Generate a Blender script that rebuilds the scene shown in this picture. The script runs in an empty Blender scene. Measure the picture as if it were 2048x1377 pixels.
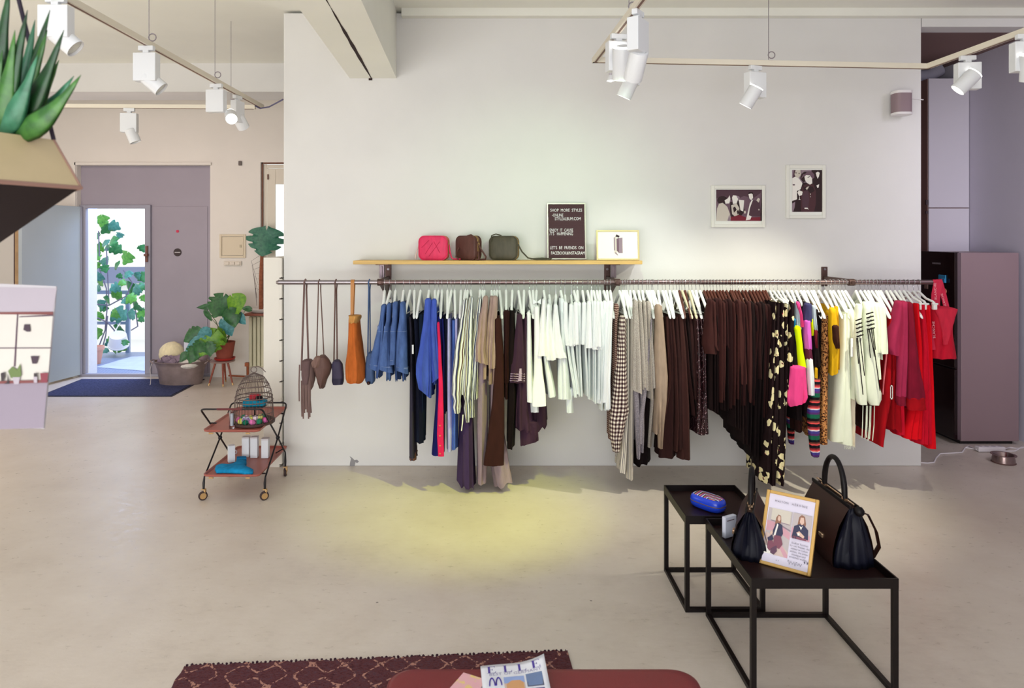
import bpy, math, random
from mathutils import Vector, Matrix
random.seed(7)
C = bpy.context.scene.collection
PI = math.pi
F, CX, CY, HC = 1365.0, 985.0, 477.0, 1.9          # focal length in pixels, vanishing point, eye height

def P(px, py, Y):
    return Vector(((px - CX) * Y / F, Y, HC - (py - CY) * Y / F))
def XX(px, Y): return (px - CX) * Y / F
def ZZ(py, Y): return HC - (py - CY) * Y / F
def lerp(a, b, t): return a + (b - a) * t
def lin(c): return c / 12.92 if c <= 0.04045 else ((c + 0.055) / 1.055) ** 2.4
def rgb(r, g, b, k=1.0):
    return tuple(min(0.92, lin(x / 255.0) * k) for x in (r, g, b)) + (1.0,)

# ------------------------------------------------------------------ materials
class NT:
    def __init__(s, name):
        s.m = bpy.data.materials.new(name); s.m.use_nodes = True
        s.t = s.m.node_tree; s.n = s.t.nodes; s.l = s.t.links
        s.b = s.n['Principled BSDF']
    def put(s, sock, v):
        if hasattr(v, 'links') or isinstance(v, bpy.types.NodeSocket): s.l.new(v, sock)
        else: sock.default_value = v
    def math(s, op, a, b=0.0, c=None):
        n = s.n.new('ShaderNodeMath'); n.operation = op
        s.put(n.inputs[0], a); s.put(n.inputs[1], b)
        if c is not None: s.put(n.inputs[2], c)
        return n.outputs[0]
    def mix(s, f, a, b):
        n = s.n.new('ShaderNodeMix'); n.data_type = 'RGBA'
        s.put(n.inputs[0], f); s.put(n.inputs[6], a); s.put(n.inputs[7], b)
        return n.outputs[2]
    def ramp(s, f, stops, const=False):
        n = s.n.new('ShaderNodeValToRGB'); e = n.color_ramp.elements
        if const: n.color_ramp.interpolation = 'CONSTANT'
        while len(e) < len(stops): e.new(0.5)
        for k, (p, c) in enumerate(stops):
            e[k].position = p; e[k].color = c
        s.put(n.inputs[0], f); return n.outputs[0]
    def coord(s, kind='UV', scale=(1, 1, 1)):
        n = s.n.new('ShaderNodeTexCoord'); m = s.n.new('ShaderNodeMapping')
        m.inputs['Scale'].default_value = scale
        s.l.new(n.outputs[kind], m.inputs[0]); return m.outputs[0]
    def uv(s):
        n = s.n.new('ShaderNodeTexCoord'); x = s.n.new('ShaderNodeSeparateXYZ')
        s.l.new(n.outputs['UV'], x.inputs[0]); return x.outputs[0], x.outputs[1]
    def noise(s, vec, scale=10, detail=3, rough=0.55):
        n = s.n.new('ShaderNodeTexNoise'); s.put(n.inputs['Vector'], vec)
        n.inputs['Scale'].default_value = scale; n.inputs['Detail'].default_value = detail
        n.inputs['Roughness'].default_value = rough
        return n.outputs[0]
    def voro(s, vec, scale=10, feat='F1', out='Distance', rnd=1.0):
        n = s.n.new('ShaderNodeTexVoronoi'); n.feature = feat; s.put(n.inputs['Vector'], vec)
        n.inputs['Scale'].default_value = scale; n.inputs['Randomness'].default_value = rnd
        return n.outputs[out]
    def bump(s, h, strength=0.3, dist=0.01):
        n = s.n.new('ShaderNodeBump'); n.inputs['Strength'].default_value = strength
        n.inputs['Distance'].default_value = dist; s.put(n.inputs['Height'], h)
        s.l.new(n.outputs[0], s.b.inputs['Normal'])
    def done(s, col=None, rough=0.8, metal=0.0, spec=0.5):
        if col is not None: s.put(s.b.inputs['Base Color'], col)
        s.put(s.b.inputs['Roughness'], rough); s.put(s.b.inputs['Metallic'], metal)
        s.b.inputs['Specular IOR Level'].default_value = spec
        return s.m
_mats = {}
def M(name, c, rough=0.6, metal=0.0, spec=0.5, var=0.0, vs=8.0, emit=0.0, bump=0.0, bs=200.0):
    """plain surface; var mixes in a soft procedural variation, bump a fine grain"""
    if name in _mats: return _mats[name]
    t = NT(name); col = rgb(*c) if len(c) == 3 else c
    out = col
    if var > 0:
        nz = t.noise(t.coord('Object'), vs, 4)
        d = tuple(x * (1 - var) for x in col[:3]) + (1,); l = tuple(min(1, x * (1 + var)) for x in col[:3]) + (1,)
        out = t.ramp(nz, [(0.3, d), (0.7, l)])
    if bump > 0: t.bump(t.noise(t.coord('Object'), bs, 2), bump, 0.004)
    if emit > 0:
        t.put(t.b.inputs['Emission Color'], col); t.b.inputs['Emission Strength'].default_value = emit
    _mats[name] = t.done(out, rough, metal, spec); return _mats[name]
def FAB(name, c, rough=0.92, var=0.12, k=1.0):
    if name in _mats: return _mats[name]
    t = NT(name); col = rgb(*c, k)
    nz = t.noise(t.coord('Object', (1, 1, .35)), 26, 4)
    d = tuple(x * (1 - var) for x in col[:3]) + (1,); l = tuple(min(.95, x * (1 + var)) for x in col[:3]) + (1,)
    t.bump(t.noise(t.coord('Object', (1, 1, 1)), 420, 2), 0.15, 0.002)
    _mats[name] = t.done(t.ramp(nz, [(0.3, d), (0.7, l)]), rough, 0, 0.2); return _mats[name]
def stripes(name, stops, period, axis=0, rough=.9, warp=0.0):
    t = NT(name); u, v = t.uv(); a = u if axis == 0 else v
    if warp: a = t.math('ADD', a, t.math('MULTIPLY', t.noise(t.coord('UV'), 6, 2), warp))
    f = t.math('FRACT', t.math('DIVIDE', a, period))
    _mats[name] = t.done(t.ramp(f, [(p, rgb(*c)) for p, c in stops], True), rough, 0, .2); return _mats[name]
def gingham(name, p, light, mid, dark):
    t = NT(name); u, v = t.uv()
    fu = t.math('GREATER_THAN', t.math('FRACT', t.math('DIVIDE', u, p)), .5)
    fv = t.math('GREATER_THAN', t.math('FRACT', t.math('DIVIDE', v, p)), .5)
    s = t.math('ADD', fu, fv)
    _mats[name] = t.done(t.ramp(t.math('MULTIPLY', s, .5), [(0, rgb(*light)), (.25, rgb(*mid)), (.75, rgb(*dark))], True), .9, 0, .2)
    return _mats[name]

# ------------------------------------------------------------------ meshes
class MB:
    def __init__(s): s.v = []; s.f = []; s.mi = []; s.uv = []
    def add(s, vs, fs, mi=0, uvs=None):
        o = len(s.v); s.v += [Vector(p) for p in vs]
        for k, f in enumerate(fs):
            s.f.append([o + i for i in f]); s.mi.append(mi)
            s.uv.append(uvs[k] if uvs else None)
        return s
    def xf(s, m):
        s.v = [m @ p for p in s.v]; return s
    def join(s, o, m=None, dm=0):
        vs = [m @ p for p in o.v] if m is not None else o.v
        k = len(s.v); s.v += vs
        s.f += [[k + i for i in f] for f in o.f]; s.mi += [i + dm for i in o.mi]; s.uv += o.uv
        return s
    def box(s, c, d, rz=0.0, mi=0):
        x, y, z = [a / 2 for a in d]; R = Matrix.Rotation(rz, 3, 'Z'); c = Vector(c)
        vs = [c + R @ Vector((sx * x, sy * y, sz * z)) for sz in (-1, 1) for sy in (-1, 1) for sx in (-1, 1)]
        return s.add(vs, [(0, 2, 3, 1), (4, 5, 7, 6), (0, 1, 5, 4), (2, 6, 7, 3), (0, 4, 6, 2), (1, 3, 7, 5)], mi)
    def box2(s, lo, hi, mi=0):
        return s.box([(a + b) / 2 for a, b in zip(lo, hi)], [b - a for a, b in zip(lo, hi)], 0, mi)
    def loft(s, rings, cap0=False, cap1=False, mi=0, closed=True, uvv=None):
        n = len(rings[0]); o = len(s.v)
        for r in rings: s.v += [Vector(p) for p in r]
        per = []
        for r in rings:
            c = [0.0]
            for j in range(n): c.append(c[-1] + (Vector(r[(j + 1) % n]) - Vector(r[j])).length)
            per.append(c)
        mx = [max(p[j] for p in per) for j in range(n + 1)]
        vv = [0.0]
        for k in range(1, len(rings)): vv.append(vv[-1] + (Vector(rings[k][0]) - Vector(rings[k - 1][0])).length)
        for k in range(len(rings) - 1):
            for j in range(n if closed else n - 1):
                a, b = o + k * n + j, o + k * n + (j + 1) % n
                s.f.append([a, b, b + n, a + n]); s.mi.append(mi)
                s.uv.append([(mx[j], vv[k]), (mx[j + 1], vv[k]), (mx[j + 1], vv[k + 1]), (mx[j], vv[k + 1])])
        if cap0: s.f.append([o + j for j in range(n)][::-1]); s.mi.append(mi); s.uv.append(None)
        if cap1:
            q = o + (len(rings) - 1) * n
            s.f.append([q + j for j in range(n)]); s.mi.append(mi); s.uv.append(None)
        return s
    def tube(s, pts, r, n=8, mi=0, cap=True, loop=False):
        pts = [Vector(p) for p in pts]; N = len(pts)
        rad = r if isinstance(r, (list, tuple)) else [r] * N
        rings = []; up = None
        for i, p in enumerate(pts):
            if loop: d = pts[(i + 1) % N] - pts[i - 1]
            else: d = pts[min(i + 1, N - 1)] - pts[max(i - 1, 0)]
            if d.length < 1e-9: d = Vector((0, 0, 1))
            d.normalize()
            if up is None: up = Vector((0, 0, 1)) if abs(d.z) < .9 else Vector((0, 1, 0))
            a = d.cross(up)
            if a.length < 1e-4: a = d.cross(Vector((1, .3, .2)))
            a.normalize(); b = a.cross(d).normalized(); up = b
            rings.append([p + (a * math.cos(t) + b * math.sin(t)) * rad[i] for t in [2 * PI * j / n for j in range(n)]])
        if loop: rings.append(rings[0])
        return s.loft(rings, cap and not loop, cap and not loop, mi)
    def lathe(s, prof, c=(0, 0, 0), n=24, mi=0, sx=1.0, sy=1.0, cap0=True, cap1=True):
        c = Vector(c)
        return s.loft([[c + Vector((r * sx * math.cos(2 * PI * j / n), r * sy * math.sin(2 * PI * j / n), z)) for j in range(n)] for r, z in prof], cap0, cap1, mi)
    def ball(s, c, r, n=16, mi=0, sz=1.0):
        pr = [(max(1e-4, math.sin(PI * k / (n // 2)) ) * r, -math.cos(PI * k / (n // 2)) * r * sz) for k in range(n // 2 + 1)]
        return s.lathe(pr, c, n, mi)
    def frame_box(s, x0, x1, y0, y1, z0, z1, l, r, b, t, mi=0):
        s.box2((x0, y0, z0), (x0 + l, y1, z1), mi); s.box2((x1 - r, y0, z0), (x1, y1, z1), mi)
        s.box2((x0 + l, y0, z0), (x1 - r, y1, z0 + b), mi); return s.box2((x0 + l, y0, z1 - t), (x1 - r, y1, z1), mi)
    def poly(s, pts, mi=0, uv=None):
        return s.add(pts, [list(range(len(pts)))], mi, [uv] if uv else None)
    def prism(s, pts, ext, mi=0):
        n = len(pts); pts = [Vector(p) for p in pts]; e = Vector(ext)
        return s.add(pts + [p + e for p in pts], [list(range(n))[::-1], list(range(n, 2 * n))] + [[j, (j + 1) % n, n + (j + 1) % n, n + j] for j in range(n)], mi)

_world = {}
def obj(name, mb, mats, parent=None, smooth=False, bevel=0.0, sharp=40, sub=0, solid=0.0, seg=2):
    me = bpy.data.meshes.new(name); off = _world.get(parent.name, Vector()) if parent else Vector()
    me.from_pydata([tuple(p - off) for p in mb.v], [], mb.f)
    for m in (mats if isinstance(mats, (list, tuple)) else [mats]): me.materials.append(m)
    me.polygons.foreach_set('material_index', mb.mi)
    if any(mb.uv):
        ul = me.uv_layers.new(name='UVMap')
        for p, u in zip(me.polygons, mb.uv):
            if u:
                for li, q in zip(p.loop_indices, u): ul.data[li].uv = q
    me.update()
    if smooth:
        me.polygons.foreach_set('use_smooth', [True] * len(me.polygons)); me.set_sharp_from_angle(angle=math.radians(sharp))
    o = bpy.data.objects.new(name, me); C.objects.link(o)
    if parent: o.parent = parent
    _world[o.name] = off.copy()
    if solid: d = o.modifiers.new('s', 'SOLIDIFY'); d.thickness = solid
    if bevel: d = o.modifiers.new('b', 'BEVEL'); d.width = bevel; d.segments = seg; d.limit_method = 'ANGLE'; d.angle_limit = math.radians(35)
    if sub: d = o.modifiers.new('u', 'SUBSURF'); d.levels = sub; d.render_levels = sub
    return o
def tag(o, label, cat, group=None, kind=None):
    o['label'] = label; o['category'] = cat
    if group: o['group'] = group
    if kind: o['kind'] = kind
    return o
def thing(name, label, cat, loc=(0, 0, 0), group=None):
    o = bpy.data.objects.new(name, None); C.objects.link(o); o.location = loc; o.empty_display_size = .05
    _world[o.name] = Vector(loc); return tag(o, label, cat, group)
def struct(name, mb, m, **k):
    o = obj(name, mb, m, **k); o['kind'] = 'structure'; return o
def text(s, size, mat4, mb=None, mi=0, align='LEFT', sx=1.0, spacing=1.0, thick=0.0):
    cu = bpy.data.curves.new('t', 'FONT'); cu.body = s; cu.size = size; cu.align_x = align; cu.space_character = spacing
    cu.extrude = thick; cu.resolution_u = 2
    o = bpy.data.objects.new('t', cu); C.objects.link(o)
    dg = bpy.context.evaluated_depsgraph_get(); dg.update(); e = o.evaluated_get(dg); me = e.to_mesh()
    mb = mb or MB()
    mb.add([mat4 @ Vector((v.co.x * sx, v.co.y, v.co.z)) for v in me.vertices], [list(p.vertices) for p in me.polygons], mi)
    e.to_mesh_clear(); bpy.data.objects.remove(o); bpy.data.curves.remove(cu)
    return mb
def frame4(o, ux, uy):
    """matrix with origin o, x axis ux, y axis uy (both in metres per unit), z the normal"""
    ux, uy = Vector(ux), Vector(uy); n = ux.cross(uy).normalized()
    m = Matrix.Identity(4)
    for i in range(3): m[i][0], m[i][1], m[i][2], m[i][3] = ux[i], uy[i], n[i], o[i]
    return m
def rbox(w, h, d, r, n=6, puff=0.0):
    """rounded pouch standing on z=0: rounded rectangle in XZ, depth d along Y with soft edges"""
    def rr(k):
        W, H, R = w / 2 * k, h / 2 * k, r * k; out = []
        for cx, cz, a0 in ((W - R, H - R, 0), (-W + R, H - R, PI / 2), (-W + R, -H + R, PI), (W - R, -H + R, 1.5 * PI)):
            for j in range(n + 1):
                a = a0 + PI / 2 * j / n; out.append((cx + R * math.cos(a), cz + R * math.sin(a)))
        return out
    rings = []
    for k, y in ((.0001, -d / 2 - puff), (.5, -d / 2 - puff * .8), (.86, -d / 2 - puff * .1), (.95, -d / 2 * .93), (1, -d / 2 * .75), (1, d / 2 * .75), (.95, d / 2 * .93), (.86, d / 2 + puff * .1), (.5, d / 2 + puff * .8), (.0001, d / 2 + puff)):
        rings.append([Vector((x, y, z + h / 2)) for x, z in rr(k)][::-1])
    return MB().loft(rings)
# ================================================================== camera
cam = bpy.data.objects.new('camera', bpy.data.cameras.new('camera')); C.objects.link(cam)
cam.location = (0, 0, HC); cam.rotation_euler = (PI / 2, 0, 0)
cam.data.sensor_width = 36; cam.data.lens = F / 2048 * 36
cam.data.shift_x = (1024 - CX) / 2048; cam.data.shift_y = -(688.5 - CY) / 2048
cam.data.dof.use_dof = True; cam.data.dof.focus_distance = 5.0; cam.data.dof.aperture_fstop = 4.5
cam.data.clip_start = .05
bpy.context.scene.camera = cam
sc = bpy.context.scene
sc.view_settings.view_transform = 'Standard'; sc.view_settings.look = 'None'
sc.view_settings.exposure = 0.0; sc.view_settings.gamma = 1.0
sc.cycles.use_denoising = True; sc.cycles.max_bounces = 5; sc.cycles.diffuse_bounces = 3; sc.cycles.use_adaptive_sampling = True; sc.cycles.adaptive_threshold = .05
sc.cycles.sample_clamp_indirect = 6.0

# ================================================================== room shell
WY = 5.69                                             # face of the long white partition
def plaster(name, c, var=.03):
    t = NT(name); co = t.coord('Object')
    n = t.noise(co, 1.3, 5); col = rgb(*c)
    d = tuple(x * (1 - var) for x in col[:3]) + (1,); l = tuple(min(1, x * (1 + var)) for x in col[:3]) + (1,)
    t.bump(t.noise(t.coord('Object'), 60, 4), .12, .003)
    return t.done(t.ramp(n, [(.3, d), (.7, l)]), .85, 0, .25)
m_wall = plaster('white wall paint', (232, 229, 226)); m_wall_back = plaster('warm white plaster', (232, 225, 217))
m_ceil = plaster('ceiling paint', (250, 244, 234)); m_lilac = plaster('lilac grey wall paint', (212, 205, 220))
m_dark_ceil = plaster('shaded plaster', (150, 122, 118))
def floor_mat():
    t = NT('worn screed floor'); co = t.coord('Object')
    a = t.noise(co, .55, 6, .6); b = t.noise(co, 3.1, 6, .65); c = t.noise(t.coord('Object', (1, 2.2, 1)), 14, 5, .7)
    f = t.math('ADD', t.math('MULTIPLY', a, .5), t.math('ADD', t.math('MULTIPLY', b, .32), t.math('MULTIPLY', c, .18)))
    col = t.ramp(f, [(.30, rgb(192, 178, 165)), (.46, rgb(214, 201, 188)), (.56, rgb(221, 209, 197)), (.72, rgb(232, 221, 210))])
    sp = t.voro(co, 2.6, 'F1'); col = t.mix(t.math('LESS_THAN', sp, .018), col, rgb(140, 128, 120))
    t.bump(t.math('ADD', b, t.math('MULTIPLY', c, .5)), .18, .01)
    ro = t.ramp(c, [(.35, (.27, .27, .27, 1)), (.7, (.46, .46, .46, 1))])
    return t.done(col, ro, 0, .45)
struct('floor', MB().box2((-8.2, -3, -.1), (4.95, 9.6, 0)), floor_mat())
struct('ceiling', MB().box2((-8.2, -3, 3.8), (5.1, 9.6, 3.95)), m_ceil)
# irregular foot of the partition
struct('wall_center', MB().box2((-1.742, WY, 0), (3.575, WY + .16, 3.78)), m_wall, bevel=.006)
mb = MB().box2((-8.2, 9.33, 0), (-5.68, 9.6, 3.8)).box2((-5.68, 9.33, 2.90), (-3.86, 9.6, 3.8)).box2((-3.86, 9.33, 0), (-3.17, 9.6, 3.8))
mb.box2((-3.17, 9.33, 2.94), (-2.2, 9.6, 3.8)).box2((-3.17, 9.33, 0), (-2.2, 9.6, .86)).box2((-2.2, 9.33, 0), (3.4, 9.6, 3.8))
struct('wall_back', mb, m_wall_back)
struct('wall_left', MB().box2((-8.2, -3, 0), (-8.0, 9.33, 3.8)), m_wall_back)
struct('wall_front', MB().box2((-8.2, -3.15, 0), (5.1, -3, 3.8)), m_wall_back)
struct('wall_right', MB().box2((4.95, -3, 0), (5.1, 7.85, 3.8)), m_lilac)
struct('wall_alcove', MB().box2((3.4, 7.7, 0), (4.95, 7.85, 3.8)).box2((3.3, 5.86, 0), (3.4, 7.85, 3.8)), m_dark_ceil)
struct('ceiling_alcove', MB().box2((3.4, 5.85, 3.772), (4.95, 7.7, 3.798)), m_dark_ceil)  # dark plaster tone paints the alcove's shade onto its ceiling
struct('trim_lintel', MB().box2((3.58, WY, 3.665), (4.95, WY + .16, 3.80)), m_wall)
struct('trim_cove', MB().box2((-.75, WY - .07, 3.735), (4.95, WY - .001, 3.80)), m_ceil)
struct('beam_cross', MB().box2((-8.0, 7.4, 3.49), (-1.6, 7.85, 3.8)), m_wall)
st = [(700, 926), (702, 918), (699, 913), (704, 916), (709, 921), (714, 920), (718, 924), (714, 927), (711, 925), (709, 934), (699, 935)]
struct('trim_stain', MB().poly([P(x, y, WY - .0006) for x, y in st]), M('bare plaster patch', (150, 146, 148), .9))
# slanted downstand beam that meets the partition, with an open dark joint along its underside
q = [(-1.19, WY), (-.80, WY), (-.60, .5), (-1.02, .5)]
q = [(-1.19, WY), (-.80, WY), (-.62, .5), (-.99, .5)]
struct('beam_main', MB().prism([(x, y, 3.235) for x, y in q], (0, 0, .57)), m_ceil)
mb = MB()
y0, y1 = WY - .002, 3.0
for a in range(12):
    ta, tb = a / 12, (a + 1) / 12
    w = lambda t: .003 + .010 * math.sin(PI * min(1, t * 1.15)) + .002 * math.sin(t * 40)
    xa = lambda t: lerp(XX(743, WY), XX(650, 3.78), t) ; ya = lambda t: lerp(y0, 3.78, t)
    A, B_ = ta, tb
    mb.poly([(xa(A) - w(A), ya(A), 3.2335), (xa(A) + w(A), ya(A), 3.2335), (xa(B_) + w(B_), ya(B_), 3.2335), (xa(B_) - w(B_), ya(B_), 3.2335)][::-1])
mb.box((XX(741, WY), WY - .003, 3.226), (.03, .004, .016))
struct('trim_joint', mb, M('dark joint', (40, 16, 14), .9))
# wooden post and dark gap by the far end of the back wall
struct('trim_post', MB().box2((XX(34, 9.33), 9.29, 0), (XX(46, 9.33), 9.33, 2.45)), M('raw pine', (196, 160, 118), .6, var=.15))
struct('trim_gap', MB().box2((XX(29, 9.33), 9.315, 0), (XX(34, 9.33), 9.33, 2.45)), M('dark gap', (95, 72, 70), .9))

# ---- grey double door with transom
m_grey = M('grey door paint', (160, 151, 163), .5, var=.03, vs=2); m_grey2 = M('pale grey frame paint', (158, 156, 170), .45)
DY = 9.42
struct('door_frame', MB().box2((-5.68, DY, 2.34), (-3.86, DY + .05, 2.90)).box2((-3.93, DY, 0), (-3.86, DY + .05, 2.34)), m_grey)
struct('trim_reveal', MB().box2((-5.70, 9.30, 2.90), (-3.84, 9.33, 2.935)).box2((-5.72, 9.30, 0), (-5.685, 9.33, 2.935)), m_wall_back)
mb = MB().box2((-5.68, DY - .03, .036), (-5.60, DY + .03, 2.36)).box2((-4.775, DY - .05, .036), (-4.70, DY + .03, 2.36)).box2((-5.599, DY - .03, 2.31), (-4.776, DY + .03, 2.36)).box2((-5.68, DY - .055, 0), (-3.86, DY + .02, .035))
d1 = obj('door_1', mb, m_grey2, bevel=.004); d1['kind'] = 'structure'
obj('leaf_panel', MB().box2((-4.70, DY - .01, .03), (-3.93, DY + .03, 2.34)), m_grey, d1, bevel=.004)
obj('round_sticker', MB().lathe([(.055, 0), (.055, .004)], (0, 0, 0), 24).xf(Matrix.Translation((XX(356, DY), DY - .012, ZZ(505, DY))) @ Matrix.Rotation(PI / 2, 4, 'X')), M('black sticker', (48, 30, 34), .5), d1)
obj('sticker_line', MB().box((XX(356, DY), DY - .0175, ZZ(505, DY)), (.075, .002, .008)), M('white ink', (230, 225, 225)), d1)
obj('red_dot', MB().lathe([(.02, 0), (.02, .004)], (0, 0, 0), 16).xf(Matrix.Translation((XX(356, DY), DY - .012, ZZ(463, DY))) @ Matrix.Rotation(PI / 2, 4, 'X')), M('red dot', (205, 40, 80), .5), d1)
mb = MB().box((XX(298, DY), DY - .06, ZZ(508, DY)), (.03, .03, .22)).box((XX(299, DY), DY - .09, ZZ(510, DY)), (.05, .05, .035))
obj('lock_handle', mb, M('old brass lock', (120, 78, 66), .5, .4), d1, bevel=.005)
# the open leaf, swung into the room
a = Vector((-5.66, DY - .04, 0)); b = Vector((XX(40, 8.42), 8.42, 0)); d = (b - a); L = d.length; ang = math.atan2(d.y, d.x)
R = Matrix.Translation(a) @ Matrix.Rotation(ang, 4, 'Z')
d2 = obj('door_2', MB().box2((0, -.025, .03), (L, .025, 2.335)).xf(R), M('pale blue-grey door paint', (176, 186, 194), .45, var=.03, vs=2), bevel=.004); d2['kind'] = 'structure'
obj('edge_trim', MB().box2((0.0, .026, .03), (.035, .03, 2.335)).xf(R), m_grey2, d2)
# ---- window beside the doorway
m_wf = M('cream window paint', (222, 212, 196), .5); m_gap = M('brown gap', (120, 82, 66), .8)
wx0, wx1, wz0, wz1 = -3.17, -2.2, .86, 2.94
mb = MB().frame_box(wx0 + .03, wx1, 9.36, 9.44, wz0, wz1 - .03, .045, .05, .05, .045)
w1 = obj('window_1', mb, m_wf, bevel=.004); w1['kind'] = 'structure'
sx0, sx1 = wx0 + .085, wx1 - .06
mb = MB().frame_box(sx0, sx1, 9.34, 9.358, wz0 + .06, wz1 - .085, .115, .1, .12, .215)
obj('sash', mb, m_wf, w1, bevel=.006)
t = NT('window glass'); t.b.inputs['Transmission Weight'].default_value = 1; t.b.inputs['IOR'].default_value = 1.02
m_glass = t.done((1, 1, 1, 1), .0)
obj('pane', MB().box2((sx0 + .11, 9.365, wz0 + .17), (sx1 - .09, 9.371, wz1 - .29)), m_glass, w1)
obj('gap_line', MB().box2((wx0 + .012, 9.335, wz0), (wx0 + .03, 9.36, wz1)).box2((wx0 + .012, 9.335, wz1 - .02), (wx1, 9.36, wz1)), m_gap, w1)
obj('hinge', MB().box((wx0 + .10, 9.335, wz1 - .20), (.02, .02, .07)), M('hinge brown', (110, 84, 74), .5, .5), w1)
struct('sill_window', MB().box2((wx0 - .14, 9.08, .865), (wx1, 9.33, .895)), M('red-brown sill', (150, 84, 66), .5, var=.1), bevel=.006)
# radiator box under the sill
t = thing('radiator', 'cream ribbed radiator under the wooden window sill', 'radiator', (XX(513, 9.25), 9.25, 0.13))
mb = MB()
for k in range(14): mb.box((XX(498, 9.25) + .03 + k * .055, 9.24, .5), (.045, .06, .68))
obj('panel', MB().box2((XX(498, 9.25), 9.26, .15), (-2.4, 9.30, .85)), M('cream radiator enamel', (226, 219, 188), .4), t, bevel=.004)
obj('rib', mb, M('cream radiator enamel', (226, 219, 188)), t, bevel=.012)
obj('valve', MB().tube([(XX(497, 9.25), 9.22, .05), (XX(497, 9.25), 9.22, .17)], .018).box((XX(497, 9.25), 9.2, .2), (.05, .05, .05)), M('brass valve', (160, 90, 60), .4, .6), t)
obj('pipe', MB().tube([(XX(496, 9.25), 9.26, .02), (XX(455, 9.25), 9.29, .03)], .012), M('brass valve', (160, 90, 60)), t)
# electrical cabinet on the wall
t = thing('electrical_panel', 'cream electrical cabinet set in the wall between door and window', 'panel', (XX(466, 9.33), 9.33, ZZ(515, 9.33)))
m_pan = M('cream panel enamel', (218, 202, 176), .45)
x0, x1, z0, z1 = XX(440, 9.33), XX(492, 9.33), ZZ(516, 9.33), ZZ(469, 9.33)
mb = MB().frame_box(x0, x1, 9.31, 9.329, z0, z1, .03, .03, .03, .03)
obj('frame', mb, m_pan, t, bevel=.003)
obj('door', MB().box2((x0 + .034, 9.316, z0 + .034), (x1 - .034, 9.33, z1 - .034)), m_pan, t, bevel=.003)
obj('latch', MB().box((x1 - .07, 9.312, (z0 + z1) / 2), (.02, .012, .04)), M('latch', (190, 176, 150)), t)
# alarm contact above
t = obj('mounted_sensor', MB().box((XX(481, 9.33), 9.315, ZZ(327, 9.33)), (.04, .03, .06)), M('dark contact', (96, 84, 80), .5), bevel=.004)
tag(t, 'small dark sensor box on the wall above the electrical cabinet', 'sensor')
t = obj('light_switch', MB().box((XX(466, 9.33), 9.318, ZZ(527, 9.33)), (.24, .024, .06)).box((XX(456, 9.33), 9.30, ZZ(527, 9.33)), (.05, .02, .04)).box((XX(467, 9.33), 9.30, ZZ(527, 9.33)), (.05, .02, .04)).box((XX(478, 9.33), 9.30, ZZ(527, 9.33)), (.05, .02, .04)), M('switch cream', (222, 210, 196), .4), bevel=.004)
tag(t, 'row of cream wall switches below the electrical cabinet', 'switch')

# ---- outdoors: balcony, railing, neighbour roof
def grate():
    t = NT('galvanised grating'); u = t.coord('Object')
    x = t.n.new('ShaderNodeSeparateXYZ'); t.l.new(u, x.inputs[0])
    fx = t.math('GREATER_THAN', t.math('FRACT', t.math('MULTIPLY', x.outputs[0], 22)), .45)
    fy = t.math('GREATER_THAN', t.math('FRACT', t.math('MULTIPLY', x.outputs[1], 30)), .45)
    return t.done(t.mix(t.math('MULTIPLY', fx, fy), rgb(150, 165, 200), rgb(86, 98, 134)), .5, .2)
struct('ground_balcony', MB().box2((-9, 9.6, -.15), (-3, 11.7, -.05)), grate())
struct('ground_slab', MB().prism([(XX(192, 10.3), 10.3, -.049), (XX(292, 10.0), 10.0, -.049), (XX(292, 11.2), 11.25, -.049), (XX(262, 11.2), 11.2, -.049)], (0, 0, .006)), M('pale slab', (186, 198, 222), .7, var=.08))
struct('wall_reveal', MB().box2((-6.4, 9.601, -.15), (-5.735, 9.9, 3.4)), M('white render', (246, 246, 248), .9, var=.03, vs=40))
struct('ground_yard', MB().box2((-30, 11.7, -3.2), (12, 60, -3)), M('bright yard', (235, 235, 238), .9))
t = thing('neighbour_building', 'distant low building with a grey-blue roof beyond the balcony', 'building', (-22, 34, -3))
obj('wall', MB().box2((-30, 33, -3), (-12, 38, -.25)), M('white facade', (246, 246, 248), .9), t)
obj('roof', MB().prism([(-30, 32.6, -.25), (-12, 32.6, -.25), (-12, 34.5, .42), (-30, 34.5, .42)], (0, .6, .02)), M('slate blue roof', (112, 122, 160), .7), t)
t = thing('balcony_railing', 'grey-blue steel railing at the end of the balcony grating', 'railing', (-6.6, 11.66, -.05))
m_rail = M('blue-grey steel', (140, 156, 190), .45, .3)
RY = 11.64
obj('post', MB().box((XX(256, RY), RY, .46), (.06, .05, 1.02)), m_rail, t)
obj('post', MB().box((XX(170, RY), RY, .46), (.06, .05, 1.02)), m_rail, t)
obj('rail', MB().box2((XX(165, RY), RY - .02, .95), (XX(258, RY), RY + .03, 1.01)), m_rail, t)
obj('rail', MB().box2((XX(165, RY), RY - .015, .43), (XX(256, RY), RY + .02, .48)), m_rail, t)
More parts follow.
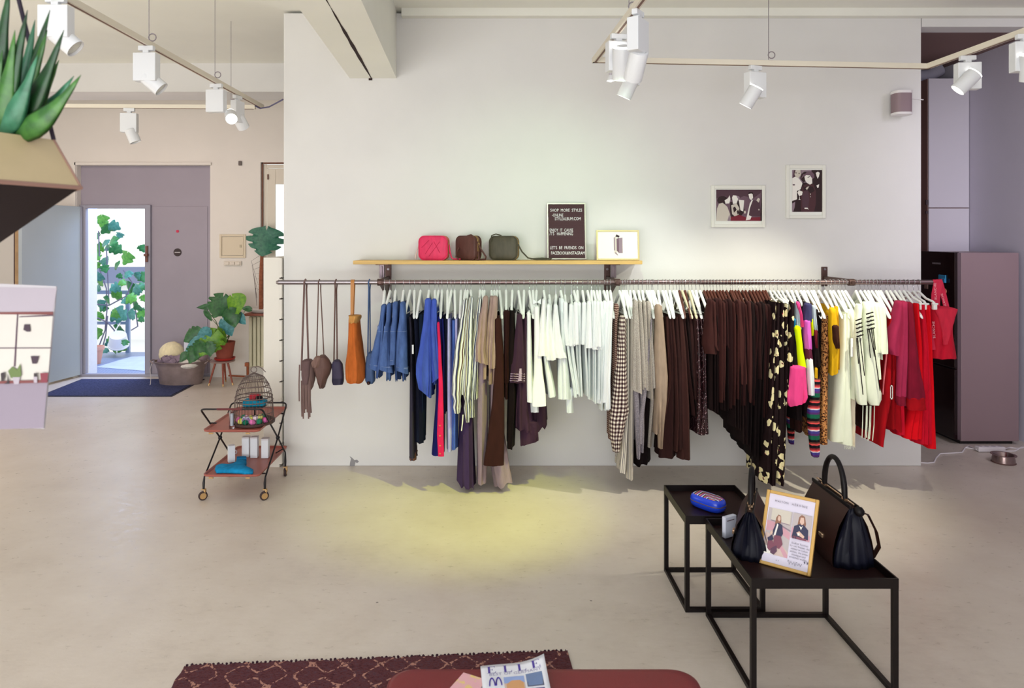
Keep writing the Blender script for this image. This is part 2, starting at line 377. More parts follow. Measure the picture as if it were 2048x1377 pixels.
# ================================================================== rack and shelf on the partition
RYc, RZ, RR = 5.23, 1.563, .018                       # rail centre line
m_steel = M('brushed steel', (150, 142, 146), .28, .9); m_raw = M('raw dark steel', (92, 70, 66), .45, .7, var=.2)
m_pipe = M('brownish steel pipe', (128, 108, 108), .3, .85)
t = thing('clothes_rail', 'long steel clothes rail with three wall brackets on the white partition', 'clothes rail', (1.0, RYc, RZ))
xs = [XX(558, RYc), XX(761, RYc), XX(1234, RYc), XX(1702, RYc), XX(1866, RYc)]
for k in range(4): obj('pipe', MB().tube([(xs[k], RYc, RZ), (xs[k + 1], RYc, RZ)], RR, 14), m_steel if k < 1 else m_pipe, t, True)
obj('end_cap', MB().tube([(xs[0] - .02, RYc, RZ), (xs[0], RYc, RZ)], [.012, .02], 14), m_steel, t, True)
for k in (1, 2, 3): obj('collar', MB().tube([(xs[k] - .022, RYc, RZ), (xs[k] + .022, RYc, RZ)], .027, 12).box((xs[k], RYc - .027, RZ), (.02, .012, .02)), m_raw, t, True)
for px in (777, 1214, 1648):
    x = XX(px, WY); br = obj('bracket', MB().box2((x - .025, WY - .012, RZ - .17 if px < 1600 else RZ - .06), (x + .025, WY - .001, 1.69 if px < 1600 else RZ + .10)).box2((x - .012, RYc + .012, RZ - .022), (x + .012, WY - .01, RZ + .022)), m_raw, t, bevel=.003)
    mb = MB()
    mb.prism([(x - .01, WY - .012, RZ - .17), (x - .01, WY - .012, RZ - .02), (x - .01, RYc + .05, RZ - .02)], (.02, 0, 0))
    if px < 1600: obj('brace', mb, m_raw, br)
    obj('screw', MB().lathe([(.010, 0), (.010, .005)], (0, 0, 0), 10).xf(Matrix.Translation((x, WY - .013, RZ + .08)) @ Matrix.Rotation(PI / 2, 4, 'X')), m_steel, br)
SZ = 1.722
def wood(name, c, sc=(1, 14, 14), v=.13):
    tt = NT(name); n = tt.noise(tt.coord('Object', sc), 3, 5, .6); cc = rgb(*c)
    return tt.done(tt.ramp(n, [(.3, tuple(x * (1 - v) for x in cc[:3]) + (1,)), (.7, tuple(min(1, x * (1 + v)) for x in cc[:3]) + (1,))]), .5, 0, .3)
m_shelf = wood('honey beech', (222, 182, 112))
t = thing('wall_shelf', 'honey wooden wall shelf above the clothes rail holding bags and a letter board', 'shelf', (0, 5.56, SZ))
obj('board', MB().box2((-1.11, 5.43, SZ - .03), (1.193, WY - .002, SZ)), m_shelf, t, bevel=.003)
for px in (765, 1226):
    x = XX(px, 5.5); obj('support', MB().box((x, 5.49, (SZ - .03 + RZ + .02) / 2), (.04, .05, SZ - .03 - RZ - .02)).box((x, 5.462, (SZ + RZ) / 2 - .01), (.012, .01, .09)), M('channel steel', (112, 98, 104), .35, .7), t, bevel=.003)
    obj('rest_plate', MB().box2((x - .05, 5.46, SZ - .036), (x + .05, WY - .01, SZ - .03)), m_raw, t)

# ------------------------------------------------------------------ hangers
m_white = M('white hanger paint', (244, 244, 240), .45); m_cream = M('cream hanger wood', (214, 205, 170), .45); m_brn = M('brown hanger wood', (86, 44, 34), .4, var=.3)
m_wire = M('hanger wire', (188, 186, 190), .3, .9); m_clip = M('white clip plastic', (246, 246, 240), .4)
def hook_mb(long=0.0):
    pts = [Vector((0, 0, -.066 - long)), Vector((0, 0, -.045 - long)), Vector((0, .004, -.036))]
    pts += [Vector((0, .021 * math.cos(a), .0215 * math.sin(a))) for a in [math.radians(x) for x in range(-60, 206, 22)]]
    return MB().tube(pts, .0022, 6)
def arm_mb(th=.011):
    mb = MB()
    for sg in (-1, 1):
        rings = []
        for s in [0, .012, .04, .08, .13, .18, .212, .222]:
            u = s / .222; z = -.066 - .175 * (u ** 1.12) + (.004 if s < .02 else 0)
            hh = lerp(.017, .0105, u) if s < .22 else .004; w = th * (1 - .12 * u) if s < .22 else th * .5
            yo = sg * s * .915; xb = .02 * u * u * 0
            rings.append([Vector((xb + w * math.cos(a), yo, z - .012 + hh * math.sin(a))) for a in [2 * PI * j / 10 for j in range(10)]])
        if sg < 0: rings = [r[::-1] for r in rings]
        mb.loft(rings, False, True)
    return mb
def bar_mb():
    return MB().tube([(0, -.19, -.225), (0, .19, -.225)], .004, 6)
def clip_body():
    mb = MB(); pts = [Vector((0, -.17, -.155)), Vector((0, -.15, -.135)), Vector((0, -.08, -.118)), Vector((0, -.02, -.082)), Vector((0, 0, -.07)), Vector((0, .02, -.082)), Vector((0, .08, -.118)), Vector((0, .15, -.135)), Vector((0, .17, -.155))]
    return mb.tube(pts, .009, 8)
_proto = {}
def hanger(kind, loc, rz, label):
    if kind not in _proto:
        o = thing('clothes_hanger', label, 'hanger', (0, 0, 0))
        if kind == 'clip':
            obj('hook', hook_mb(), m_wire, o, True); obj('bar', clip_body(), m_clip, o, True)
            for y in (-.165, .165): obj('clip', MB().box((0, y, -.168), (.03, .022, .05)).box((0, y - .004 if y < 0 else y + .004, -.150), (.046, .018, .012)), m_clip, o, bevel=.004)
        else:
            obj('hook', hook_mb(.035 if kind == 'long' else 0), m_wire, o, True)
            mm = {'white': m_white, 'long': m_white, 'brown': m_brn, 'cream': m_cream}[kind]
            a = arm_mb(); 
            if kind == 'long': a.xf(Matrix.Translation((0, 0, -.035)))
            obj('shoulder_bar', a, mm, o, True, sharp=60)
            if kind != 'long': obj('trouser_bar', bar_mb(), mm if kind != 'white' else m_white, o, True)
        _proto[kind] = [o, 0]
    p, n = _proto[kind]
    if n == 0: o = p
    else:
        o = p.copy(); C.objects.link(o)
        for ch in p.children:
            c = ch.copy(); C.objects.link(c); c.parent = o
    _proto[kind][1] += 1
    o.location = loc; o.rotation_euler = (0, 0, rz); o['label'] = label; o['group'] = 'clothes hangers on the long rail'
    return o

# ------------------------------------------------------------------ garments
def arm_off(dz, drop=0.0):                              # half length of the hanger arm at dz below the rail
    u = max(0.0, (-dz - .066 - drop + .01) / .175); return min(.222, .222 * u ** (1 / 1.12))
def parse(s):
    out = []
    for a in s.split():
        y, x = a.split(':'); l, r = x.split('-'); out.append((float(y), float(l), float(r)))
    return out
def at(pr, y):
    if y <= pr[0][0]: return pr[0][1:]
    for a, b in zip(pr, pr[1:]):
        if y <= b[0]:
            t = (y - a[0]) / (b[0] - a[0]); t = t * t * (3 - 2 * t) * .5 + t * .5
            return lerp(a[1], b[1], t), lerp(a[2], b[2], t)
    return pr[-1][1:]
def sp(x, e): return math.copysign(abs(x) ** e, x)
def cloth(prof, mode='top', b=.222, yc=RYc, fold=(2, .010), n=40, K=22, hemb=None, ph=0.0, drop=0.0, thin=1.0, wavy=0.0, back=.35, hs=0.0):
    """hanging cloth: stack of rings between near-side outlines read as (row: left-right)"""
    pr = parse(prof) if isinstance(prof, str) else prof
    y0, y1 = pr[0][0], pr[-1][0]; rings = []
    for k in range(K + 1):
        t = k / K; py = lerp(y0, y1, t)
        if mode == 'top':
            bb = b
            for _ in range(3):
                z = ZZ(py, yc - bb); bb = min(b, max(.02, arm_off(z - RZ, drop) + .012))
            bb = lerp(bb, hemb, t) if hemb and bb >= b - .001 else bb
        else:
            bb = lerp(b, hemb or b, t)
        yn = yc - bb; z = ZZ(py, yn); xl, xr = at(pr, py)
        xl, xr = XX(xl, yn), XX(xr, yn); c, a = (xl + xr) / 2, (xr - xl) / 2 * thin
        g = fold[1] * (.25 + .75 * t); m = fold[0]; ring = []
        for j in range(n):
            th = 2 * PI * j / n; ct, st = math.cos(th), math.sin(th)
            px_, py_ = sp(ct, .72), sp(st, .72)
            x = a * px_ * lerp(1.0, back, (1 + py_) / 2); y = bb * py_
            q = PI * m * px_ + ph + .9 * t * math.sin(ph * 3)
            y += g * math.cos(q) * (abs(st) ** .5)
            x += min(g, a * .45) * math.sin(2.6 * PI * py_ + ph * 2 + t * 1.5) * (abs(ct) ** .6)
            zz = z + (wavy * math.cos(q * 1.0 + 1) * t if wavy else 0) + hs * px_ * t ** 3
            ring.append(Vector((c + x, yc + y, zz)))
        rings.append(ring)
    last = rings[-1]; cen = sum(last, Vector()) / n
    rings.append([cen + (p - cen) * .84 + Vector((0, 0, .006)) for p in last])
    rings.append([cen + (p - cen) * .8 + Vector((0, 0, .05)) for p in last])
    if mode == 'top':
        f = rings[0]; cf = sum(f, Vector()) / n
        rings = [[cf + (p - cf) * .7 + Vector((0, 0, -.03)) for p in f], [cf + (p - cf) * .93 + Vector((0, 0, .002)) for p in f]] + rings
        return MB().loft(rings)
    f = rings[0]; cf = sum(f, Vector()) / n
    rings = [[cf + (p - cf) * .8 + Vector((0, 0, -.01)) for p in f]] + rings
    return MB().loft(rings, True, False)
def sleeve(prof, y=5.0, d=.04, fold=(2, .008), ph=0.0, n=24, K=18, cap=True, hs=0.0, top=.55):
    pr = parse(prof) if isinstance(prof, str) else prof
    y0, y1 = pr[0][0], pr[-1][0]; rings = []
    for k in range(K + 1):
        t = k / K; py = lerp(y0, y1, t); xl, xr = at(pr, py)
        yn = y; z = ZZ(py, yn); xl, xr = XX(xl, yn), XX(xr, yn); c, a = (xl + xr) / 2, (xr - xl) / 2
        dd = d * (.7 + .3 * math.sin(PI * min(1, t * 1.2))); g = fold[1] * (.2 + .8 * t); ring = []
        for j in range(n):
            th = 2 * PI * j / n; ct, st = math.cos(th), math.sin(th); u = sp(ct, .8)
            ring.append(Vector((c + a * u, y + dd + dd * sp(st, .8) + g * math.cos(PI * fold[0] * u + ph + t * 1.2) * (abs(st) ** .5), z + hs * u * t ** 3 + .35 * g * math.sin(PI * fold[0] * u + ph) * t * t)))
        rings.append(ring)
    f = rings[0]; cf = sum(f, Vector()) / n
    rings = [[cf + (p - cf) * top + Vector((0, .012, .012 if top < .6 else -.004)) for p in f]] + rings
    last = rings[-1]; cen = sum(last, Vector()) / n
    rings.append([cen + (p - cen) * .82 + Vector((0, 0, .004)) for p in last]); rings.append([cen + (p - cen) * .78 + Vector((0, 0, .04)) for p in last])
    return MB().loft(rings, True, False)

GN = [0]
def G(hx, name, label, cat, parts, hk='white', group=None, hl=None, rz=None, hz=0.0):
    """one hanger and the garment on it"""
    x = XX(hx, RYc); GN[0] += 1; i = GN[0]
    rz = rz if rz is not None else .10 * math.sin(i * 2.3)
    hl = hl or ('%s hanger of the %s' % ({'white': 'white', 'long': 'long-hooked white', 'brown': 'brown', 'cream': 'cream', 'clip': 'white clip'}[hk], label))
    hw = hl.split(); hl = ' '.join(hw if len(hw) <= 15 else hw[:-1] if len(hw) == 16 and hl.count('-') == 0 else hw)
    hanger(hk, (x, RYc, RZ), rz, hl)
    if not name: return None
    t = thing(name, label, cat, (x, RYc, RZ - .3), group)
    dy = .016 * ((i * 5) % 3 - 1) - .006; GN.append(dy); has_s = any(p[0] == 'S' for p in parts)
    for k, p in enumerate(parts):
        kd = p[0]; ph = i * 1.7 + k
        kw = dict(p[4]) if len(p) > 4 else {}
        if kd == 'S' and len(parts) < 4: kw['y'] = kw['y'] if 'y' in kw else 5.0 + dy
        if kd == 'T' and has_s: kw.setdefault('thin', .62)
        if kd == 'T': mb = cloth(p[2], 'top', ph=ph, drop=.035 if hk == 'long' else 0, **kw)
        elif kd == 'B': mb = cloth(p[2], 'bot', ph=ph, **kw)
        elif kd == 'S': mb = sleeve(p[2], ph=ph, **kw)
        du, dv = (i * .37) % 1, (i * .53) % 1
        mb.uv = [[(a + du, b + dv) for a, b in u] if u else u for u in mb.uv]
        obj(p[1], mb, p[3], t, True, sharp=70)
    return t

# fabrics
f_denim = FAB('washed denim', (76, 100, 152), var=.3); f_jean = FAB('black denim', (52, 48, 62)); f_ink = FAB('ink denim', (16, 20, 40)); f_green = FAB('dark teal denim', (22, 34, 52))
f_cobalt = FAB('cobalt cotton', (70, 92, 182)); f_navy = FAB('navy jersey', (20, 24, 92)); f_red = FAB('crimson stripe', (214, 34, 84)); f_lav = FAB('lavender twill', (184, 182, 226)); f_blue = FAB('mid blue twill', (84, 112, 190))
f_str = stripes('olive navy blouse stripe', [(0, (230, 232, 226)), (.24, (56, 56, 84)), (.42, (156, 152, 106)), (.50, (232, 234, 230)), (.68, (92, 66, 50)), (.78, (214, 214, 196)), (.88, (70, 72, 100))], .085, 0, warp=.03)
f_taupe = FAB('taupe jersey', (166, 140, 132)); f_taupe2 = FAB('mauve taupe twill', (150, 130, 138)); f_coat = FAB('dark brown wool', (50, 23, 20)); f_choc = FAB('chocolate knit', (44, 18, 18)); f_blk = FAB('black brown crepe', (17, 6, 8)); f_aub = FAB('aubergine crepe', (62, 38, 56)); f_plum2 = FAB('deep plum crepe', (50, 30, 44)); f_plum = FAB('plum satin', (66, 48, 82))
f_w = FAB('white cotton', (250, 250, 250), var=.02); f_w2 = FAB('cool white poplin', (234, 238, 238), var=.03); f_cream = FAB('cream cotton', (238, 242, 220), var=.03)
f_ging = gingham('black cream gingham', .030, (238, 230, 214), (132, 108, 104), (40, 20, 26)); f_dots = gingham('brown dotted crepe', .016, (214, 190, 170), (120, 80, 74), (70, 34, 34))
f_pin = stripes('cream trouser stripe', [(0, (226, 216, 202)), (.72, (70, 62, 84))], .016, 0)
def heather(name, a, b):
    t = NT(name); n = t.noise(t.coord('Object', (1, 1, 2.2)), 190, 3, .8)
    return t.done(t.ramp(n, [(.36, rgb(*a)), (.62, rgb(*b))]), .95, 0, .1)
f_grey = heather('grey heather knit', (136, 120, 120), (204, 196, 182)); f_grey2 = heather('dark grey heather', (84, 78, 90), (170, 160, 166))
f_beige = FAB('beige linen', (164, 142, 124)); f_brown = FAB('cocoa suiting', (60, 33, 30)); f_brown2 = FAB('deep cocoa crepe', (44, 21, 20)); f_top = [FAB('brown jersey %s' % a, c) for a, c in (('one', (56, 26, 24)), ('two', (47, 20, 20)), ('three', (63, 32, 30)), ('four', (38, 15, 15)))]
f_dk = FAB('darkest brown jersey', (24, 9, 10))
def sequin():
    t = NT('brown sequins'); u = t.coord('Object'); c = t.voro(u, 210, 'F1', 'Color')
    x = t.n.new('ShaderNodeSeparateXYZ'); t.l.new(c, x.inputs[0])
    return t.done(t.ramp(x.outputs[0], [(0, rgb(26, 8, 12)), (.55, rgb(58, 26, 32)), (.86, rgb(92, 52, 58)), (.95, rgb(196, 170, 176))], True), .3, .3)
f_seq = sequin()
def floral():
    t = NT('dark floral print'); u, v = t.uv(); uvn = t.coord('UV')
    wv = t.n.new('ShaderNodeVectorMath'); wv.operation = 'ADD'; nz = t.n.new('ShaderNodeTexNoise'); nz.inputs['Scale'].default_value = 22; t.l.new(uvn, nz.inputs[0])
    sc_ = t.n.new('ShaderNodeVectorMath'); sc_.operation = 'SCALE'; sc_.inputs['Scale'].default_value = .05; t.l.new(nz.outputs['Color'], sc_.inputs[0]); t.l.new(uvn, wv.inputs[0]); t.l.new(sc_.outputs[0], wv.inputs[1])
    d = t.voro(wv.outputs[0], 12.5); d2 = t.voro(wv.outputs[0], 19)
    col = t.mix(t.math('LESS_THAN', d, .36), rgb(24, 6, 10), rgb(236, 224, 176))
    col = t.mix(t.math('MULTIPLY', t.math('LESS_THAN', d, .42), t.math('LESS_THAN', d2, .16)), col, rgb(196, 70, 84))
    col = t.mix(t.math('MULTIPLY', t.math('LESS_THAN', d, .26), t.math('LESS_THAN', d2, .14)), col, rgb(60, 20, 24))
    return t.done(col, .8, 0, .2)
f_flor = floral()
def leopard():
    t = NT('leopard print'); wv = t.coord('UV', (1, 1, 1)); d = t.voro(wv, 62); nz = t.noise(wv, 70, 2)
    ring = t.math('MULTIPLY', t.math('GREATER_THAN', d, .28), t.math('LESS_THAN', d, .55)); ring = t.math('MULTIPLY', ring, t.math('GREATER_THAN', nz, .44))
    col = t.mix(t.math('LESS_THAN', d, .28), rgb(206, 142, 84), rgb(160, 92, 50)); return t.done(t.mix(ring, col, rgb(38, 16, 14)), .8, 0, .2)
f_leo = leopard()
f_neon = FAB('neon yellow nylon', (214, 236, 0), var=.03); f_pink = FAB('hot pink nylon', (236, 72, 140), var=.06); f_mag = FAB('magenta nylon', (206, 96, 190)); f_cyan = FAB('blue nylon', (36, 128, 176)); f_silver = FAB('silver nylon', (176, 186, 196))
f_must = FAB('mustard satin', (216, 166, 20)); f_fur = FAB('dark brown fur', (58, 28, 18)); f_bern = FAB('wine jersey', (118, 30, 44))
f_serape = stripes('serape knit stripes', [(0, (20, 14, 24)), (.14, (150, 46, 54)), (.22, (238, 90, 90)), (.28, (230, 220, 226)), (.33, (70, 60, 140)), (.45, (88, 44, 110)), (.55, (24, 96, 72)), (.74, (16, 12, 18)), (.86, (120, 60, 50)), (.93, (236, 84, 84))], .155, 1)
f_rose = FAB('faded rose fleece', (160, 40, 76)); f_rose2 = FAB('dark rose fleece', (128, 18, 44)); f_crim = FAB('crimson crepe', (206, 14, 44)); f_scar = FAB('scarlet pleats', (224, 6, 26), var=.05); f_dred = FAB('deep red wool', (168, 8, 22))
f_tag = M('white paper tag', (240, 238, 236), .7); f_gold = M('gold button', (226, 184, 120), .3, .7)

# ---- 1-4 denim peplum tops
den = 'washed blue denim peplum top, '
for q, (hx, sl, bd, w) in enumerate(((769, '613:761-772 640:758-768 664:752-765 690:746-762 728:737-756 741:736-758', '613:761-772 700:752-772 758:746-762', den + 'first garment from the rail\'s bag end'),
    (780, '611:772-782 640:771-780 664:766-776 690:762-776 728:757-782 744:756-785', '611:772-782 700:766-784 762:764-784', den + 'second of four, beside the first'),
    (791, '608:784-795 640:783-794 664:779-792 700:779-791 731:778-790', '608:784-795 700:783-799 763:786-800', den + 'third of four, its cuff narrowest'),
    (807, '608:799-810 640:797-811 664:793-812 700:791-813 730:790-814 746:791-816', '608:799-810 700:797-814 763:798-814', den + 'last of four, beside the jeans'))):
    yy = 5.012 - .014 * q; kws = {'fold': (1, .007), 'hs': -.014 if q != 2 else 0, 'd': .05, 'y': yy}
    t = G(hx, 'denim_top', w, 'top', [('T', 'body', bd, f_denim, {'fold': (3, .010), 'wavy': .008}), ('S', 'sleeve', sl, f_denim, kws)], group='denim tops on the rail')
    pr = parse(sl); a0 = GN[0] * 1.7 + 1; m_seam = M('seam thread', (112, 132, 176), .9)
    def band_at(py, h, hs): return sleeve([(py, *at(pr, py)), (py + h, *at(pr, py + h))], y=yy - .0022, d=.051, K=2, hs=hs, fold=(1, .004), ph=a0, top=.99)
    obj('shoulder_seam', band_at(663, 1.2, 0), m_seam, t, True); obj('hem_seam', band_at(pr[-1][0] - 10, 1.1, -.010 if q != 2 else 0), m_seam, t, True)
# ---- 5-7 jeans
t = G(820, 'jeans', 'faded black slim jeans with a long hanging paper tag', 'jeans', [('B', 'leg', '634:815-823 656:817-825 700:818-826 800:817-829 900:816-831 922:816-832', f_jean, {'b': .17, 'hemb': .13, 'fold': (1, .004)})])
obj('price_tag', MB().box2((XX(824, 5.05), 5.045, ZZ(708, 5.05)), (XX(827.5, 5.05), 5.047, ZZ(690, 5.05))), f_tag, t)
obj('hem', cloth('918:815.6-832 922.5:815.6-832.3', 'bot', b=.135, n=24, K=2), M('brown hem stitch', (96, 60, 56), .9), t, True)
G(829, 'jeans', 'ink blue wide jeans hanging behind the faded black pair', 'jeans', [('B', 'leg', '632:824-836 700:826-840 780:829-845 888:829-849', f_ink, {'b': .18, 'hemb': .15})])
G(841, 'jeans', 'dark teal jeans with a folded waistband beside the cobalt blouse', 'jeans', [('B', 'leg', '629:834-849 700:836-850 800:834-850 884:832-849', f_green, {'b': .16, 'hemb': .14})])
# ---- 8-9 cobalt blouses
G(858, 'blouse', 'cobalt blue blouse with the widest draped sleeve', 'blouse', [('T', 'body', '601:849-862 680:850-868 760:848-868 796:846-868', f_cobalt, {'fold': (2, .012), 'hs': -.01}), ('S', 'sleeve', '601:849-862 640:846-861 690:839-858 735:831-858 757:831-858 786:836-857', f_cobalt, {'fold': (2, .014), 'hs': -.03})])
G(870, 'blouse', 'second cobalt blue blouse with a pointed sleeve, beside the red-striped trousers', 'blouse', [('T', 'body', '602:862-873 700:866-876 770:864-874', f_cobalt, {}), ('S', 'sleeve', '602:862-873 660:859-874 715:860-879 750:864-884 762:864-878', f_cobalt, {'fold': (2, .012), 'y': 5.0, 'hs': .02})])
# ---- 10 navy trousers with red side stripe
t = G(877, 'trousers', 'navy track trousers with a crimson buttoned side stripe', 'trousers', [('B', 'leg', '634:872-884 700:872-885 800:869-888 880:863-889 913:860-889', f_navy, {'b': .2, 'hemb': .17, 'fold': (1, .006)}), ('S', 'side_stripe', '648:874-879 700:876-882 780:877-886 830:875-887 870:874-887 914:876-888', f_red, {'y': 4.985, 'd': .012, 'fold': (0, 0)})])
for py in (852, 872, 892, 908): obj('button', MB().ball((0, 0, 0), .008, 10, 0, .6).xf(Matrix.Translation(P(880, py, 4.984))), f_gold, t, True)
for a in ((884, 'trousers', 'dark navy trousers right behind the crimson-striped pair', '638:881-889 700:884-892 827:884-891', f_navy), (895, 'trousers', 'navy flared trousers before the lavender pair', '637:885-897 680:888-896 760:886-895 828:884-894', f_ink)):
    G(a[0], a[1], a[2], 'trousers', [('B', 'leg', a[3], a[4], {'b': .18, 'hemb': .16})])
G(902.6, 'trousers', 'lavender straight trousers with a smooth pale leg', 'trousers', [('B', 'leg', '637:893-902 700:892-903 780:891-905 860:891-906 905:892-904', f_lav, {'b': .19, 'hemb': .17, 'fold': (1, .006)})])
G(909.6, 'trousers', 'mid blue trousers showing between two lavender pairs', 'trousers', [('B', 'leg', '641:902-911 760:903-912 850:902-914 901:903-914', f_blue, {'b': .18, 'hemb': .16})])
G(922, 'trousers', 'pale lilac trousers beside the striped blouses', 'trousers', [('B', 'leg', '638:908-917 700:908-918 800:905-916 824:905-914', f_lav, {'b': .18, 'hemb': .16})])
# ---- 16-18 striped blouses with gathered cuffs
for hx, bd, sl, w in ((930.5, '602:926-937 700:918-940 790:914-936', '602:926-937 650:919-933 700:909-931 755:904-926 790:903-922 803:907-921 815:905-922 828:908-920', 'striped blouse with long gathered cuff, nearest the lavender trousers'),
    (942, '597:938-947 700:932-950 800:930-950', '597:937-947 660:927-946 720:926-946 790:925-941 806:929-939 820:926-941 846:931-939', 'striped blouse in the middle of the three, its cuff hanging lowest'),
    (960, '600:955-964 700:946-964 800:944-960', '600:954-964 650:948-961 720:942-956 790:937-950 805:940-948 836:937-949', 'striped blouse next to the taupe tops')):
    t = G(hx, 'blouse', w, 'blouse', [('T', 'body', bd, f_str, {'fold': (2, .012)}), ('S', 'sleeve', sl, f_str, {'fold': (2, .010), 'y': {930.5: 4.985, 942: 5.0, 960: 5.02}[hx]})], group='striped blouses')
obj('cuff_tie', MB().tube([P(926, 830, 4.98), P(925, 846, 4.97), P(923, 862, 4.98)], .004), f_cream, t, True)
# ---- long dresses and taupe trousers behind / below
G(935, 'dress', 'long plum purple dress reaching the floor beneath the striped blouses', 'dress', [('B', 'skirt', '640:928-940 760:922-944 830:917-948 900:914-950 978:911-953', f_plum, {'hs': -.02, 'b': .21, 'yc': 5.28, 'fold': (3, .014), 'wavy': .012})], hl='white hanger of the long plum dress, tucked among striped blouses')
G(965, 'trousers', 'long mauve taupe trousers almost touching the floor', 'trousers', [('B', 'leg', '640:958-970 740:954-974 850:951-977 940:953-974 971:953-972', f_taupe2, {'b': .17, 'hemb': .16, 'yc': 5.2, 'fold': (2, .01)})], hl='white hanger carrying the long mauve taupe trousers')
# ---- 19-21 taupe tops
G(969, 'top', 'taupe short-sleeved top next to the striped blouse', 'top', [('T', 'body', '596:966-977 680:958-980 760:958-978', f_taupe, {}), ('S', 'sleeve', '596:966-977 650:956-974 700:951-971 727:951-974', f_taupe, {'fold': (2, .016), 'hs': -.012})])
G(983, 'top', 'taupe top in the middle of three with a creased sleeve', 'top', [('T', 'body', '596:979-988 700:975-990 770:972-988', f_taupe, {}), ('S', 'sleeve', '596:979-988 650:973-987 700:971-988 732:971-990', f_taupe, {'fold': (2, .016), 'hs': -.012})])
G(988.5, 'top', 'taupe top next to the dark brown coat', 'top', [('T', 'body', '596:986-996 700:982-996 770:982-996', f_taupe, {}), ('S', 'sleeve', '596:985-996 650:980-994 700:977-992 738:977-991', f_taupe, {'fold': (2, .012)})])
G(994, 'trousers', 'second long mauve taupe trousers with a wide hem under the brown coat', 'trousers', [('B', 'leg', '640:988-1000 760:978-1000 850:976-1008 930:978-1020 974:986-1028', f_taupe2, {'b': .18, 'yc': 5.24, 'fold': (2, .012), 'hs': .03, 'wavy': .012})], hl='white hanger carrying the second mauve taupe trousers')
# ---- brown coat and dark pieces
G(999.4, 'coat', 'long dark brown wool coat with a straight plain sleeve', 'coat', [('T', 'body', '632:988-1004 720:990-1012 820:980-1012 934:968-1010', f_coat, {'fold': (1, .006)}), ('S', 'sleeve', '640:989-1003 720:990-1008 800:985-1009 870:976-1009 933:967-1008', f_coat, {'fold': (1, .008), 'y': 4.985})])
G(1012, 'cardigan', 'chocolate brown cardigan beside the long brown coat', 'cardigan', [('T', 'body', '622:1006-1020 720:1006-1020 800:1006-1018', f_choc, {}), ('S', 'sleeve', '625:1007-1020 680:1008-1020 766:1008-1018', f_choc, {'y': 5.02})])
G(1024.6, 'dress', 'black brown dress between the chocolate cardigan and the aubergine top', 'dress', [('T', 'body', '622:1018-1032 700:1014-1034 800:1015-1036 900:1014-1030', f_blk, {'fold': (2, .01)})])
t = G(1037, 'top', 'aubergine top with thin pale stripes around its flared sleeve', 'top', [('T', 'body', '632:1034-1046 720:1030-1052 850:1026-1052 862:1026-1052', f_aub, {}), ('S', 'sleeve', '632:1034-1045 690:1028-1048 740:1022-1051 767:1020-1051', f_aub, {'fold': (2, .014), 'y': 4.985})])
for k in range(4): obj('stripe', sleeve([(748 + 4.6 * k, 1021.3 - k * .4, 1051), (749.4 + 4.6 * k, 1021 - k * .4, 1051)], y=4.9815, d=.0435, K=2, fold=(2, .014), ph=GN[0] * 1.7 + 1, top=.99), M('pale stripe', (196, 172, 190), .9), t, True)
G(1048, 'skirt', 'aubergine skirt with a stepped ruffled hem', 'skirt', [('B', 'skirt', '634:1045-1058 720:1040-1062 820:1028-1068 862:1026-1072', f_aub, {'b': .2, 'fold': (4, .016), 'hs': -.03, 'wavy': .01}), ('S', 'ruffle', '846:1040-1076 889:1041-1078', f_aub, {'y': 5.06, 'fold': (5, .014), 'd': .05, 'hs': .02})])
G(1066, 'skirt', 'dark plum ruffled skirt showing beneath the first white blouses', 'skirt', [('B', 'skirt', '640:1060-1072 760:1060-1088 830:1058-1099 862:1056-1100', f_plum2, {'b': .17, 'yc': 5.26, 'fold': (5, .016), 'hs': .045, 'wavy': .012})], hl='white hanger of the plum ruffled skirt behind white blouses')
# ---- white block
wl = ('white blouse with a brown neckline and straight long sleeve', 'white blouse with a tied bow collar and wide cuff', 'white flared top beside the bow blouse', 'white swing top on the first long hook', 'white swing top on the second long hook', 'white long-sleeved blouse with a folded cuff amid the white block',
      'white sleeveless top on the third long hook', 'white top on the fourth long hook beside the ribbed tees')
G(1059, 'blouse', wl[0], 'blouse', [('T', 'body', '622:1056-1063 700:1056-1068 806:1056-1074', f_w2, {}), ('S', 'sleeve', '628:1054-1062 700:1053-1064 760:1053-1066 806:1054-1074', f_w, {'fold': (1, .006)}), ('S', 'under_sleeve', '780:1058-1076 826:1062-1078', f_w2, {'y': 5.05})])
t = G(1073, 'blouse', wl[1], 'blouse', [('T', 'body', '612:1070-1080 700:1066-1084 800:1066-1092', f_w2, {}), ('S', 'sleeve', '616:1069-1079 680:1069-1081 745:1068-1086 790:1064-1092 814:1064-1093', f_w, {'fold': (1, .008)})])
mb = MB()
for s in (-1, 1): mb.prism([P(1074, 605, 5.1), P(1074 + s * 8, 598, 5.1), P(1074 + s * 8, 609, 5.1)], (0, .02, 0))
obj('bow', mb, f_w, t)
mb = None
G(1087.7, 'top', wl[2], 'top', [('T', 'body', '600:1083-1093 700:1082-1100 796:1088-1120', f_w2, {}), ('S', 'sleeve', '602:1085-1092 650:1080-1093 700:1077-1095 713:1075-1096', f_w, {'fold': (2, .012)})])
G(1098.6, 'top', wl[3], 'top', [('T', 'body', '600:1094-1103 660:1091-1106 700:1089-1110 722:1090-1114', f_w, {'fold': (2, .012)}), ('S', 'sleeve', '612:1094-1102 660:1091-1105 700:1089-1110 721:1093-1113', f_w, {'fold': (2, .014), 'y': 4.99})], hk='long')
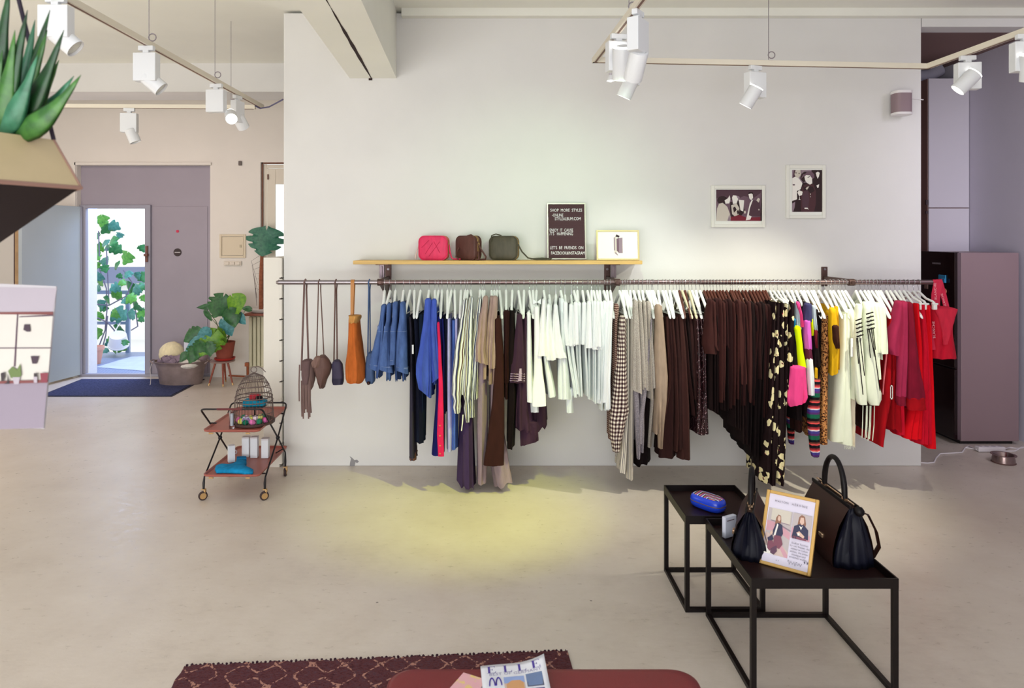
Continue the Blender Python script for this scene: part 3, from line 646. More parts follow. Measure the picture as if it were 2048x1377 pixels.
G(1111.7, 'top', wl[4], 'top', [('T', 'body', '600:1107-1117 660:1104-1121 700:1103-1128 718:1105-1135', f_w, {'fold': (2, .012)}), ('S', 'sleeve', '612:1108-1116 660:1105-1121 700:1104-1128 717:1107-1135', f_w, {'fold': (2, .014), 'y': 4.985})], hk='long')
G(1121.5, 'blouse', wl[5], 'blouse', [('T', 'body', '597:1117-1128 700:1114-1138 800:1118-1142', f_w2, {}), ('S', 'sleeve', '600:1120-1129 700:1118-1134 760:1116-1140 800:1117-1142', f_w2, {'y': 5.03}), ('S', 'under_sleeve', '780:1130-1148 827:1133-1148', f_w2, {'y': 5.06})])
G(1129.7, 'top', wl[6], 'top', [('T', 'body', '606:1126-1136 680:1126-1142 694:1130-1144 796:1142-1160', f_w2, {}), ('S', 'strap', '607:1127-1136 650:1127-1138 692:1131-1143', f_w, {'y': 5.0})], hk='long')
G(1142.7, 'top', wl[7], 'top', [('T', 'body', '612:1139-1148 690:1138-1152 790:1148-1166', f_w2, {}), ('S', 'sleeve', '612:1139-1148 660:1137-1150 693:1138-1152', f_w, {})], hk='long')
for k, hx in enumerate((1148, 1154.7, 1165)):
    G(hx, 'tee_shirt', 'white ribbed tee, %s of three before the knit block' % ('first', 'second', 'third')[k], 'tee shirt', [('T', 'body', '608:%d-%d 690:%d-%d 794:%d-%d' % (hx, hx + 9, hx, hx + 12, hx + 4, hx + 17), f_w2, {}), ('S', 'sleeve', '608:%d-%d 650:%d-%d 690:%d-%d' % (hx, hx + 9, hx - 1, hx + 10, hx - 2, hx + 11 - k), f_w, {'fold': (2, .008)})], group='white ribbed tees')
for k, hx in enumerate((1175, 1182.5, 1187, 1193.5, 1199.5)):
    hem = (697, 690, 700, 694, 700)[k]
    G(hx, 'sweater', 'fine white knit sweater, %s in the packed white row' % ('first', 'second', 'third', 'fourth', 'fifth')[k], 'sweater', [('T', 'body', '606:%d-%d 700:%d-%d %d:%d-%d' % (hx, hx + 8, hx, hx + 10, 800 + 4 * (k % 3), hx - 2, hx + 12), f_w2, {}), ('S', 'sleeve', '606:%d-%d 650:%d-%d %d:%d-%d' % (hx, hx + 8, hx - 2, hx + 9, hem, hx - 3, hx + 11), f_w, {'fold': (2, .008)})], group='white knit sweaters')
for k, hx in enumerate((1207.6, 1214, 1220.6)):
    G(hx, 'blouse', 'long white blouse, %s before the gingham shirt' % ('third', 'second', 'last')[k], 'blouse', [('T', 'body', '606:%d-%d 700:%d-%d 822:%d-%d' % (hx, hx + 8, hx - 2, hx + 6, hx - 8, hx + 2), f_w2, {}), ('S', 'sleeve', '606:%d-%d 690:%d-%d 760:%d-%d %d:%d-%d' % (hx - 1, hx + 8, hx - 6 - 3 * (2 - k), hx + 3, hx - 12, hx + 2, 808 - 2 * k + (16 if k == 2 else 0), hx - 14 + 3 * k, hx + 2), f_w, {'fold': (2, .01), 'y': 5.02 - .012 * k})], group='long white blouses')
# ---- gingham and stripes
G(1239, 'blouse', 'brown dotted blouse hidden half behind the gingham shirt', 'blouse', [('T', 'body', '612:1228-1240 680:1226-1240 900:1226-1244', f_dots, {}), ('S', 'sleeve', '612:1229-1239 660:1227-1237 720:1226-1240 800:1226-1244', f_dots, {'y': 5.05})])
G(1245, 'shirt', 'black and cream gingham shirt with puffed sleeve ending in a cuff', 'shirt', [('T', 'body', '636:1240-1253 720:1236-1254 880:1232-1252', f_ging, {}), ('S', 'sleeve', '636:1241-1252 700:1236-1252 770:1230-1256 812:1225-1258 850:1221-1253 885:1222-1245 898:1227-1242 906:1227-1241', f_ging, {'fold': (2, .012), 'd': .055})])
G(1249, 'shirt', 'second gingham shirt with an elbow sticking out beside the striped trousers', 'shirt', [('T', 'body', '640:1245-1256 760:1242-1256 850:1240-1254', f_ging, {}), ('S', 'sleeve', '640:1246-1254 740:1244-1255 800:1246-1257 826:1246-1259 848:1243-1252', f_ging, {'y': 5.03})])
G(1253, 'trousers', 'cream trousers with dark pinstripes and drawstring waist', 'trousers', [('B', 'leg', '636:1252-1261 700:1252-1262 800:1250-1262 900:1243-1260 948:1239-1258', f_pin, {'b': .18, 'hemb': .17})])
G(1260, 'trousers', 'longest pinstriped cream trousers beside the grey knit tees', 'trousers', [('B', 'leg', '633:1261-1268 740:1260-1270 860:1256-1270 962:1256-1268', f_pin, {'b': .17, 'hemb': .16, 'yc': 5.2})])
# ---- grey knits
for k, (hx, bd, sl) in enumerate(((1267, '605:1268-1277 780:1268-1284', '605:1268-1277 660:1266-1281 740:1266-1285 786:1266-1286'), (1276.6, '606:1277-1285 780:1278-1294', '606:1277-1285 680:1279-1291 740:1281-1295 776:1283-1296'),
        (1284.7, '606:1286-1294 780:1288-1304', '606:1286-1294 680:1287-1300 740:1288-1304 782:1290-1305'), (1293, '607:1294-1302 800:1296-1312', '607:1294-1303 680:1296-1308 740:1299-1311 778:1300-1312'))):
    G(hx, 'tee_shirt', 'grey heather knit tee with drooping sleeve, %s of the four' % ('first', 'second', 'third', 'fourth')[k], 'tee shirt', [('T', 'body', bd, f_grey, {}), ('S', 'sleeve', sl, f_grey, {'fold': (1, .014), 'd': .05, 'y': 5.0 + .006 * k, 'hs': -.02 if k == 0 else .0})], group='grey knit tees')
G(1298, 'cardigan', 'dark grey heather cardigan with long thin sleeves under the knit tees', 'cardigan', [('T', 'body', '640:1300-1308 760:1284-1304 850:1270-1296 890:1272-1292', f_grey2, {}), ('S', 'sleeve', '770:1267-1279 850:1271-1284 905:1274-1283 920:1275-1281', f_grey2, {'y': 5.02}), ('S', 'sleeve', '770:1281-1290 860:1282-1290 907:1283-1288', f_grey2, {'y': 5.025})])
G(1303, 'skirt', 'black skirt with a ragged low hem below the grey knits', 'skirt', [('B', 'skirt', '640:1303-1310 780:1290-1304 860:1276-1306 930:1267-1308', f_blk, {'b': .15, 'yc': 5.26, 'fold': (3, .012), 'hs': .02, 'wavy': .012})])
G(1306, 'trousers', 'light grey trousers with a straight leg beside the beige jacket', 'trousers', [('B', 'leg', '634:1304-1310 740:1306-1313 800:1300-1313 896:1293-1305', f_grey, {'b': .17, 'hemb': .15})])
G(1316, 'jacket', 'beige linen jacket with a full straight sleeve', 'jacket', [('T', 'body', '614:1312-1326 700:1312-1330 870:1308-1322', f_beige, {}), ('S', 'sleeve', '614:1312-1326 660:1312-1331 720:1310-1336 760:1311-1339 800:1314-1337 850:1318-1331 899:1319-1327', f_beige, {'fold': (2, .012), 'd': .055})])
# ---- cocoa skirts and trousers
for hx, nm, lb, pr, m in ((1325, 'trousers', 'cocoa brown trousers behind the beige jacket sleeve', '634:1331-1340 760:1336-1346 872:1312-1330', f_brown), (1331, 'skirt', 'long cocoa skirt flaring widest toward its hem', '634:1334-1346 720:1336-1352 820:1328-1356 880:1320-1358 918:1315-1360', f_brown2), (1339.4, 'trousers', 'cocoa trousers with a fine pale side piping', '632:1339-1351 720:1344-1360 840:1346-1366 904:1342-1362', f_brown),
        (1347, 'skirt', 'dark cocoa pleated skirt behind the front panel skirt', '634:1348-1360 760:1352-1370 900:1352-1374', f_brown2), (1353, 'skirt', 'cocoa brown wrap skirt with a smooth front panel reaching lowest', '630:1356-1370 720:1358-1378 820:1358-1384 921:1358-1386', f_brown)):
    G(hx, nm, lb, nm, [('B', 'skirt' if nm == 'skirt' else 'leg', pr, m, {'b': .18, 'hemb': .18, 'fold': (2, .012), 'yc': 5.22})])
for hx, hk, lb, pr in ((1358.8, 'brown', 'dark trousers on the first brown hanger beside cocoa skirts', '630:1364-1374 720:1370-1384 832:1384-1396'), (1364, 'cream', 'black brown trousers on the first cream hanger', '628:1370-1381 720:1376-1392 835:1388-1400'),
        (1370, 'brown', 'cocoa blouse on the brown hanger between two cream ones', '628:1376-1388 720:1380-1396 800:1386-1400'), (1378, 'cream', 'dark cocoa trousers on the second cream hanger', '628:1384-1396 720:1388-1400 838:1390-1408')):
    G(hx, 'trousers' if 'trousers' in lb else 'blouse', lb, 'trousers' if 'trousers' in lb else 'blouse', [('B', 'leg' if 'trousers' in lb else 'body', pr, f_brown2 if 'cocoa' in lb else f_dk, {'b': .18, 'fold': (2, .01)})], hk=hk)
for hx, lb, pr in ((1384, 'brown sequined trousers beside the cream hangers', '628:1390-1400 700:1392-1406 800:1392-1408 868:1388-1408'), (1392, 'brown sequined trousers in the middle, glittering most', '629:1398-1408 700:1402-1414 800:1404-1416 872:1398-1416'), (1400, 'brown sequined trousers next to the row of brown tops', '637:1404-1414 700:1406-1416 800:1406-1418 870:1406-1420')):
    G(hx, 'trousers', lb, 'trousers', [('B', 'leg', pr, f_seq, {'b': .19, 'fold': (1, .008)})], group='sequined trousers')
# ---- twenty brown tops on brown hangers
ords = ('first', 'second', 'third', 'fourth', 'fifth', 'sixth', 'seventh', 'eighth', 'ninth', 'tenth', 'eleventh', 'twelfth', 'thirteenth', 'fourteenth', 'fifteenth', 'sixteenth', 'seventeenth', 'eighteenth', 'nineteenth', 'last')
hooks = (1408.3, 1414.5, 1420.6, 1426.7, 1433.8, 1440, 1446, 1453, 1461, 1465, 1471, 1477, 1485, 1491.4, 1499.4, 1506, 1512.6, 1519, 1525.8, 1531)
hems = (822, 826, 826, 820, 822, 822, 822, 855, 858, 862, 888, 890, 891, 908, 915, 925, 912, 913, 912, 910); slv = (709, 702, 702, 806, 802, 700, 818, 812, 800, 770, 812, 750, 806, 800, 812, 760, 830, 836, 830, 820)
kinds = ('tee_shirt', 'blouse', 'tee_shirt', 'blouse', 'blouse', 'tee_shirt', 'blouse', 'blouse')
for k, hx in enumerate(hooks):
    n = hx + 15; nm = kinds[k % 8]; m = f_top[(0, 2, 1, 0, 2, 1, 3, 0)[k % 8]] if k < 13 else (f_top[3], f_dk, f_choc)[k % 3]
    lng = slv[k] > 790; tp = 602 + k * .55 + 3 * math.sin(k * 1.9); w = 7 + 1.5 * math.sin(k * 2.7)
    low = n - (2 if k < 12 else 8)
    body = '%f:%f-%f 690:%f-%f %d:%f-%f' % (tp, n - 8, n + 4, n - 4, n + 6, hems[k], low - 3, low + 10)
    s = '%f:%f-%f 640:%f-%f %f:%f-%f %d:%f-%f' % (tp, n - 5, n + 4, n - 3 if k else n - 12, n + 5 + w * .2, (690 if not lng else 740), (n - 3 if k else n - 17) - (4 if k > 13 else 0), n + (14 if not lng else w) - (8 if k > 13 else 0), slv[k], n - (2 if lng else -3) - (14 if k == 0 else 0) - (6 if k > 13 else 0), n + (16 if not lng else w - 2) - (10 if k > 13 else 0))
    lab = {'tee_shirt': 'dark brown wide-sleeved tee', 'blouse': 'dark brown long-sleeved blouse'}[nm]
    G(hx, nm, lab + ', ' + ords[k] + ' garment in the row on brown hangers', 'tee shirt' if nm == 'tee_shirt' else 'blouse', [('T', 'body', body, f_dk if k < 12 else f_blk, {'fold': (2, .008), 'n': 30}), ('S', 'sleeve', s, m, {'fold': (1, .01), 'd': .05, 'y': 5.0 + .004 * (k % 3)})], hk='brown', group='dark brown tops on brown hangers', rz=.06)  # near-black bodies put the dimness low in the row into the cloth colour
# ---- floral trousers on clip hangers
for hx, lb, pr in ((1539.5, 'black floral trousers with cream blossoms, nearest the brown tops', '604:1546-1556 700:1541-1553 800:1535-1553 900:1525-1549 968:1525-1546'), (1547, 'black floral trousers whose leg tapers to a narrow hem', '606:1554-1563 700:1550-1563 800:1548-1562 900:1540-1562 973:1541-1555'),
        (1555.5, 'black floral skirt with large cream petals amid floral trousers', '607:1561-1571 700:1558-1572 800:1557-1572 900:1553-1574 960:1553-1572'), (1563.5, 'black floral trousers hanging lowest toward the floor', '608:1569-1579 700:1569-1581 800:1566-1580 900:1560-1577 945:1558-1575 973:1558-1573')):
    G(hx, 'skirt' if 'skirt' in lb else 'trousers', lb, 'skirt' if 'skirt' in lb else 'trousers', [('B', 'leg', pr, f_flor, {'b': .20, 'fold': (2, .01), 'yc': 5.175})], hk='clip')
# ---- colourful jackets
t = G(1573, 'blouse', 'black floral blouse with pink motifs beside the clip-hung trousers', 'blouse', [('T', 'body', '604:1582-1592 700:1576-1590 800:1572-1586', f_flor, {}), ('S', 'sleeve', '606:1582-1591 660:1580-1590 730:1576-1588 800:1574-1584', f_flor, {})])
t = G(1583, 'sports_jacket', 'colour-block jacket with neon yellow and hot pink sleeve panels', 'jacket', [('T', 'body', '605:1590-1606 700:1584-1612 800:1580-1616 842:1582-1616', f_blk, {}), ('S', 'shoulder_panel', '606:1591-1600 640:1594-1604 660:1594-1606', f_silver, {'y': 4.995}), ('S', 'piping', '607:1594-1601 630:1601-1606 655:1603-1608', f_pink, {'y': 4.98, 'd': .02}), ('S', 'blue_panel', '640:1587-1593 660:1587-1592 672:1588-1591', f_cyan, {'y': 4.99, 'd': .03}), ('S', 'neon_panel', '656:1591-1604 700:1595-1609 737:1599-1615', f_neon, {'y': 4.965, 'fold': (0, 0)}), ('S', 'upper_sleeve', '660:1585-1606 737:1583-1612', f_blk, {'y': 4.985}), ('S', 'pink_sleeve', '736:1584-1615 770:1580-1618 800:1578-1619 811:1583-1614', f_pink, {'y': 4.945, 'd': .06, 'fold': (3, .016), 'hs': .015})])
t = G(1592, 'sports_jacket', 'jacket with magenta, black and white sleeve beside the neon panel', 'jacket', [('T', 'body', '605:1606-1618 700:1610-1630 836:1606-1630', f_blk, {}), ('S', 'printed_shoulder', '610:1612-1626 645:1610-1626', FAB('navy print', (60, 58, 96)), {'y': 4.98}), ('S', 'magenta_sleeve', '643:1611-1623 670:1611-1625 700:1613-1626', f_mag, {'y': 4.97}), ('S', 'dark_band', '699:1613-1626 720:1615-1628', FAB('maroon band', (96, 34, 58)), {'y': 4.969}), ('S', 'white_cuff', '719:1616-1628 760:1618-1632 792:1620-1632', f_w2, {'y': 4.965})])
G(1601.7, 'sports_jacket', 'black windbreaker with yellow and pink inserts on its sleeve', 'jacket', [('T', 'body', '608:1616-1630 700:1620-1640 820:1612-1636', f_blk, {}), ('S', 'yellow_insert', '640:1622-1627 660:1624-1628 672:1624-1627', f_neon, {'y': 4.985, 'd': .02}), ('S', 'pale_insert', '614:1625-1633 650:1627-1636 662:1630-1637', f_silver, {'y': 4.982, 'd': .02}), ('S', 'pink_insert', '661:1629-1637 680:1631-1636 697:1633-1636', f_bern, {'y': 4.98, 'd': .02}), ('S', 'black_sleeve', '668:1626-1640 735:1630-1643', f_blk, {'y': 4.99}), ('S', 'mustard_cuff', '738:1631-1637 780:1631-1638 806:1629-1633', f_must, {'y': 4.988, 'd': .03})])
G(1608, 'skirt', 'wine brown skirt peeking out below the colour-block jacket', 'skirt', [('B', 'skirt', '640:1618-1630 760:1606-1622 840:1592-1612 866:1594-1610', f_coat, {'b': .16})])
G(1615, 'sweater', 'multicoloured serape-striped knit sweater with a long sleeve', 'sweater', [('T', 'body', '620:1628-1642 720:1630-1644 840:1622-1643', f_blk, {}), ('S', 'striped_sleeve', '760:1630-1643 830:1619-1643 870:1621-1642 895:1622-1642 912:1625-1642 916:1627-1640', f_serape, {'y': 4.975})])
G(1623, 'sweater', 'second serape-striped sweater, only its sleeve end visible', 'sweater', [('T', 'body', '626:1636-1648 720:1636-1646 820:1620-1640', f_blk, {'b': .2}), ('S', 'striped_sleeve', '800:1578-1590 850:1579-1592 880:1580-1590 890:1583-1589', f_serape, {'y': 5.18})])
G(1628, 'trousers', 'leopard print trousers in shadow behind the brighter leopard leg', 'trousers', [('B', 'leg', '632:1640-1652 720:1641-1654 870:1640-1652', f_leo, {'b': .17})])
G(1637.6, 'trousers', 'leopard print trousers with a long straight orange-brown leg', 'trousers', [('B', 'leg', '632:1646-1662 700:1645-1664 800:1642-1663 870:1638-1663 891:1640-1663', f_leo, {'b': .19, 'fold': (1, .006)})])
G(1650, 'blouse', 'mustard yellow satin blouse next to the leopard trousers', 'blouse', [('T', 'body', '616:1660-1674 700:1664-1680 750:1663-1678', f_must, {}), ('S', 'sleeve', '620:1662-1675 660:1663-1679 710:1665-1680 750:1664-1678', f_must, {'hs': .01})])
G(1660.7, 'top', 'mustard top with a dark brown fur patch', 'top', [('T', 'body', '614:1670-1682 700:1674-1684 740:1674-1682', f_must, {}), ('S', 'fur_patch', '654:1668-1680 680:1669-1681 698:1674-1681', f_fur, {'y': 4.955})])
# ---- cream jeans and tops
G(1667, 'jeans', 'white jeans with a frayed hem, nearest the mustard tops', 'jeans', [('B', 'leg', '628:1685-1696 700:1682-1702 800:1674-1704 880:1664-1706 886:1664-1706', f_cream, {'b': .19, 'fold': (1, .008), 'wavy': .004})])
t = G(1676.8, 'jeans', 'cream jeans with the widest frayed hem beside the striped shirt', 'jeans', [('B', 'leg', '626:1694-1706 700:1690-1704 800:1686-1708 892:1680-1713', f_cream, {'b': .2, 'fold': (1, .008), 'wavy': .004})])
mb = MB()
for k in range(9): mb.tube([P(1690 + k * 2.4, 891, 5.03), P(1689 + k * 2.5, 895, 5.03), P(1690 + k * 2.4 + math.sin(k) * 2, 899 + 2 * math.sin(k * 3), 5.03)], .0012, 4)
obj('fringe_hem', mb, f_cream, t)
G(1684, 'jeans', 'ecru jeans showing a beige hem behind the cream pair', 'jeans', [('B', 'leg', '628:1702-1712 720:1704-1713 894:1700-1715', FAB('ecru', (226, 210, 188)), {'b': .18})])
t = G(1691, 'top', 'white sleeveless top with a long printed paper tag', 'top', [('T', 'body', '620:1698-1714 700:1704-1714 800:1704-1712', f_cream, {})])
obj('paper_tag', MB().box2((XX(1701, 4.99), 4.988, ZZ(714, 4.99)), (XX(1706, 4.99), 4.99, ZZ(677, 4.99))), f_tag, t)
for hx, lb, bd, sl, bars, ln in ((1712, 'cream blouse with black stripes, its cuff nearest the jeans', '612:1717-1726 800:1716-1734', '612:1718-1727 650:1712-1726 720:1711-1732 770:1713-1735 797:1716-1737 811:1722-1737', (640, 672, 1711, 1723), ((1713, 676, 1717, 728), (1715, 676, 1726, 790), (1720, 676, 1729, 752))),
        (1721, 'cream blouse with black stripes and the broadest cuff', '608:1730-1742 800:1738-1760', '608:1732-1744 650:1731-1748 720:1736-1757 770:1736-1763 797:1738-1769 812:1746-1762', (627, 658, 1732, 1746), ((1735, 658, 1741, 716), (1738, 658, 1750, 714), (1743, 658, 1760, 782), (1746, 656, 1751, 700)))):
    t = G(hx, 'blouse', lb, 'blouse', [('T', 'body', bd, f_cream, {}), ('S', 'sleeve', sl, f_cream, {'y': 4.975, 'd': .05, 'fold': (1, .006)})], group='black-striped cream blouses')
    y0, y1, xa, xb = bars
    mb = MB(); YY = 4.962
    for k in range(5):
        py = lerp(y0, y1, k / 4); mb.tube([P(xa + k * .6, py + 2, YY), P((xa + xb) / 2 + k * .6, py, YY - .012), P(xb + k * .8, py - 2, YY)], .005, 6)
    for x0, p0, x1, p1 in ln: mb.tube([P(lerp(x0, x1, q), lerp(p0, p1, q), YY - .011) for q in (0, .25, .5, .75, 1)], .0034, 6)
    obj('black_stripes', mb, f_blk, t, True)
    mb = MB()
    for q in range(3): mb.tube([P(hx + 14 + q * 7, 812, 5.04), P(hx + 13 + q * 7, 850, 5.03), P(hx + 14 + q * 6 - 2, 876 + q * 3, 5.03)], .0035, 6)
    obj('tie', mb, f_cream, t, True)
for k, (hx, bd, sl) in enumerate(((1729.6, '606:1740-1750 780:1744-1764', '607:1741-1751 650:1745-1757 720:1748-1762 760:1752-1764'), (1736.7, '608:1747-1758 740:1752-1766', '608:1748-1758 650:1752-1764 690:1754-1768 707:1756-1766'), (1743.8, '610:1754-1766 720:1760-1772', '610:1756-1766 650:1760-1772 690:1760-1776 705:1761-1775'), (1752, '612:1763-1772 700:1766-1778', '612:1764-1772 640:1766-1776 690:1765-1778 709:1765-1778'))):
    G(hx, 'tee_shirt', 'cream rolled-sleeve tee, %s of four beside the red clothes' % ('first', 'second', 'third', 'fourth')[k], 'tee shirt', [('T', 'body', bd, f_cream, {}), ('S', 'sleeve', sl, f_cream, {'y': 4.99 - .008 * k})], group='cream tees')
# ---- red block
t = G(1761.7, 'trousers', 'deep red trousers with a fine pink side piping', 'trousers', [('B', 'leg', '634:1777-1788 720:1773-1790 800:1768-1790 860:1760-1778 895:1757-1773', f_dred, {'b': .19, 'fold': (1, .006), 'hs': -.012}), ('S', 'side_piping', '700:1774-1775.5 790:1766-1767.5', FAB('pink piping', (236, 120, 130)), {'y': 5.02, 'd': .01, 'fold': (0, 0)})])
G(1757, 'trousers', 'dark wine trousers seen between the blouse ties and red leg', 'trousers', [('B', 'leg', '640:1766-1774 780:1742-1768 860:1730-1758 872:1746-1756', f_coat, {'b': .12, 'yc': 5.3})], hl='white hanger of the dark wine trousers')
t = G(1772.6, 'skirt', 'crimson wrap skirt with a square white-edged label at its hip', 'skirt', [('B', 'skirt', '628:1782-1794 720:1784-1800 800:1782-1808 862:1778-1812', f_dred, {'b': .19, 'fold': (2, .012), 'hs': -.02, 'wavy': .008})])
x0, x1, z0, z1 = XX(1780, 4.99), XX(1785, 4.99), ZZ(799, 4.99), ZZ(771, 4.99); mb = MB()
for lo, hi in (((x0, z0), (x1, z0 + .008)), ((x0, z1 - .008), (x1, z1)), ((x0, z0), (x0 + .004, z1)), ((x1 - .004, z0), (x1, z1))): mb.box2((lo[0], 4.985, lo[1]), (hi[0], 4.988, hi[1]))
obj('square_label', mb, f_tag, t)
G(1780.6, 'skirt', 'crimson skirt hanging behind the rose hooded sweater', 'skirt', [('B', 'skirt', '622:1788-1800 720:1790-1806 800:1790-1816 872:1800-1814', f_crim, {'b': .19})])
G(1790, 'hooded_sweater', 'faded rose sweater with its elbow bulging out', 'sweater', [('T', 'body', '606:1796-1808 700:1792-1812 790:1790-1812', f_rose, {}), ('S', 'sleeve', '606:1798-1811 640:1793-1813 670:1784-1814 700:1781-1811 712:1786-1806', f_rose, {'fold': (1, .014), 'd': .06, 'y': 4.98})])
G(1799, 'sweater', 'faded rose sweater with a long smooth ribbed cuff', 'sweater', [('T', 'body', '606:1804-1818 700:1804-1822 812:1798-1820', f_rose, {}), ('S', 'sleeve', '606:1805-1818 650:1806-1819 720:1801-1820 795:1797-1817', f_rose, {'y': 4.97}), ('S', 'cuff', '794:1797-1816 813:1798-1815', f_rose2, {'y': 4.969, 'd': .036})])
G(1808, 'sweater', 'dark rose sweater with a deep ribbed cuff beside the red skirts', 'sweater', [('T', 'body', '606:1813-1830 700:1816-1846 822:1818-1858', f_rose2, {}), ('S', 'sleeve', '608:1815-1829 650:1818-1834 720:1818-1842 800:1818-1855', f_rose2, {'y': 4.985, 'd': .05}), ('S', 'cuff', '798:1818-1855 822:1820-1856', f_dred, {'y': 4.984, 'd': .046})])
for hx, lb, pr in ((1815.5, 'scarlet pleated skirt nearest the dark rose sweater', '608:1832-1842 700:1836-1850 800:1826-1856 880:1808-1858'), (1827, 'scarlet pleated skirt, middle one of the three', '610:1843-1853 700:1846-1862 800:1842-1870 890:1836-1872'), (1837, 'scarlet pleated skirt beside the red tote bag, longest one', '611:1854-1864 700:1857-1869 800:1858-1875 899:1856-1881')):
    G(hx, 'skirt', lb, 'skirt', [('B', 'pleated_skirt', pr, f_scar if hx != 1827 else f_crim, {'b': .19, 'fold': (4, .012), 'hemb': .22})], hk='clip', group='scarlet pleated skirts')

# ------------------------------------------------------------------ bags hanging from the rail
def strap(mb, x0, x1, pyb, w=.006, y=RYc, flat=False, top=None):
    """loop over the rail down to both bag corners"""
    zt = RZ + RR + .004; zb = ZZ(pyb, y); xm = XX(top if top else (x0 + x1) / 2, y)
    a = [Vector((XX(x0, y), y - .03, zb)), Vector((lerp(XX(x0, y), xm, .8), y - .022, RZ - .05)), Vector((xm - .004, y - .020, RZ)), Vector((xm, y, zt)), Vector((xm + .004, y + .021, RZ)), Vector((lerp(XX(x1, y), xm, .8), y + .005, RZ - .06)), Vector((XX(x1, y), y - .01, zb))]
    return mb.tube(a, w, 8)
m_gb = FAB('grey brown suede', (122, 98, 94)); m_gb2 = FAB('dark taupe leather', (104, 78, 72), .6); m_nv = FAB('navy leather', (44, 40, 62), .5); m_tan = FAB('tan suede', (188, 100, 44), var=.18); m_tan2 = M('tan strap leather', (190, 126, 60), .5); m_bg = FAB('blue grey leather', (70, 92, 132), .5)
t = thing('fringed_bag', 'grey-brown suede bag with long fringe hanging first on the rail', 'bag', (XX(611, RYc), RYc, 1.1))
obj('hanging_strap', strap(MB(), 605, 618, 740, .0075, top=611), m_gb, t, True)
obj('body', sleeve('724:603-624 735:600-626 760:602-627 775:606-624 782:610-620', y=5.12, d=.05, fold=(2, .01)), m_gb, t, True)
obj('flap', sleeve('724:602-620 750:601-619 770:604-616', y=5.105, d=.03, fold=(1, .006)), FAB('suede flap', (104, 82, 82)), t, True)
mb = MB()
for k in range(11):
    x = 603 + k * 1.75; mb.tube([P(x, 762, 5.12), P(x + .4 * math.sin(k), 800, 5.115 + .006 * math.sin(k * 2)), P(x + 1 + math.sin(k * 2.1), 828 + 10 * math.sin(k * .9 + .6), 5.12)], .0055, 5)
mb.tube([P(599, 730, 5.12), P(598, 770, 5.12), P(598.5, 803, 5.12)], .005, 5)
obj('fringe', mb, m_gb, t, True)
t = thing('pouch_bag', 'dark taupe leather pouch bag beside the fringed bag', 'bag', (XX(640, RYc), RYc, 1.1))
obj('hanging_strap', strap(MB(), 635, 649, 724, .0045, top=639), m_gb2, t, True)
obj('body', sleeve('716:634-650 722:624-655 735:621-660 748:626-657 765:632-650 778:637-646', y=5.11, d=.06, fold=(2, .012)), m_gb2, t, True)
obj('rim', sleeve('717:627-641 728:620-640 736:624-636', y=5.10, d=.03, fold=(2, .008)), FAB('taupe rim', (132, 104, 96)), t, True)
t = thing('small_bag', 'small dark navy flap bag hanging between the pouch and the tan tote', 'bag', (XX(672, RYc), RYc, 1.1))
obj('hanging_strap', strap(MB(), 669.5, 675, 728, .0055), m_gb2, t, True)
obj('body', sleeve('725:664-680 730:662-683 765:662-686 771:664-684', y=5.14, d=.045, fold=(1, .004)), m_nv, t, True)
obj('flap', sleeve('725:665-680 731:662-683 758:664-685', y=5.134, d=.02, fold=(0, 0)), FAB('navy flap', (58, 52, 74), .5), t, True)
t = thing('tote_bag', 'tan suede bucket tote hanging from one wide strap', 'bag', (XX(706, RYc), RYc, 1.1))
mb = MB(); zt = RZ + RR + .003
x = XX(706, RYc)
mb.loft([[Vector((x - .014 * k, y, z)), Vector((x + .014 * k, y, z)), Vector((x + .014 * k, y + .003, z)), Vector((x - .014 * k, y + .003, z))] for y, z, k in ((5.175, ZZ(648, 5.17), .55), (5.2, RZ - .08, .9), (5.206, RZ, 1), (5.215, RZ + .017, 1), (5.23, zt, 1), (5.246, RZ + .015, 1), (5.252, RZ, 1), (5.235, RZ - .1, .9), (5.22, ZZ(648, 5.2), .6))], True, True)
obj('strap', mb, m_tan2, t)
obj('body', sleeve('636:695-717 645:694-716 670:693-717 700:691-721 735:687-727 760:688-727 768:691-722', y=5.09, d=.09, fold=(2, .016), top=.9), m_tan, t, True)
obj('rim', sleeve('633:694-718 647:695-715', y=5.08, d=.092, fold=(2, .018), K=4, top=.9), FAB('pale suede edge', (206, 150, 84)), t, True)
t = thing('shoulder_bag', 'blue-grey leather shoulder bag hanging beside the denim tops', 'bag', (XX(738, RYc), RYc, 1.1))
obj('hanging_strap', strap(MB(), 737, 741, 716, .0055), m_bg, t, True)
obj('body', sleeve('708:735-744 716:731-746 740:728-748 764:729-749 769:733-745', y=5.15, d=.05, fold=(1, .006)), m_bg, t, True)
obj('clasp', MB().ball(P(737, 767, 5.14), .014, 10), M('dark clasp', (58, 30, 30), .4, .5), t, True)
# red tote
m_tote = FAB('red mesh nylon', (196, 16, 44), .7); m_webb = FAB('pink webbing', (204, 44, 72), .8)
t = thing('tote_bag', 'red tote bag with wide printed straps at the rail end', 'bag', (XX(1878, RYc), RYc, 1.1))
def band(pts, w): return MB().loft([[p + Vector((-w, 0, 0)), p + Vector((w, 0, 0)), p + Vector((w, .004, 0)), p + Vector((-w, .004, 0))] for p in pts], True, True)
xt = XX(1866, RYc) - .03
sb = [P(1868, 700, 5.10), P(1870, 640, 5.14), P(1872, 590, 5.19), Vector((XX(1873, RYc), RYc - .021, RZ)), Vector((XX(1873, RYc), RYc - .010, RZ + .021)), Vector((XX(1873, RYc), RYc + .012, RZ + .021)), Vector((XX(1873, RYc), RYc + .022, RZ)), P(1880, 590, 5.25), P(1898, 625, 5.2)]
obj('strap', band(sb[:6], .034), m_webb, t)
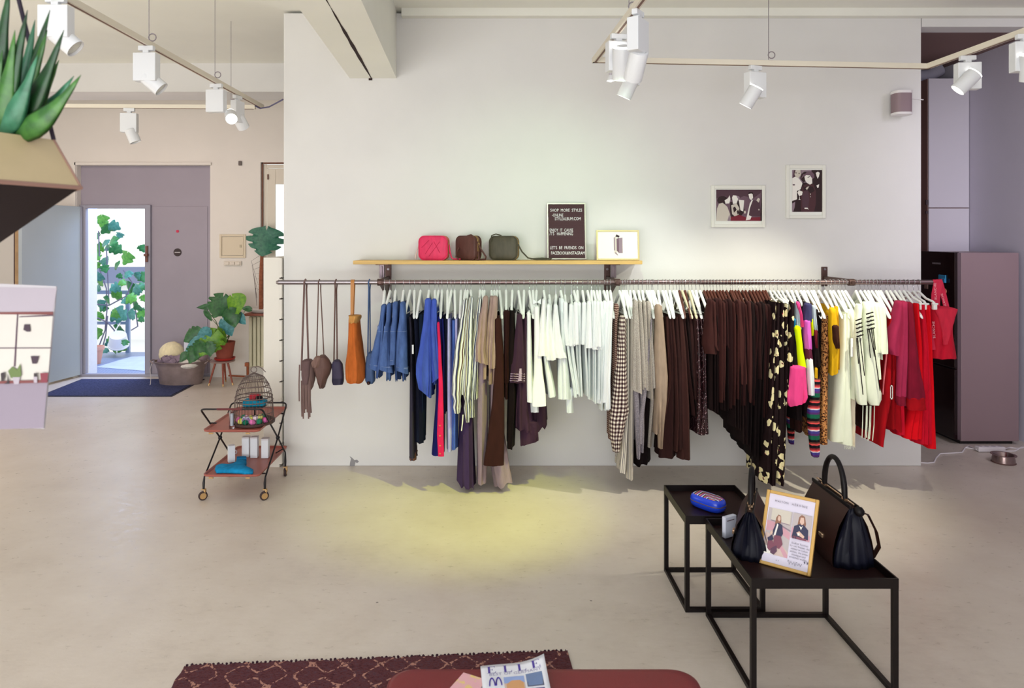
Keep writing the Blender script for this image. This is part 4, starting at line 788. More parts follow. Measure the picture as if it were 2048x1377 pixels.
obj('strap', band([sb[5] + Vector((.03, .004, .003)), sb[6] + Vector((.045, .004, 0)), P(1886, 585, 5.25), P(1892, 610, 5.22), P(1899, 640, 5.17)], .022), m_webb, t)
mb = sleeve('618:1866-1917 640:1868-1916 665:1869-1915 695:1868-1918 719:1867-1921', y=5.09, d=.08, fold=(2, .012), n=36)
obj('body', mb, m_tote, t, True)
obj('front_fold', sleeve('619:1872-1918 640:1880-1912 668:1886-1904 690:1888-1896', y=5.078, d=.02, fold=(1, .006)), FAB('red nylon flap', (206, 40, 64), .7), t, True)
for k, (px, py) in enumerate(((1873, 583), (1871.5, 620), (1870, 660))):
    obj('strap_lettering', text('BLANCHE', .026, frame4(P(px, py, 5.178 - .036 * k - .004), Vector((-.05, 0, 1)), Vector((-1, 0, -.05))), align='CENTER', spacing=1.15), M('pale lettering', (244, 176, 184), .8), t)
mb = MB(); text('BLANCHE', .022, frame4(P(1889, 600, 5.215), Vector((-.28, 0, .96)), Vector((-.96, 0, -.28))), mb, align='CENTER', spacing=1.1)
obj('strap_lettering', mb, M('pale lettering', (244, 176, 184)), t)
# ================================================================== flat pictures built from coloured shapes
def art(mb, m4, shapes, mats, step=.0003):
    """shapes: (material, [(u,v)...]) painted back to front on a unit rectangle"""
    for k, (m, pts) in enumerate(shapes):
        if m not in mats: mats.append(m)
        mb.poly([m4 @ Vector((u, v, (k + 1) * step)) for u, v in pts], mats.index(m))
def ell(cx, cy, rx, ry, n=14, a0=0): return [(cx + rx * math.cos(2 * PI * j / n + a0), cy + ry * math.sin(2 * PI * j / n + a0)) for j in range(n)]
R01 = [(0, 0), (1, 0), (1, 1), (0, 1)]
def ink(n, c): return M('print ' + n, c, .6)
k_blk, k_dk, k_mid, k_gry, k_pale, k_wht, k_win = ink('black', (38, 6, 12)), ink('dark', (78, 48, 60)), ink('mid', (112, 84, 98)), ink('grey', (150, 128, 140)), ink('pale', (214, 204, 190)), ink('white', (246, 240, 232)), ink('wine', (120, 16, 40))

# ------------------------------------------------------------------ framed photographs on the partition
m_pf = M('white picture frame', (240, 238, 228), .4); m_matb = M('picture mat', (244, 244, 236), .8)
def wall_picture(x0, y0, x1, y1, a0, b0, a1, b1, shapes, label):
    Y = WY - .022; t = thing('picture_frame', label, 'picture', (XX((x0 + x1) / 2, Y), WY - .01, ZZ(y1, Y)), 'framed photographs on the partition')
    X0, X1, Z0, Z1 = XX(x0, Y), XX(x1, Y), ZZ(y1, Y), ZZ(y0, Y); f = .028; mb = MB()
    for lo, hi in (((X0, Z0), (X0 + f, Z1)), ((X1 - f, Z0), (X1, Z1)), ((X0 + f, Z0), (X1 - f, Z0 + f)), ((X0 + f, Z1 - f), (X1 - f, Z1))): mb.box2((lo[0], Y, lo[1]), (hi[0], WY - .001, hi[1]))
    obj('frame', mb, m_pf, t, bevel=.003)
    obj('mat', MB().box2((X0 + f, WY - .012, Z0 + f), (X1 - f, WY - .002, Z1 - f)), m_matb, t)
    o = Vector((XX(a0, Y), WY - .0125, ZZ(b1, Y))); m4 = frame4(o, (XX(a1, Y) - XX(a0, Y), 0, 0), (0, 0, ZZ(b0, Y) - ZZ(b1, Y)))
    mb = MB(); mats = []; art(mb, m4, shapes, mats); obj('print', mb, mats, t)
wall_picture(1423, 371, 1531, 455, 1433, 379.5, 1526, 442, [(k_mid, R01), (k_dk, [(0, .72), (.2, .8), (.35, .62), (.6, .8), (.8, .72), (.96, .9), (.96, 1), (0, 1)]), (k_gry, [(.05, .55), (.2, .72), (.33, .66), (.28, .56)]), (k_blk, ell(.14, .66, .12, .14)), (k_blk, [(.3, .6), (.55, .66), (.62, .3), (.5, .1), (.33, .1), (.3, .3)]),
    (k_pale, [(.0, .0), (.02, .4), (.06, .55), (.14, .58), (.24, .45), (.29, .25), (.32, 0)]), (k_gry, [(.24, 0), (.28, .2), (.32, 0)]), (k_wht, [(.18, .66), (.25, .72), (.29, .82), (.305, .7), (.28, .56), (.2, .55)]), (k_gry, ell(.43, .74, .075, .07)), (k_wht, [(.34, .74), (.36, .82), (.43, .81), (.47, .7), (.44, .56), (.36, .54)]), (k_pale, [(.32, .5), (.44, .56), (.5, .4), (.48, .2), (.4, .14), (.34, .22)]),
    (k_blk, [(.36, .42), (.40, .46), (.44, .36), (.38, .26)]), (k_blk, [(.44, .3), (.47, .36), (.5, .26), (.46, .2)]), (k_wht, [(.48, .68), (.6, .66), (.58, .3), (.52, .34)]), (k_pale, ell(.615, .28, .022, .05)), (k_win, [(.31, 0), (.31, .12), (.5, .19), (.66, .1), (.95, .12), (.95, 0)]), (k_dk, [(.7, .16), (.72, .4), (.76, .62), (.82, .66), (.93, .6), (.96, .14)]), (k_wht, [(.635, .02), (.68, .3), (.72, .56), (.76, .66), (.79, .68), (.76, .56), (.72, .4), (.7, .18), (.76, .14), (.73, .04)]),
    (k_wht, [(.69, .86), (.72, .9), (.78, .86), (.79, .74), (.75, .66), (.71, .72)]), (k_blk, [(.69, .86), (.70, .92), (.78, .93), (.8, .82), (.77, .88)]), (k_pale, [(.86, .66), (.9, .74), (.94, .7), (.91, .58)]), (k_pale, ell(.915, .36, .012, .03)), (k_blk, [(.95, 0), (1, 0), (1, 1), (.975, 1), (.955, .4)])],
    'white-framed landscape photograph of a seated group, hung lower on the partition')
wall_picture(1573, 330, 1652, 437, 1585, 340, 1646, 424, [(k_blk, R01), (k_gry, [(0, .7), (0, 1), (.64, 1), (.62, .7)]), (k_dk, [(.02, .8), (.06, 1), (.3, 1), (.3, .9), (.1, .7)]), (k_pale, [(.08, .9), (.12, 1), (.28, 1), (.29, .88), (.2, .8), (.13, .81)]), (k_blk, ell(.13, .93, .02, .012)), (k_blk, ell(.23, .92, .02, .012)), (k_wht, [(0, .26), (0, .8), (.1, .84), (.22, .8), (.34, .68), (.28, .54), (.16, .5), (.16, .3)]),
    (k_dk, [(.02, .66), (.09, .66), (.09, .63), (.02, .63)]), (k_gry, [(0, .0), (0, .2), (.1, .24), (.08, .1), (.03, 0)]), (ink('coat', (74, 36, 42)), [(.29, 0), (.27, .4), (.34, .62), (.46, .66), (.7, .66), (.78, .5), (.78, .2), (.72, 0)]), (k_dk, [(.34, .1), (.32, .36), (.42, .56), (.5, .6), (.56, .3), (.52, .08)]), (k_blk, [(.36, .66), (.4, .58), (.52, .62), (.68, .6), (.74, .5), (.6, .44), (.5, .52), (.38, .5)]),
    (k_blk, [(.26, .8), (.3, .9), (.4, .96), (.52, .96), (.46, .74), (.36, .7)]), (k_mid, [(.28, .78), (.36, .9), (.42, .9), (.5, .97), (.62, .97), (.72, .9), (.73, .82), (.66, .78), (.4, .86)]), (k_wht, [(.4, .84), (.46, .88), (.58, .87), (.65, .8), (.66, .68), (.58, .65), (.48, .69), (.42, .76)]), (k_blk, [(.5, .83), (.58, .85), (.58, .835), (.51, .815)]), (k_pale, [(.44, .56), (.5, .6), (.56, .61), (.48, .52)]),
    (k_wht, [(.17, .46), (.22, .52), (.34, .48), (.32, .4), (.22, .38)]), (k_wht, [(.2, .29), (.27, .29), (.245, .31), (.245, .37), (.23, .37), (.23, .31)]), (k_wht, [(.4, .1), (.5, .1), (.54, .05), (.5, .07), (.4, .07)]), (k_wht, [(.77, .93), (.84, .96), (.9, .93), (.87, .84), (.83, .79), (.79, .86)]), (k_wht, [(.79, .63), (.88, .66), (.86, .58), (.82, .57)]), (k_pale, ell(.595, .42, .012, .02)), (k_pale, ell(.595, .36, .012, .012))],
    'white-framed portrait photograph of a woman in a hat, hung higher')
# speaker
t = thing('wall_speaker', 'small white and grey speaker mounted high near the end of the partition', 'speaker', (XX(1804, 5.6), WY - .05, ZZ(230, 5.6)))
xc, za, zb = XX(1804, 5.6), ZZ(229, 5.6), ZZ(184, 5.6)
def rr2(cx, cy, w, d, r, z, n=5):
    o = []
    for sx, sy, a0 in ((1, 1, 0), (-1, 1, PI / 2), (-1, -1, PI), (1, -1, 1.5 * PI)):
        for j in range(n + 1):
            a = a0 + PI / 2 * j / n; o.append(Vector((cx + sx * (w / 2 - r) + r * math.cos(a), cy + sy * (d / 2 - r) + r * math.sin(a), z)))
    return o
obj('grille', MB().loft([rr2(xc, 5.61, .138, .12, .04, z) for z in (za + .012, zb - .015)]), M('grey speaker grille', (150, 128, 134), .6, .2), t, True)
obj('top_cap', MB().loft([rr2(xc, 5.61, .142, .125, .042, z) for z in (zb - .015, zb + .006)], True, True), M('speaker white', (238, 232, 232), .4), t, True)
obj('bottom_cap', MB().loft([rr2(xc, 5.61, .142, .125, .042, z) for z in (za - .004, za + .014)], True, True), M('speaker white', (238, 232, 232)), t, True)
obj('control_ring', MB().tube([p for p in rr2(xc, 5.60, .095, .06, .028, zb + .0075)], .003, 6, loop=True), M('ring grey', (120, 104, 112), .5), t, True)
obj('cable', MB().tube([(xc + .07, WY - .004, ZZ(196, WY)), (xc + .12, WY - .004, ZZ(197, WY)), (XX(1846, WY), WY - .004, ZZ(200, WY))], .004, 6), M('speaker white', (238, 232, 232)), t)

# ------------------------------------------------------------------ things on the shelf
def shelf_bag(px0, px1, pyt, Y, rz, m, md, label, mz):
    w = (px1 - px0) * Y / F; h = SZ + 0 and ZZ(pyt, Y) - SZ
    x = XX((px0 + px1) / 2, Y); t = thing('camera_bag', label, 'bag', (x, Y, SZ), 'bags on the wall shelf')
    T = Matrix.Translation((x, Y, SZ)) @ Matrix.Rotation(rz, 4, 'Z')
    return t, T, w, h
m_rb = FAB('raspberry leather', (226, 58, 100), .45); m_bb = FAB('brown leather', (92, 58, 52), .42, var=.2); m_ob = FAB('olive leather', (82, 76, 62), .42, var=.2); m_zip = M('gold zip', (206, 170, 110), .3, .8)
def camera_bag(cx, Y, w, h, d, rz, m, label):
    x = XX(cx, Y); t = thing('camera_bag', label, 'bag', (x, Y, SZ), 'bags on the wall shelf'); T = Matrix.Translation((x, Y, SZ + .002)) @ Matrix.Rotation(rz, 4, 'Z')
    obj('body', rbox(w, h, d, min(w, h) * .24, puff=.006).xf(T), m, t, True, sharp=60)
    def outline(y, k=1.0, r=.0035):
        q = rbox(w * k, h * k, d, min(w, h) * .24 * k); n = 28; ring = [p.copy() for p in q.v[4 * n:5 * n]]
        return MB().tube([Vector((p.x, y, p.z + h * (1 - k) / 2)) for p in ring], r, 6, loop=True)
    pp = outline(-d * .43); pp.join(outline(d * .43)); obj('piping', pp.xf(T), m, t, True)
    z = outline(-.006, 1.012, .0022); z.join(outline(.006, 1.012, .0022)); obj('zip', z.xf(T), m_zip, t, True)
    for s in (-1, 1): obj('strap_ring', MB().tube([Vector((s * (w / 2 + .006), .011 * math.cos(a), h * .66 + .011 * math.sin(a))) for a in [2 * PI * j / 12 for j in range(12)]], .0025, 6, loop=True).xf(T), m_zip, t, True)
    return t, T
w59 = 5.55 / F
t, T = camera_bag(868, 5.56, 58 * w59, .195, .085, -.16, m_rb, 'raspberry red quilted camera bag on the shelf')
obj('strap', MB().tube([T @ Vector(p) for p in ((.125, 0, .13), (.135, -.01, .07), (.15, -.02, .02), (.17, -.02, .008), (.22, 0, .008))], .006, 8), m_rb, t, True)
obj('tassel', MB().tube([T @ Vector(p) for p in ((-.125, -.01, .12), (-.14, -.02, .07), (-.15, -.03, .01))], [.003, .005, .008], 8), M('pale tassel', (222, 196, 190), .8), t, True)
q = MB()
for a, b in (((-.06, .05), (.0, .14)), ((-.03, .03), (.06, .15)), ((.01, .15), (.06, .06)), ((-.09, .1), (-.03, .16))): q.tube([T @ Vector((a[0], -.051, a[1])), T @ Vector((b[0], -.051, b[1]))], .0016, 5)
obj('stitching', q, FAB('raspberry stitch', (196, 40, 80)), t)
t, T = camera_bag(937, 5.55, .215, .195, .082, -.72, m_bb, 'dark brown crocodile-look camera bag turned sideways on the shelf')
bw = lambda px, dz, y: Vector((XX(px, y), y, SZ + dz))
obj('strap', MB().tube([bw(935, .197, 5.53), bw(942, .205, 5.5), bw(950, .185, 5.48), bw(962, .09, 5.47), bw(972, .03, 5.47), bw(971, .009, 5.48), bw(962, .007, 5.5), bw(950, .007, 5.5)], .007, 8), m_bb, t, True)
obj('strap', MB().tube([bw(953, .10, 5.5), bw(957, .06, 5.47), bw(958, .012, 5.46), bw(952, .008, 5.47)], .007, 8), m_bb, t, True)
obj('strap', MB().tube([bw(918, .10, 5.55), bw(914, .07, 5.52), bw(912, .03, 5.5), bw(917, .008, 5.5)], .006, 8), m_bb, t, True)
t, T = camera_bag(1008, 5.56, 57 * w59, .193, .085, -.2, m_ob, 'dark olive leather camera bag with its strap lying on the shelf')
obj('strap', MB().tube([Vector((XX(1036, 5.5), 5.5, SZ + .13)), Vector((XX(1044, 5.5), 5.5, SZ + .07)), Vector((XX(1056, 5.5), 5.5, SZ + .02)), Vector((XX(1072, 5.5), 5.5, SZ + .008)), Vector((XX(1100, 5.5), 5.5, SZ + .008)), Vector((XX(1104, 5.48), 5.53, SZ + .012)), Vector((XX(1085, 5.5), 5.56, SZ + .016)), Vector((XX(1062, 5.5), 5.53, SZ + .012))], .006, 8), m_ob, t, True)
obj('carry_loop', MB().tube([Vector((XX(982, 5.5), 5.52, SZ + .15)), Vector((XX(983, 5.5), 5.52, SZ + .20)), Vector((XX(992, 5.5), 5.53, SZ + .213)), Vector((XX(1003, 5.5), 5.54, SZ + .2))], .005, 8), m_ob, t, True)
# letter board
t = thing('letter_board', 'tall dark letter board with white letters leaning on the shelf', 'letter board', (XX(1133, 5.6), 5.6, SZ))
lw, lh, lean = 78 * 5.6 / F, .468, math.radians(7)
T = Matrix.Translation((XX(1133.5, 5.6) - lw / 2, 5.60, SZ + .004)) @ Matrix.Rotation(-lean, 4, 'X')
mb = MB(); f = .010
for lo, hi in (((0, 0), (f, lh)), ((lw - f, 0), (lw, lh)), ((f, 0), (lw - f, f)), ((f, lh - f), (lw - f, lh))): mb.box2((lo[0], -.012, lo[1]), (hi[0], .012, hi[1]))
obj('frame', mb.xf(T), M('aluminium frame', (170, 158, 154), .35, .7), t)
mb = MB().box2((f, -.002, f), (lw - f, .008, lh - f))
for k in range(46): z = f + (k + .5) * (lh - 2 * f) / 46; mb.box2((f, -.0055, z - .0028), (lw - f, -.002, z + .0028))
obj('felt_panel', mb.xf(T), M('brown black felt', (84, 58, 62), .95), t)
mb = MB()
for s, u, v, al in (('SHOP  MORE  STYLES', .5, .848, 'CENTER'), ('-ONLINE', .13, .760, 'LEFT'), ('STYLEALBUM.COM', .20, .695, 'LEFT'), ('ENJOY  IT  CAUSE', .065, .492, 'LEFT'), ('/T\u2019S   HAPPENING', .065, .428, 'LEFT'), ('LET\u2019S  BE  FR/ENDS  ON', .5, .180, 'CENTER'), ('FACEBOOK&INSTAGRAM', .53, .087, 'CENTER')):
    ww = {'SHOP  MORE  STYLES': .82, '-ONLINE': .29, 'STYLEALBUM.COM': .67}.get(s, .6)
    tm = text(s, .036, Matrix.Identity(4), align=al); wd = max(p.x for p in tm.v) - min(p.x for p in tm.v)
    tgt = lw * {'S': .82, '-': .29, 'E': .60, '/': .60, 'L': .85, 'F': .86}.get(s[0], .6) if s != 'STYLEALBUM.COM' else lw * .67
    kx = tgt / wd
    for p in tm.v: p.x *= kx
    mb.join(tm, T @ frame4(Vector((lw * u, -.0065, lh * v)), (1, 0, 0), (0, 0, 1)))
obj('lettering', mb, M('white letters', (246, 244, 244), .6), t)
# small gold frame with a bag photo
t = thing('picture_frame', 'small gold-framed product photo standing on the shelf end', 'picture', (XX(1236, 5.52), 5.52, SZ))
lw, lh, lean = 86 * 5.5 / F, .243, math.radians(6); T = Matrix.Translation((XX(1193, 5.5), 5.50, SZ + .002)) @ Matrix.Rotation(-lean, 4, 'X')
mb = MB(); f = .013
for lo, hi in (((0, 0), (f, lh)), ((lw - f, 0), (lw, lh)), ((f, 0), (lw - f, f)), ((f, lh - f), (lw - f, lh))): mb.box2((lo[0], -.010, lo[1]), (hi[0], .010, hi[1]))
m_goldf = M('pale gold frame', (220, 204, 150), .35, .5)
obj('frame', mb.xf(T), m_goldf, t, bevel=.002)
mb = MB(); mats = []
art(mb, T @ frame4(Vector((f, -.004, f)), (lw - 2 * f, 0, 0), (0, 0, lh - 2 * f)), [(k_wht, R01), (k_gry, [(.52, .2), (.62, .2), (.62, .78), (.5, .76)]), (k_mid, [(.46, .3), (.53, .2), (.53, .76), (.47, .74)]), (k_pale, [(.41, .2), (.47, .14), (.47, .82), (.42, .8)]), (k_gry, [(.40, .3), (.43, .3), (.43, .8), (.40, .78)]), (k_blk, [(.44, .82), (.47, .9), (.55, .84), (.53, .78)]), (k_gry, [(.42, .2), (.5, .1), (.49, .16), (.44, .24)])], mats)
obj('print', mb, mats, t)

# ------------------------------------------------------------------ white drawer unit behind the rail's end
t = thing('drawer_unit', 'tall white drawer unit standing at the end of the partition', 'cabinet', (-1.83, 5.62, 0))
xa, xb = XX(527, 5.66), -1.745
obj('carcass', MB().box2((xa, 5.66, .0), (xb - .022, 6.25, 1.74)), M('white laminate', (232, 226, 216), .5), t, bevel=.002)
for k in range(10):
    z0 = .02 + k * .172
    obj('drawer', MB().box2((xb - .0225, 5.6605, z0 + .006), (xb - .003, 6.24, z0 + .168)), M('white laminate', (232, 226, 216)), t)
    if k: obj('finger_gap', MB().prism([(xb - .026, 5.6585, z0 - .002), (xb - .002, 5.6585, z0 + .012), (xb - .002, 5.6585, z0 + .004)], (0, .002, 0)), M('drawer gap', (60, 44, 44), .9), t)

# ------------------------------------------------------------------ fridge, cupboard, bowl, cables
t = thing('fridge', 'tall grey-brown fridge with a glossy black door standing beside the partition', 'fridge', (4.55, 6.5, 0))
m_fs = M('fridge side', (150, 126, 130), .45, .15); m_fd = M('fridge black glass', (30, 14, 16), .15, .2)
fx0, fx1, fy0, fy1, fh = 4.262, 4.845, 6.28, 6.95, 1.767
obj('carcass', MB().box2((fx0 + .05, fy0, .03), (fx1, fy1, fh)), m_fs, t, bevel=.006)
obj('upper_door', MB().box2((fx0 - .012, fy0 + .001, .70), (fx0 + .036, fy1, fh + .006)), m_fd, t, bevel=.006)
obj('lower_door', MB().box2((fx0 - .012, fy0 + .001, .045), (fx0 + .036, fy1, .69)), m_fd, t, bevel=.006)
obj('door_edge', MB().box2((fx0 + .016, fy0 - .002, .045), (fx0 + .046, fy0 + .008, fh)), M('fridge steel edge', (128, 110, 116), .3, .7), t)
obj('foot', MB().box2((fx0 + .06, fy0 + .03, 0), (fx1 - .04, fy1 - .03, .03)), M('fridge foot', (30, 24, 26)), t)

mb = MB()
for k in range(7): mb.box((fx0 - .013, fy0 + .20 + k * .018, 1.66), (.002, .012, .016))
obj('badge', mb, M('badge grey', (150, 140, 146), .4, .4), t)
mb = MB()
for k in range(5): mb.box((fx0 - .013, fy0 + .52, 1.62 - k * .045), (.002, .05, .006))
obj('energy_sticker', mb, M('badge grey', (150, 140, 146)), t)
o = obj('fridge_magnet', MB().box((fx0 - .018, fy0 + .16, ZZ(558, 6.44)), (.012, .10, .075)).box((fx0 - .03, fy0 + .13, ZZ(561, 6.44)), (.012, .06, .04)), M('blue magnet', (60, 152, 204), .5), bevel=.004); tag(o, 'blue note holder magnet on the black fridge door', 'magnet', 'fridge magnets')
o = obj('fridge_magnet', MB().lathe([(.022, -.006), (.026, 0), (.018, .006)], (0, 0, 0), 14).xf(Matrix.Translation((fx0 - .019, fy0 + .12, ZZ(583, 6.4))) @ Matrix.Rotation(PI / 2, 4, 'Y')), M('orange magnet', (206, 120, 96), .5), smooth=True); tag(o, 'small orange magnet low on the black fridge door', 'magnet', 'fridge magnets')
o = obj('fridge_magnet', MB().box((fx0 - .017, fy0 + .40, ZZ(573, 6.7)), (.01, .05, .045)), M('photo magnet', (150, 120, 110), .5), bevel=.003); tag(o, 'pale square magnet near the partition on the fridge door', 'magnet', 'fridge magnets')
t = thing('tall_cupboard', 'tall white built-in cupboard in the alcove behind the fridge', 'cupboard', (4.72, 7.2, 0))
cx0, cx1 = XX(1853, 7.08), 4.945
m_cb = M('cupboard grey white', (226, 220, 228), .5)
obj('carcass', MB().box2((cx0 + .02, 7.10, 0), (cx1, 7.69, 3.56)), M('cupboard brown edge', (138, 104, 100), .6), t)
obj('upper_door', MB().box2((cx0 + .025, 7.08, 2.22), (cx1, 7.1, 3.56)), m_cb, t, bevel=.003)
obj('lower_door', MB().box2((cx0 + .025, 7.08, .05), (cx1, 7.1, 2.21)), m_cb, t, bevel=.003)
obj('hinge', MB().box((cx0 + .005, 7.085, ZZ(405, 7.08)), (.02, .02, .05)).box((cx0 + .005, 7.085, ZZ(425, 7.08)), (.02, .02, .03)), M('hinge dark', (90, 74, 78), .5, .4), t)
o = obj('waste_pipe', MB().tube([(4.3, 7.5, 3.72), (4.5, 7.45, 3.66), (4.72, 7.42, 3.66), (4.86, 7.42, 3.74)], .075, 14), M('pipe grey', (186, 182, 200), .5), smooth=True); tag(o, 'thick pale waste pipe curving above the tall cupboard', 'pipe')
# dog bowl, power strip
t = thing('dog_bowl', 'round stainless steel dog bowl on the floor beside the fridge', 'bowl', (XX(2007, 5.78), 5.78, 0))
c = (XX(2007, 5.78), 5.78, 0)
obj('bowl', MB().lathe([(.085, .002), (.083, .03), (.078, .062), (.094, .067), (.094, .070), (.076, .070), (.066, .05), (.058, .02), (.001, .018)], c, 28, cap1=False), M('polished steel', (150, 130, 128), .25, .85), t, True)
obj('rubber_ring', MB().lathe([(.086, 0), (.09, .004), (.086, .010)], c, 28), M('brown rubber', (96, 66, 62), .7), t, True)
t = thing('power_strip', 'white power strip lying on the floor in front of the fridge', 'power strip', (XX(1980, 6.1), 6.1, 0))
x0, x1 = XX(1953, 6.08), XX(2007, 6.08)
obj('body', MB().box2((x0, 6.05, .003), (x1, 6.11, .045)), M('white plastic', (226, 218, 220), .4), t, bevel=.008)
for k in range(4): obj('socket', MB().lathe([(.018, 0), (.018, .002), (.012, .0025)], (lerp(x0, x1, (k + .5) / 4), 6.08, .045), 14), M('socket grey', (190, 182, 186), .5), t)
def fl(px, py): Y = HC * F / (py - CY); return Vector((XX(px, Y), Y, .006))
mcord = M('white cable', (228, 220, 222), .5)
obj('cord', MB().tube([fl(1836, 927), fl(1855, 928.5), fl(1868, 927), fl(1872, 918), fl(1880, 909.5), fl(1900, 908.5), fl(1924, 907), fl(1930, 898), fl(1938, 894), Vector((x0, 6.08, .02))], .006, 8), mcord, t, True)
obj('cord', MB().tube([Vector((x1, 6.08, .02)), fl(2020, 897), fl(2033, 899), fl(2044, 898), fl(2054, 894)], .006, 8), mcord, t, True)
obj('cord', MB().tube([fl(1930, 897), fl(1960, 902), fl(2000, 905), fl(2030, 904), fl(2044, 896)], .006, 8), mcord, t, True)
o = obj('wall_socket', MB().box((4.944, 6.6, ZZ(846, 6.5)), (.012, .08, .08)), M('white plastic', (226, 218, 220)), bevel=.003); tag(o, 'white wall socket low beside the fridge', 'socket')

# ------------------------------------------------------------------ nesting tray tables
m_tab = M('black powder-coated steel', (16, 7, 7), .45, 0, .3); m_tray = M('dark brown tray', (36, 17, 16), .4, 0, .3)
def tray_table(x0, x1, y0, y1, h, label):
    t = thing('tray_table', label, 'table', ((x0 + x1) / 2, (y0 + y1) / 2, 0), 'black tray tables'); s = .022; r = .042
    mb = MB().box2((x0, y0, h - r), (x1, y0 + .006, h)).box2((x0, y1 - .006, h - r), (x1, y1, h)).box2((x0, y0 + .006, h - r), (x0 + .006, y1 - .006, h)).box2((x1 - .006, y0 + .006, h - r), (x1, y1 - .006, h))
    obj('rim', mb, m_tab, t)
    obj('tray', MB().box2((x0 + .006, y0 + .006, h - r), (x1 - .006, y1 - .006, h - r + .008)), m_tray, t)
    for x in (x0, x1 - s):
        for y in (y0, y1 - s): obj('leg', MB().box2((x, y, 0), (x + s, y + s, h - r)), m_tab, t, bevel=.001)
    for y in (y0, y1 - s): obj('floor_rail', MB().box2((x0 + s, y + .001, .0), (x1 - s, y + s - .001, .02)), m_tab, t)
    for x in (x0, x1 - s): obj('floor_rail', MB().box2((x + .001, y0 + s, .0), (x + s - .001, y1 - s, .02)), m_tab, t)
    return h - r + .008
TZ = tray_table(.979, 1.385, 3.462, 3.90, .49, 'small black tray table holding the blue clutch, nearer the wall')
tray_table(1.072, 1.682, 2.825, 3.435, .49, 'large black tray table with two handbags and a gold picture frame')
# clutch
t = thing('clutch', 'royal blue hard clutch with striped top lying on the small tray table', 'clutch', (XX(1415, 3.66), 3.66, TZ))
m_clu = M('royal blue resin', (34, 70, 214), .25)
def stripe_top():
    tt = NT('clutch stripes'); u = tt.n.new('ShaderNodeTexCoord'); x = tt.n.new('ShaderNodeSeparateXYZ'); tt.l.new(u.outputs['Object'], x.inputs[0])
    ab = tt.math('ABSOLUTE', tt.math('SUBTRACT', x.outputs[0], -.01)); f = tt.math('FRACT', tt.math('MULTIPLY', tt.math('ADD', tt.math('MULTIPLY', ab, 1.0), tt.math('MULTIPLY', x.outputs[1], .9)), 26))
    return tt.done(tt.ramp(f, [(0, rgb(240, 236, 230)), (.22, rgb(40, 60, 190)), (.4, rgb(214, 60, 130)), (.62, rgb(240, 190, 60)), (.72, rgb(30, 30, 90))], True), .3)
T = Matrix.Translation((XX(1416, 3.65), 3.65, TZ + .0025)) @ Matrix.Rotation(math.radians(-52), 4, 'Z')
def pill(w, d, zs, ks, n=24):
    return [[Vector((w / 2 * k * sp(math.cos(a), .6), d / 2 * k * sp(math.sin(a), .6), z)) for a in [2 * PI * j / n for j in range(n)]] for z, k in zip(zs, ks)]
obj('lower_shell', MB().loft(pill(.19, .105, [0, .006, .02, .030], [.86, .95, 1, 1]), True, True).xf(T), m_clu, t, True, sharp=60)
obj('upper_shell', MB().loft(pill(.19, .105, [.034, .046, .058, .064, .066], [1, .99, .93, .84, .6]), True, False).xf(T), m_clu, t, True, sharp=60)
obj('clasp_rim', MB().loft(pill(.192, .107, [.030, .034], [1, 1]), True, True).xf(T), m_zip, t, True)
obj('striped_panel', MB().loft(pill(.165, .085, [.0632, .0665, .0675], [1, .92, .2]), False, True).xf(T), stripe_top(), t, True)
# little card box
o = obj('card_box', MB().box((1.145, 3.30, TZ + .052), (.075, .022, .10), .5).box((1.147, 3.288, TZ + .085), (.05, .004, .004), .5, 1), [M('white card', (214, 216, 232), .6), M('card print', (90, 70, 80), .6)], bevel=.002); tag(o, 'small white card standing at the back corner of the large tray table', 'card')
# picture frame with the brand portrait
t = thing('picture_frame', 'gold-framed brand card with two portraits and a quote on the tray table', 'picture', (1.26, 2.97, TZ))
BL, BR = Vector((1.177, 3.037, TZ + .001)), Vector((1.3536, 2.905, TZ + .001)); ux = (BR - BL).normalized(); nb = Vector((-ux.y, ux.x, 0))
lw, lh, ln = (BR - BL).length, .318, math.radians(24); uz = Vector((0, 0, 1)) * math.cos(ln) + nb * math.sin(ln) + ux * .03
T = frame4(BL, ux, uz.normalized()); f = .014
mb = MB()
for lo, hi in (((0, 0), (f, lh)), ((lw - f, 0), (lw, lh)), ((f, 0), (lw - f, f)), ((f, lh - f), (lw - f, lh))): mb.box2((lo[0], lo[1], -.014), (hi[0], hi[1], .004))
obj('frame', mb.xf(T), M('gold wood frame', (206, 164, 92), .4, .25), t, bevel=.003)
obj('back_board', MB().box2((f, f, -.012), (lw - f, lh - f, -.003)).xf(T), M('back board', (120, 96, 76), .8), t)
st = MB().prism([T @ Vector((lw * .4, lh * .72, -.012)), T @ Vector((lw * .6, lh * .72, -.012)), Vector((1.36, 3.10, TZ + .002)), Vector((1.33, 3.12, TZ + .002))], (0, .003, 0)); obj('easel_back', st, M('back board', (120, 96, 76)), t)
pw, phh = lw - 2 * f, lh - 2 * f
mats = []; mb = MB(); A = T @ frame4(Vector((f, f, -.003)), (pw, 0, 0), (0, phh, 0))
c_bg, c_wall, c_stair, c_skin, c_hair, c_navy, c_skirt, c_pink, c_boot = ink('lilac', (226, 218, 236)), ink('stone', (196, 184, 184)), ink('stair', (216, 190, 180)), ink('skin', (226, 190, 172)), ink('hair', (150, 104, 84)), ink('jacket', (52, 52, 82)), ink('skirt', (132, 74, 92)), ink('rose', (214, 160, 172)), ink('boots', (96, 60, 84))
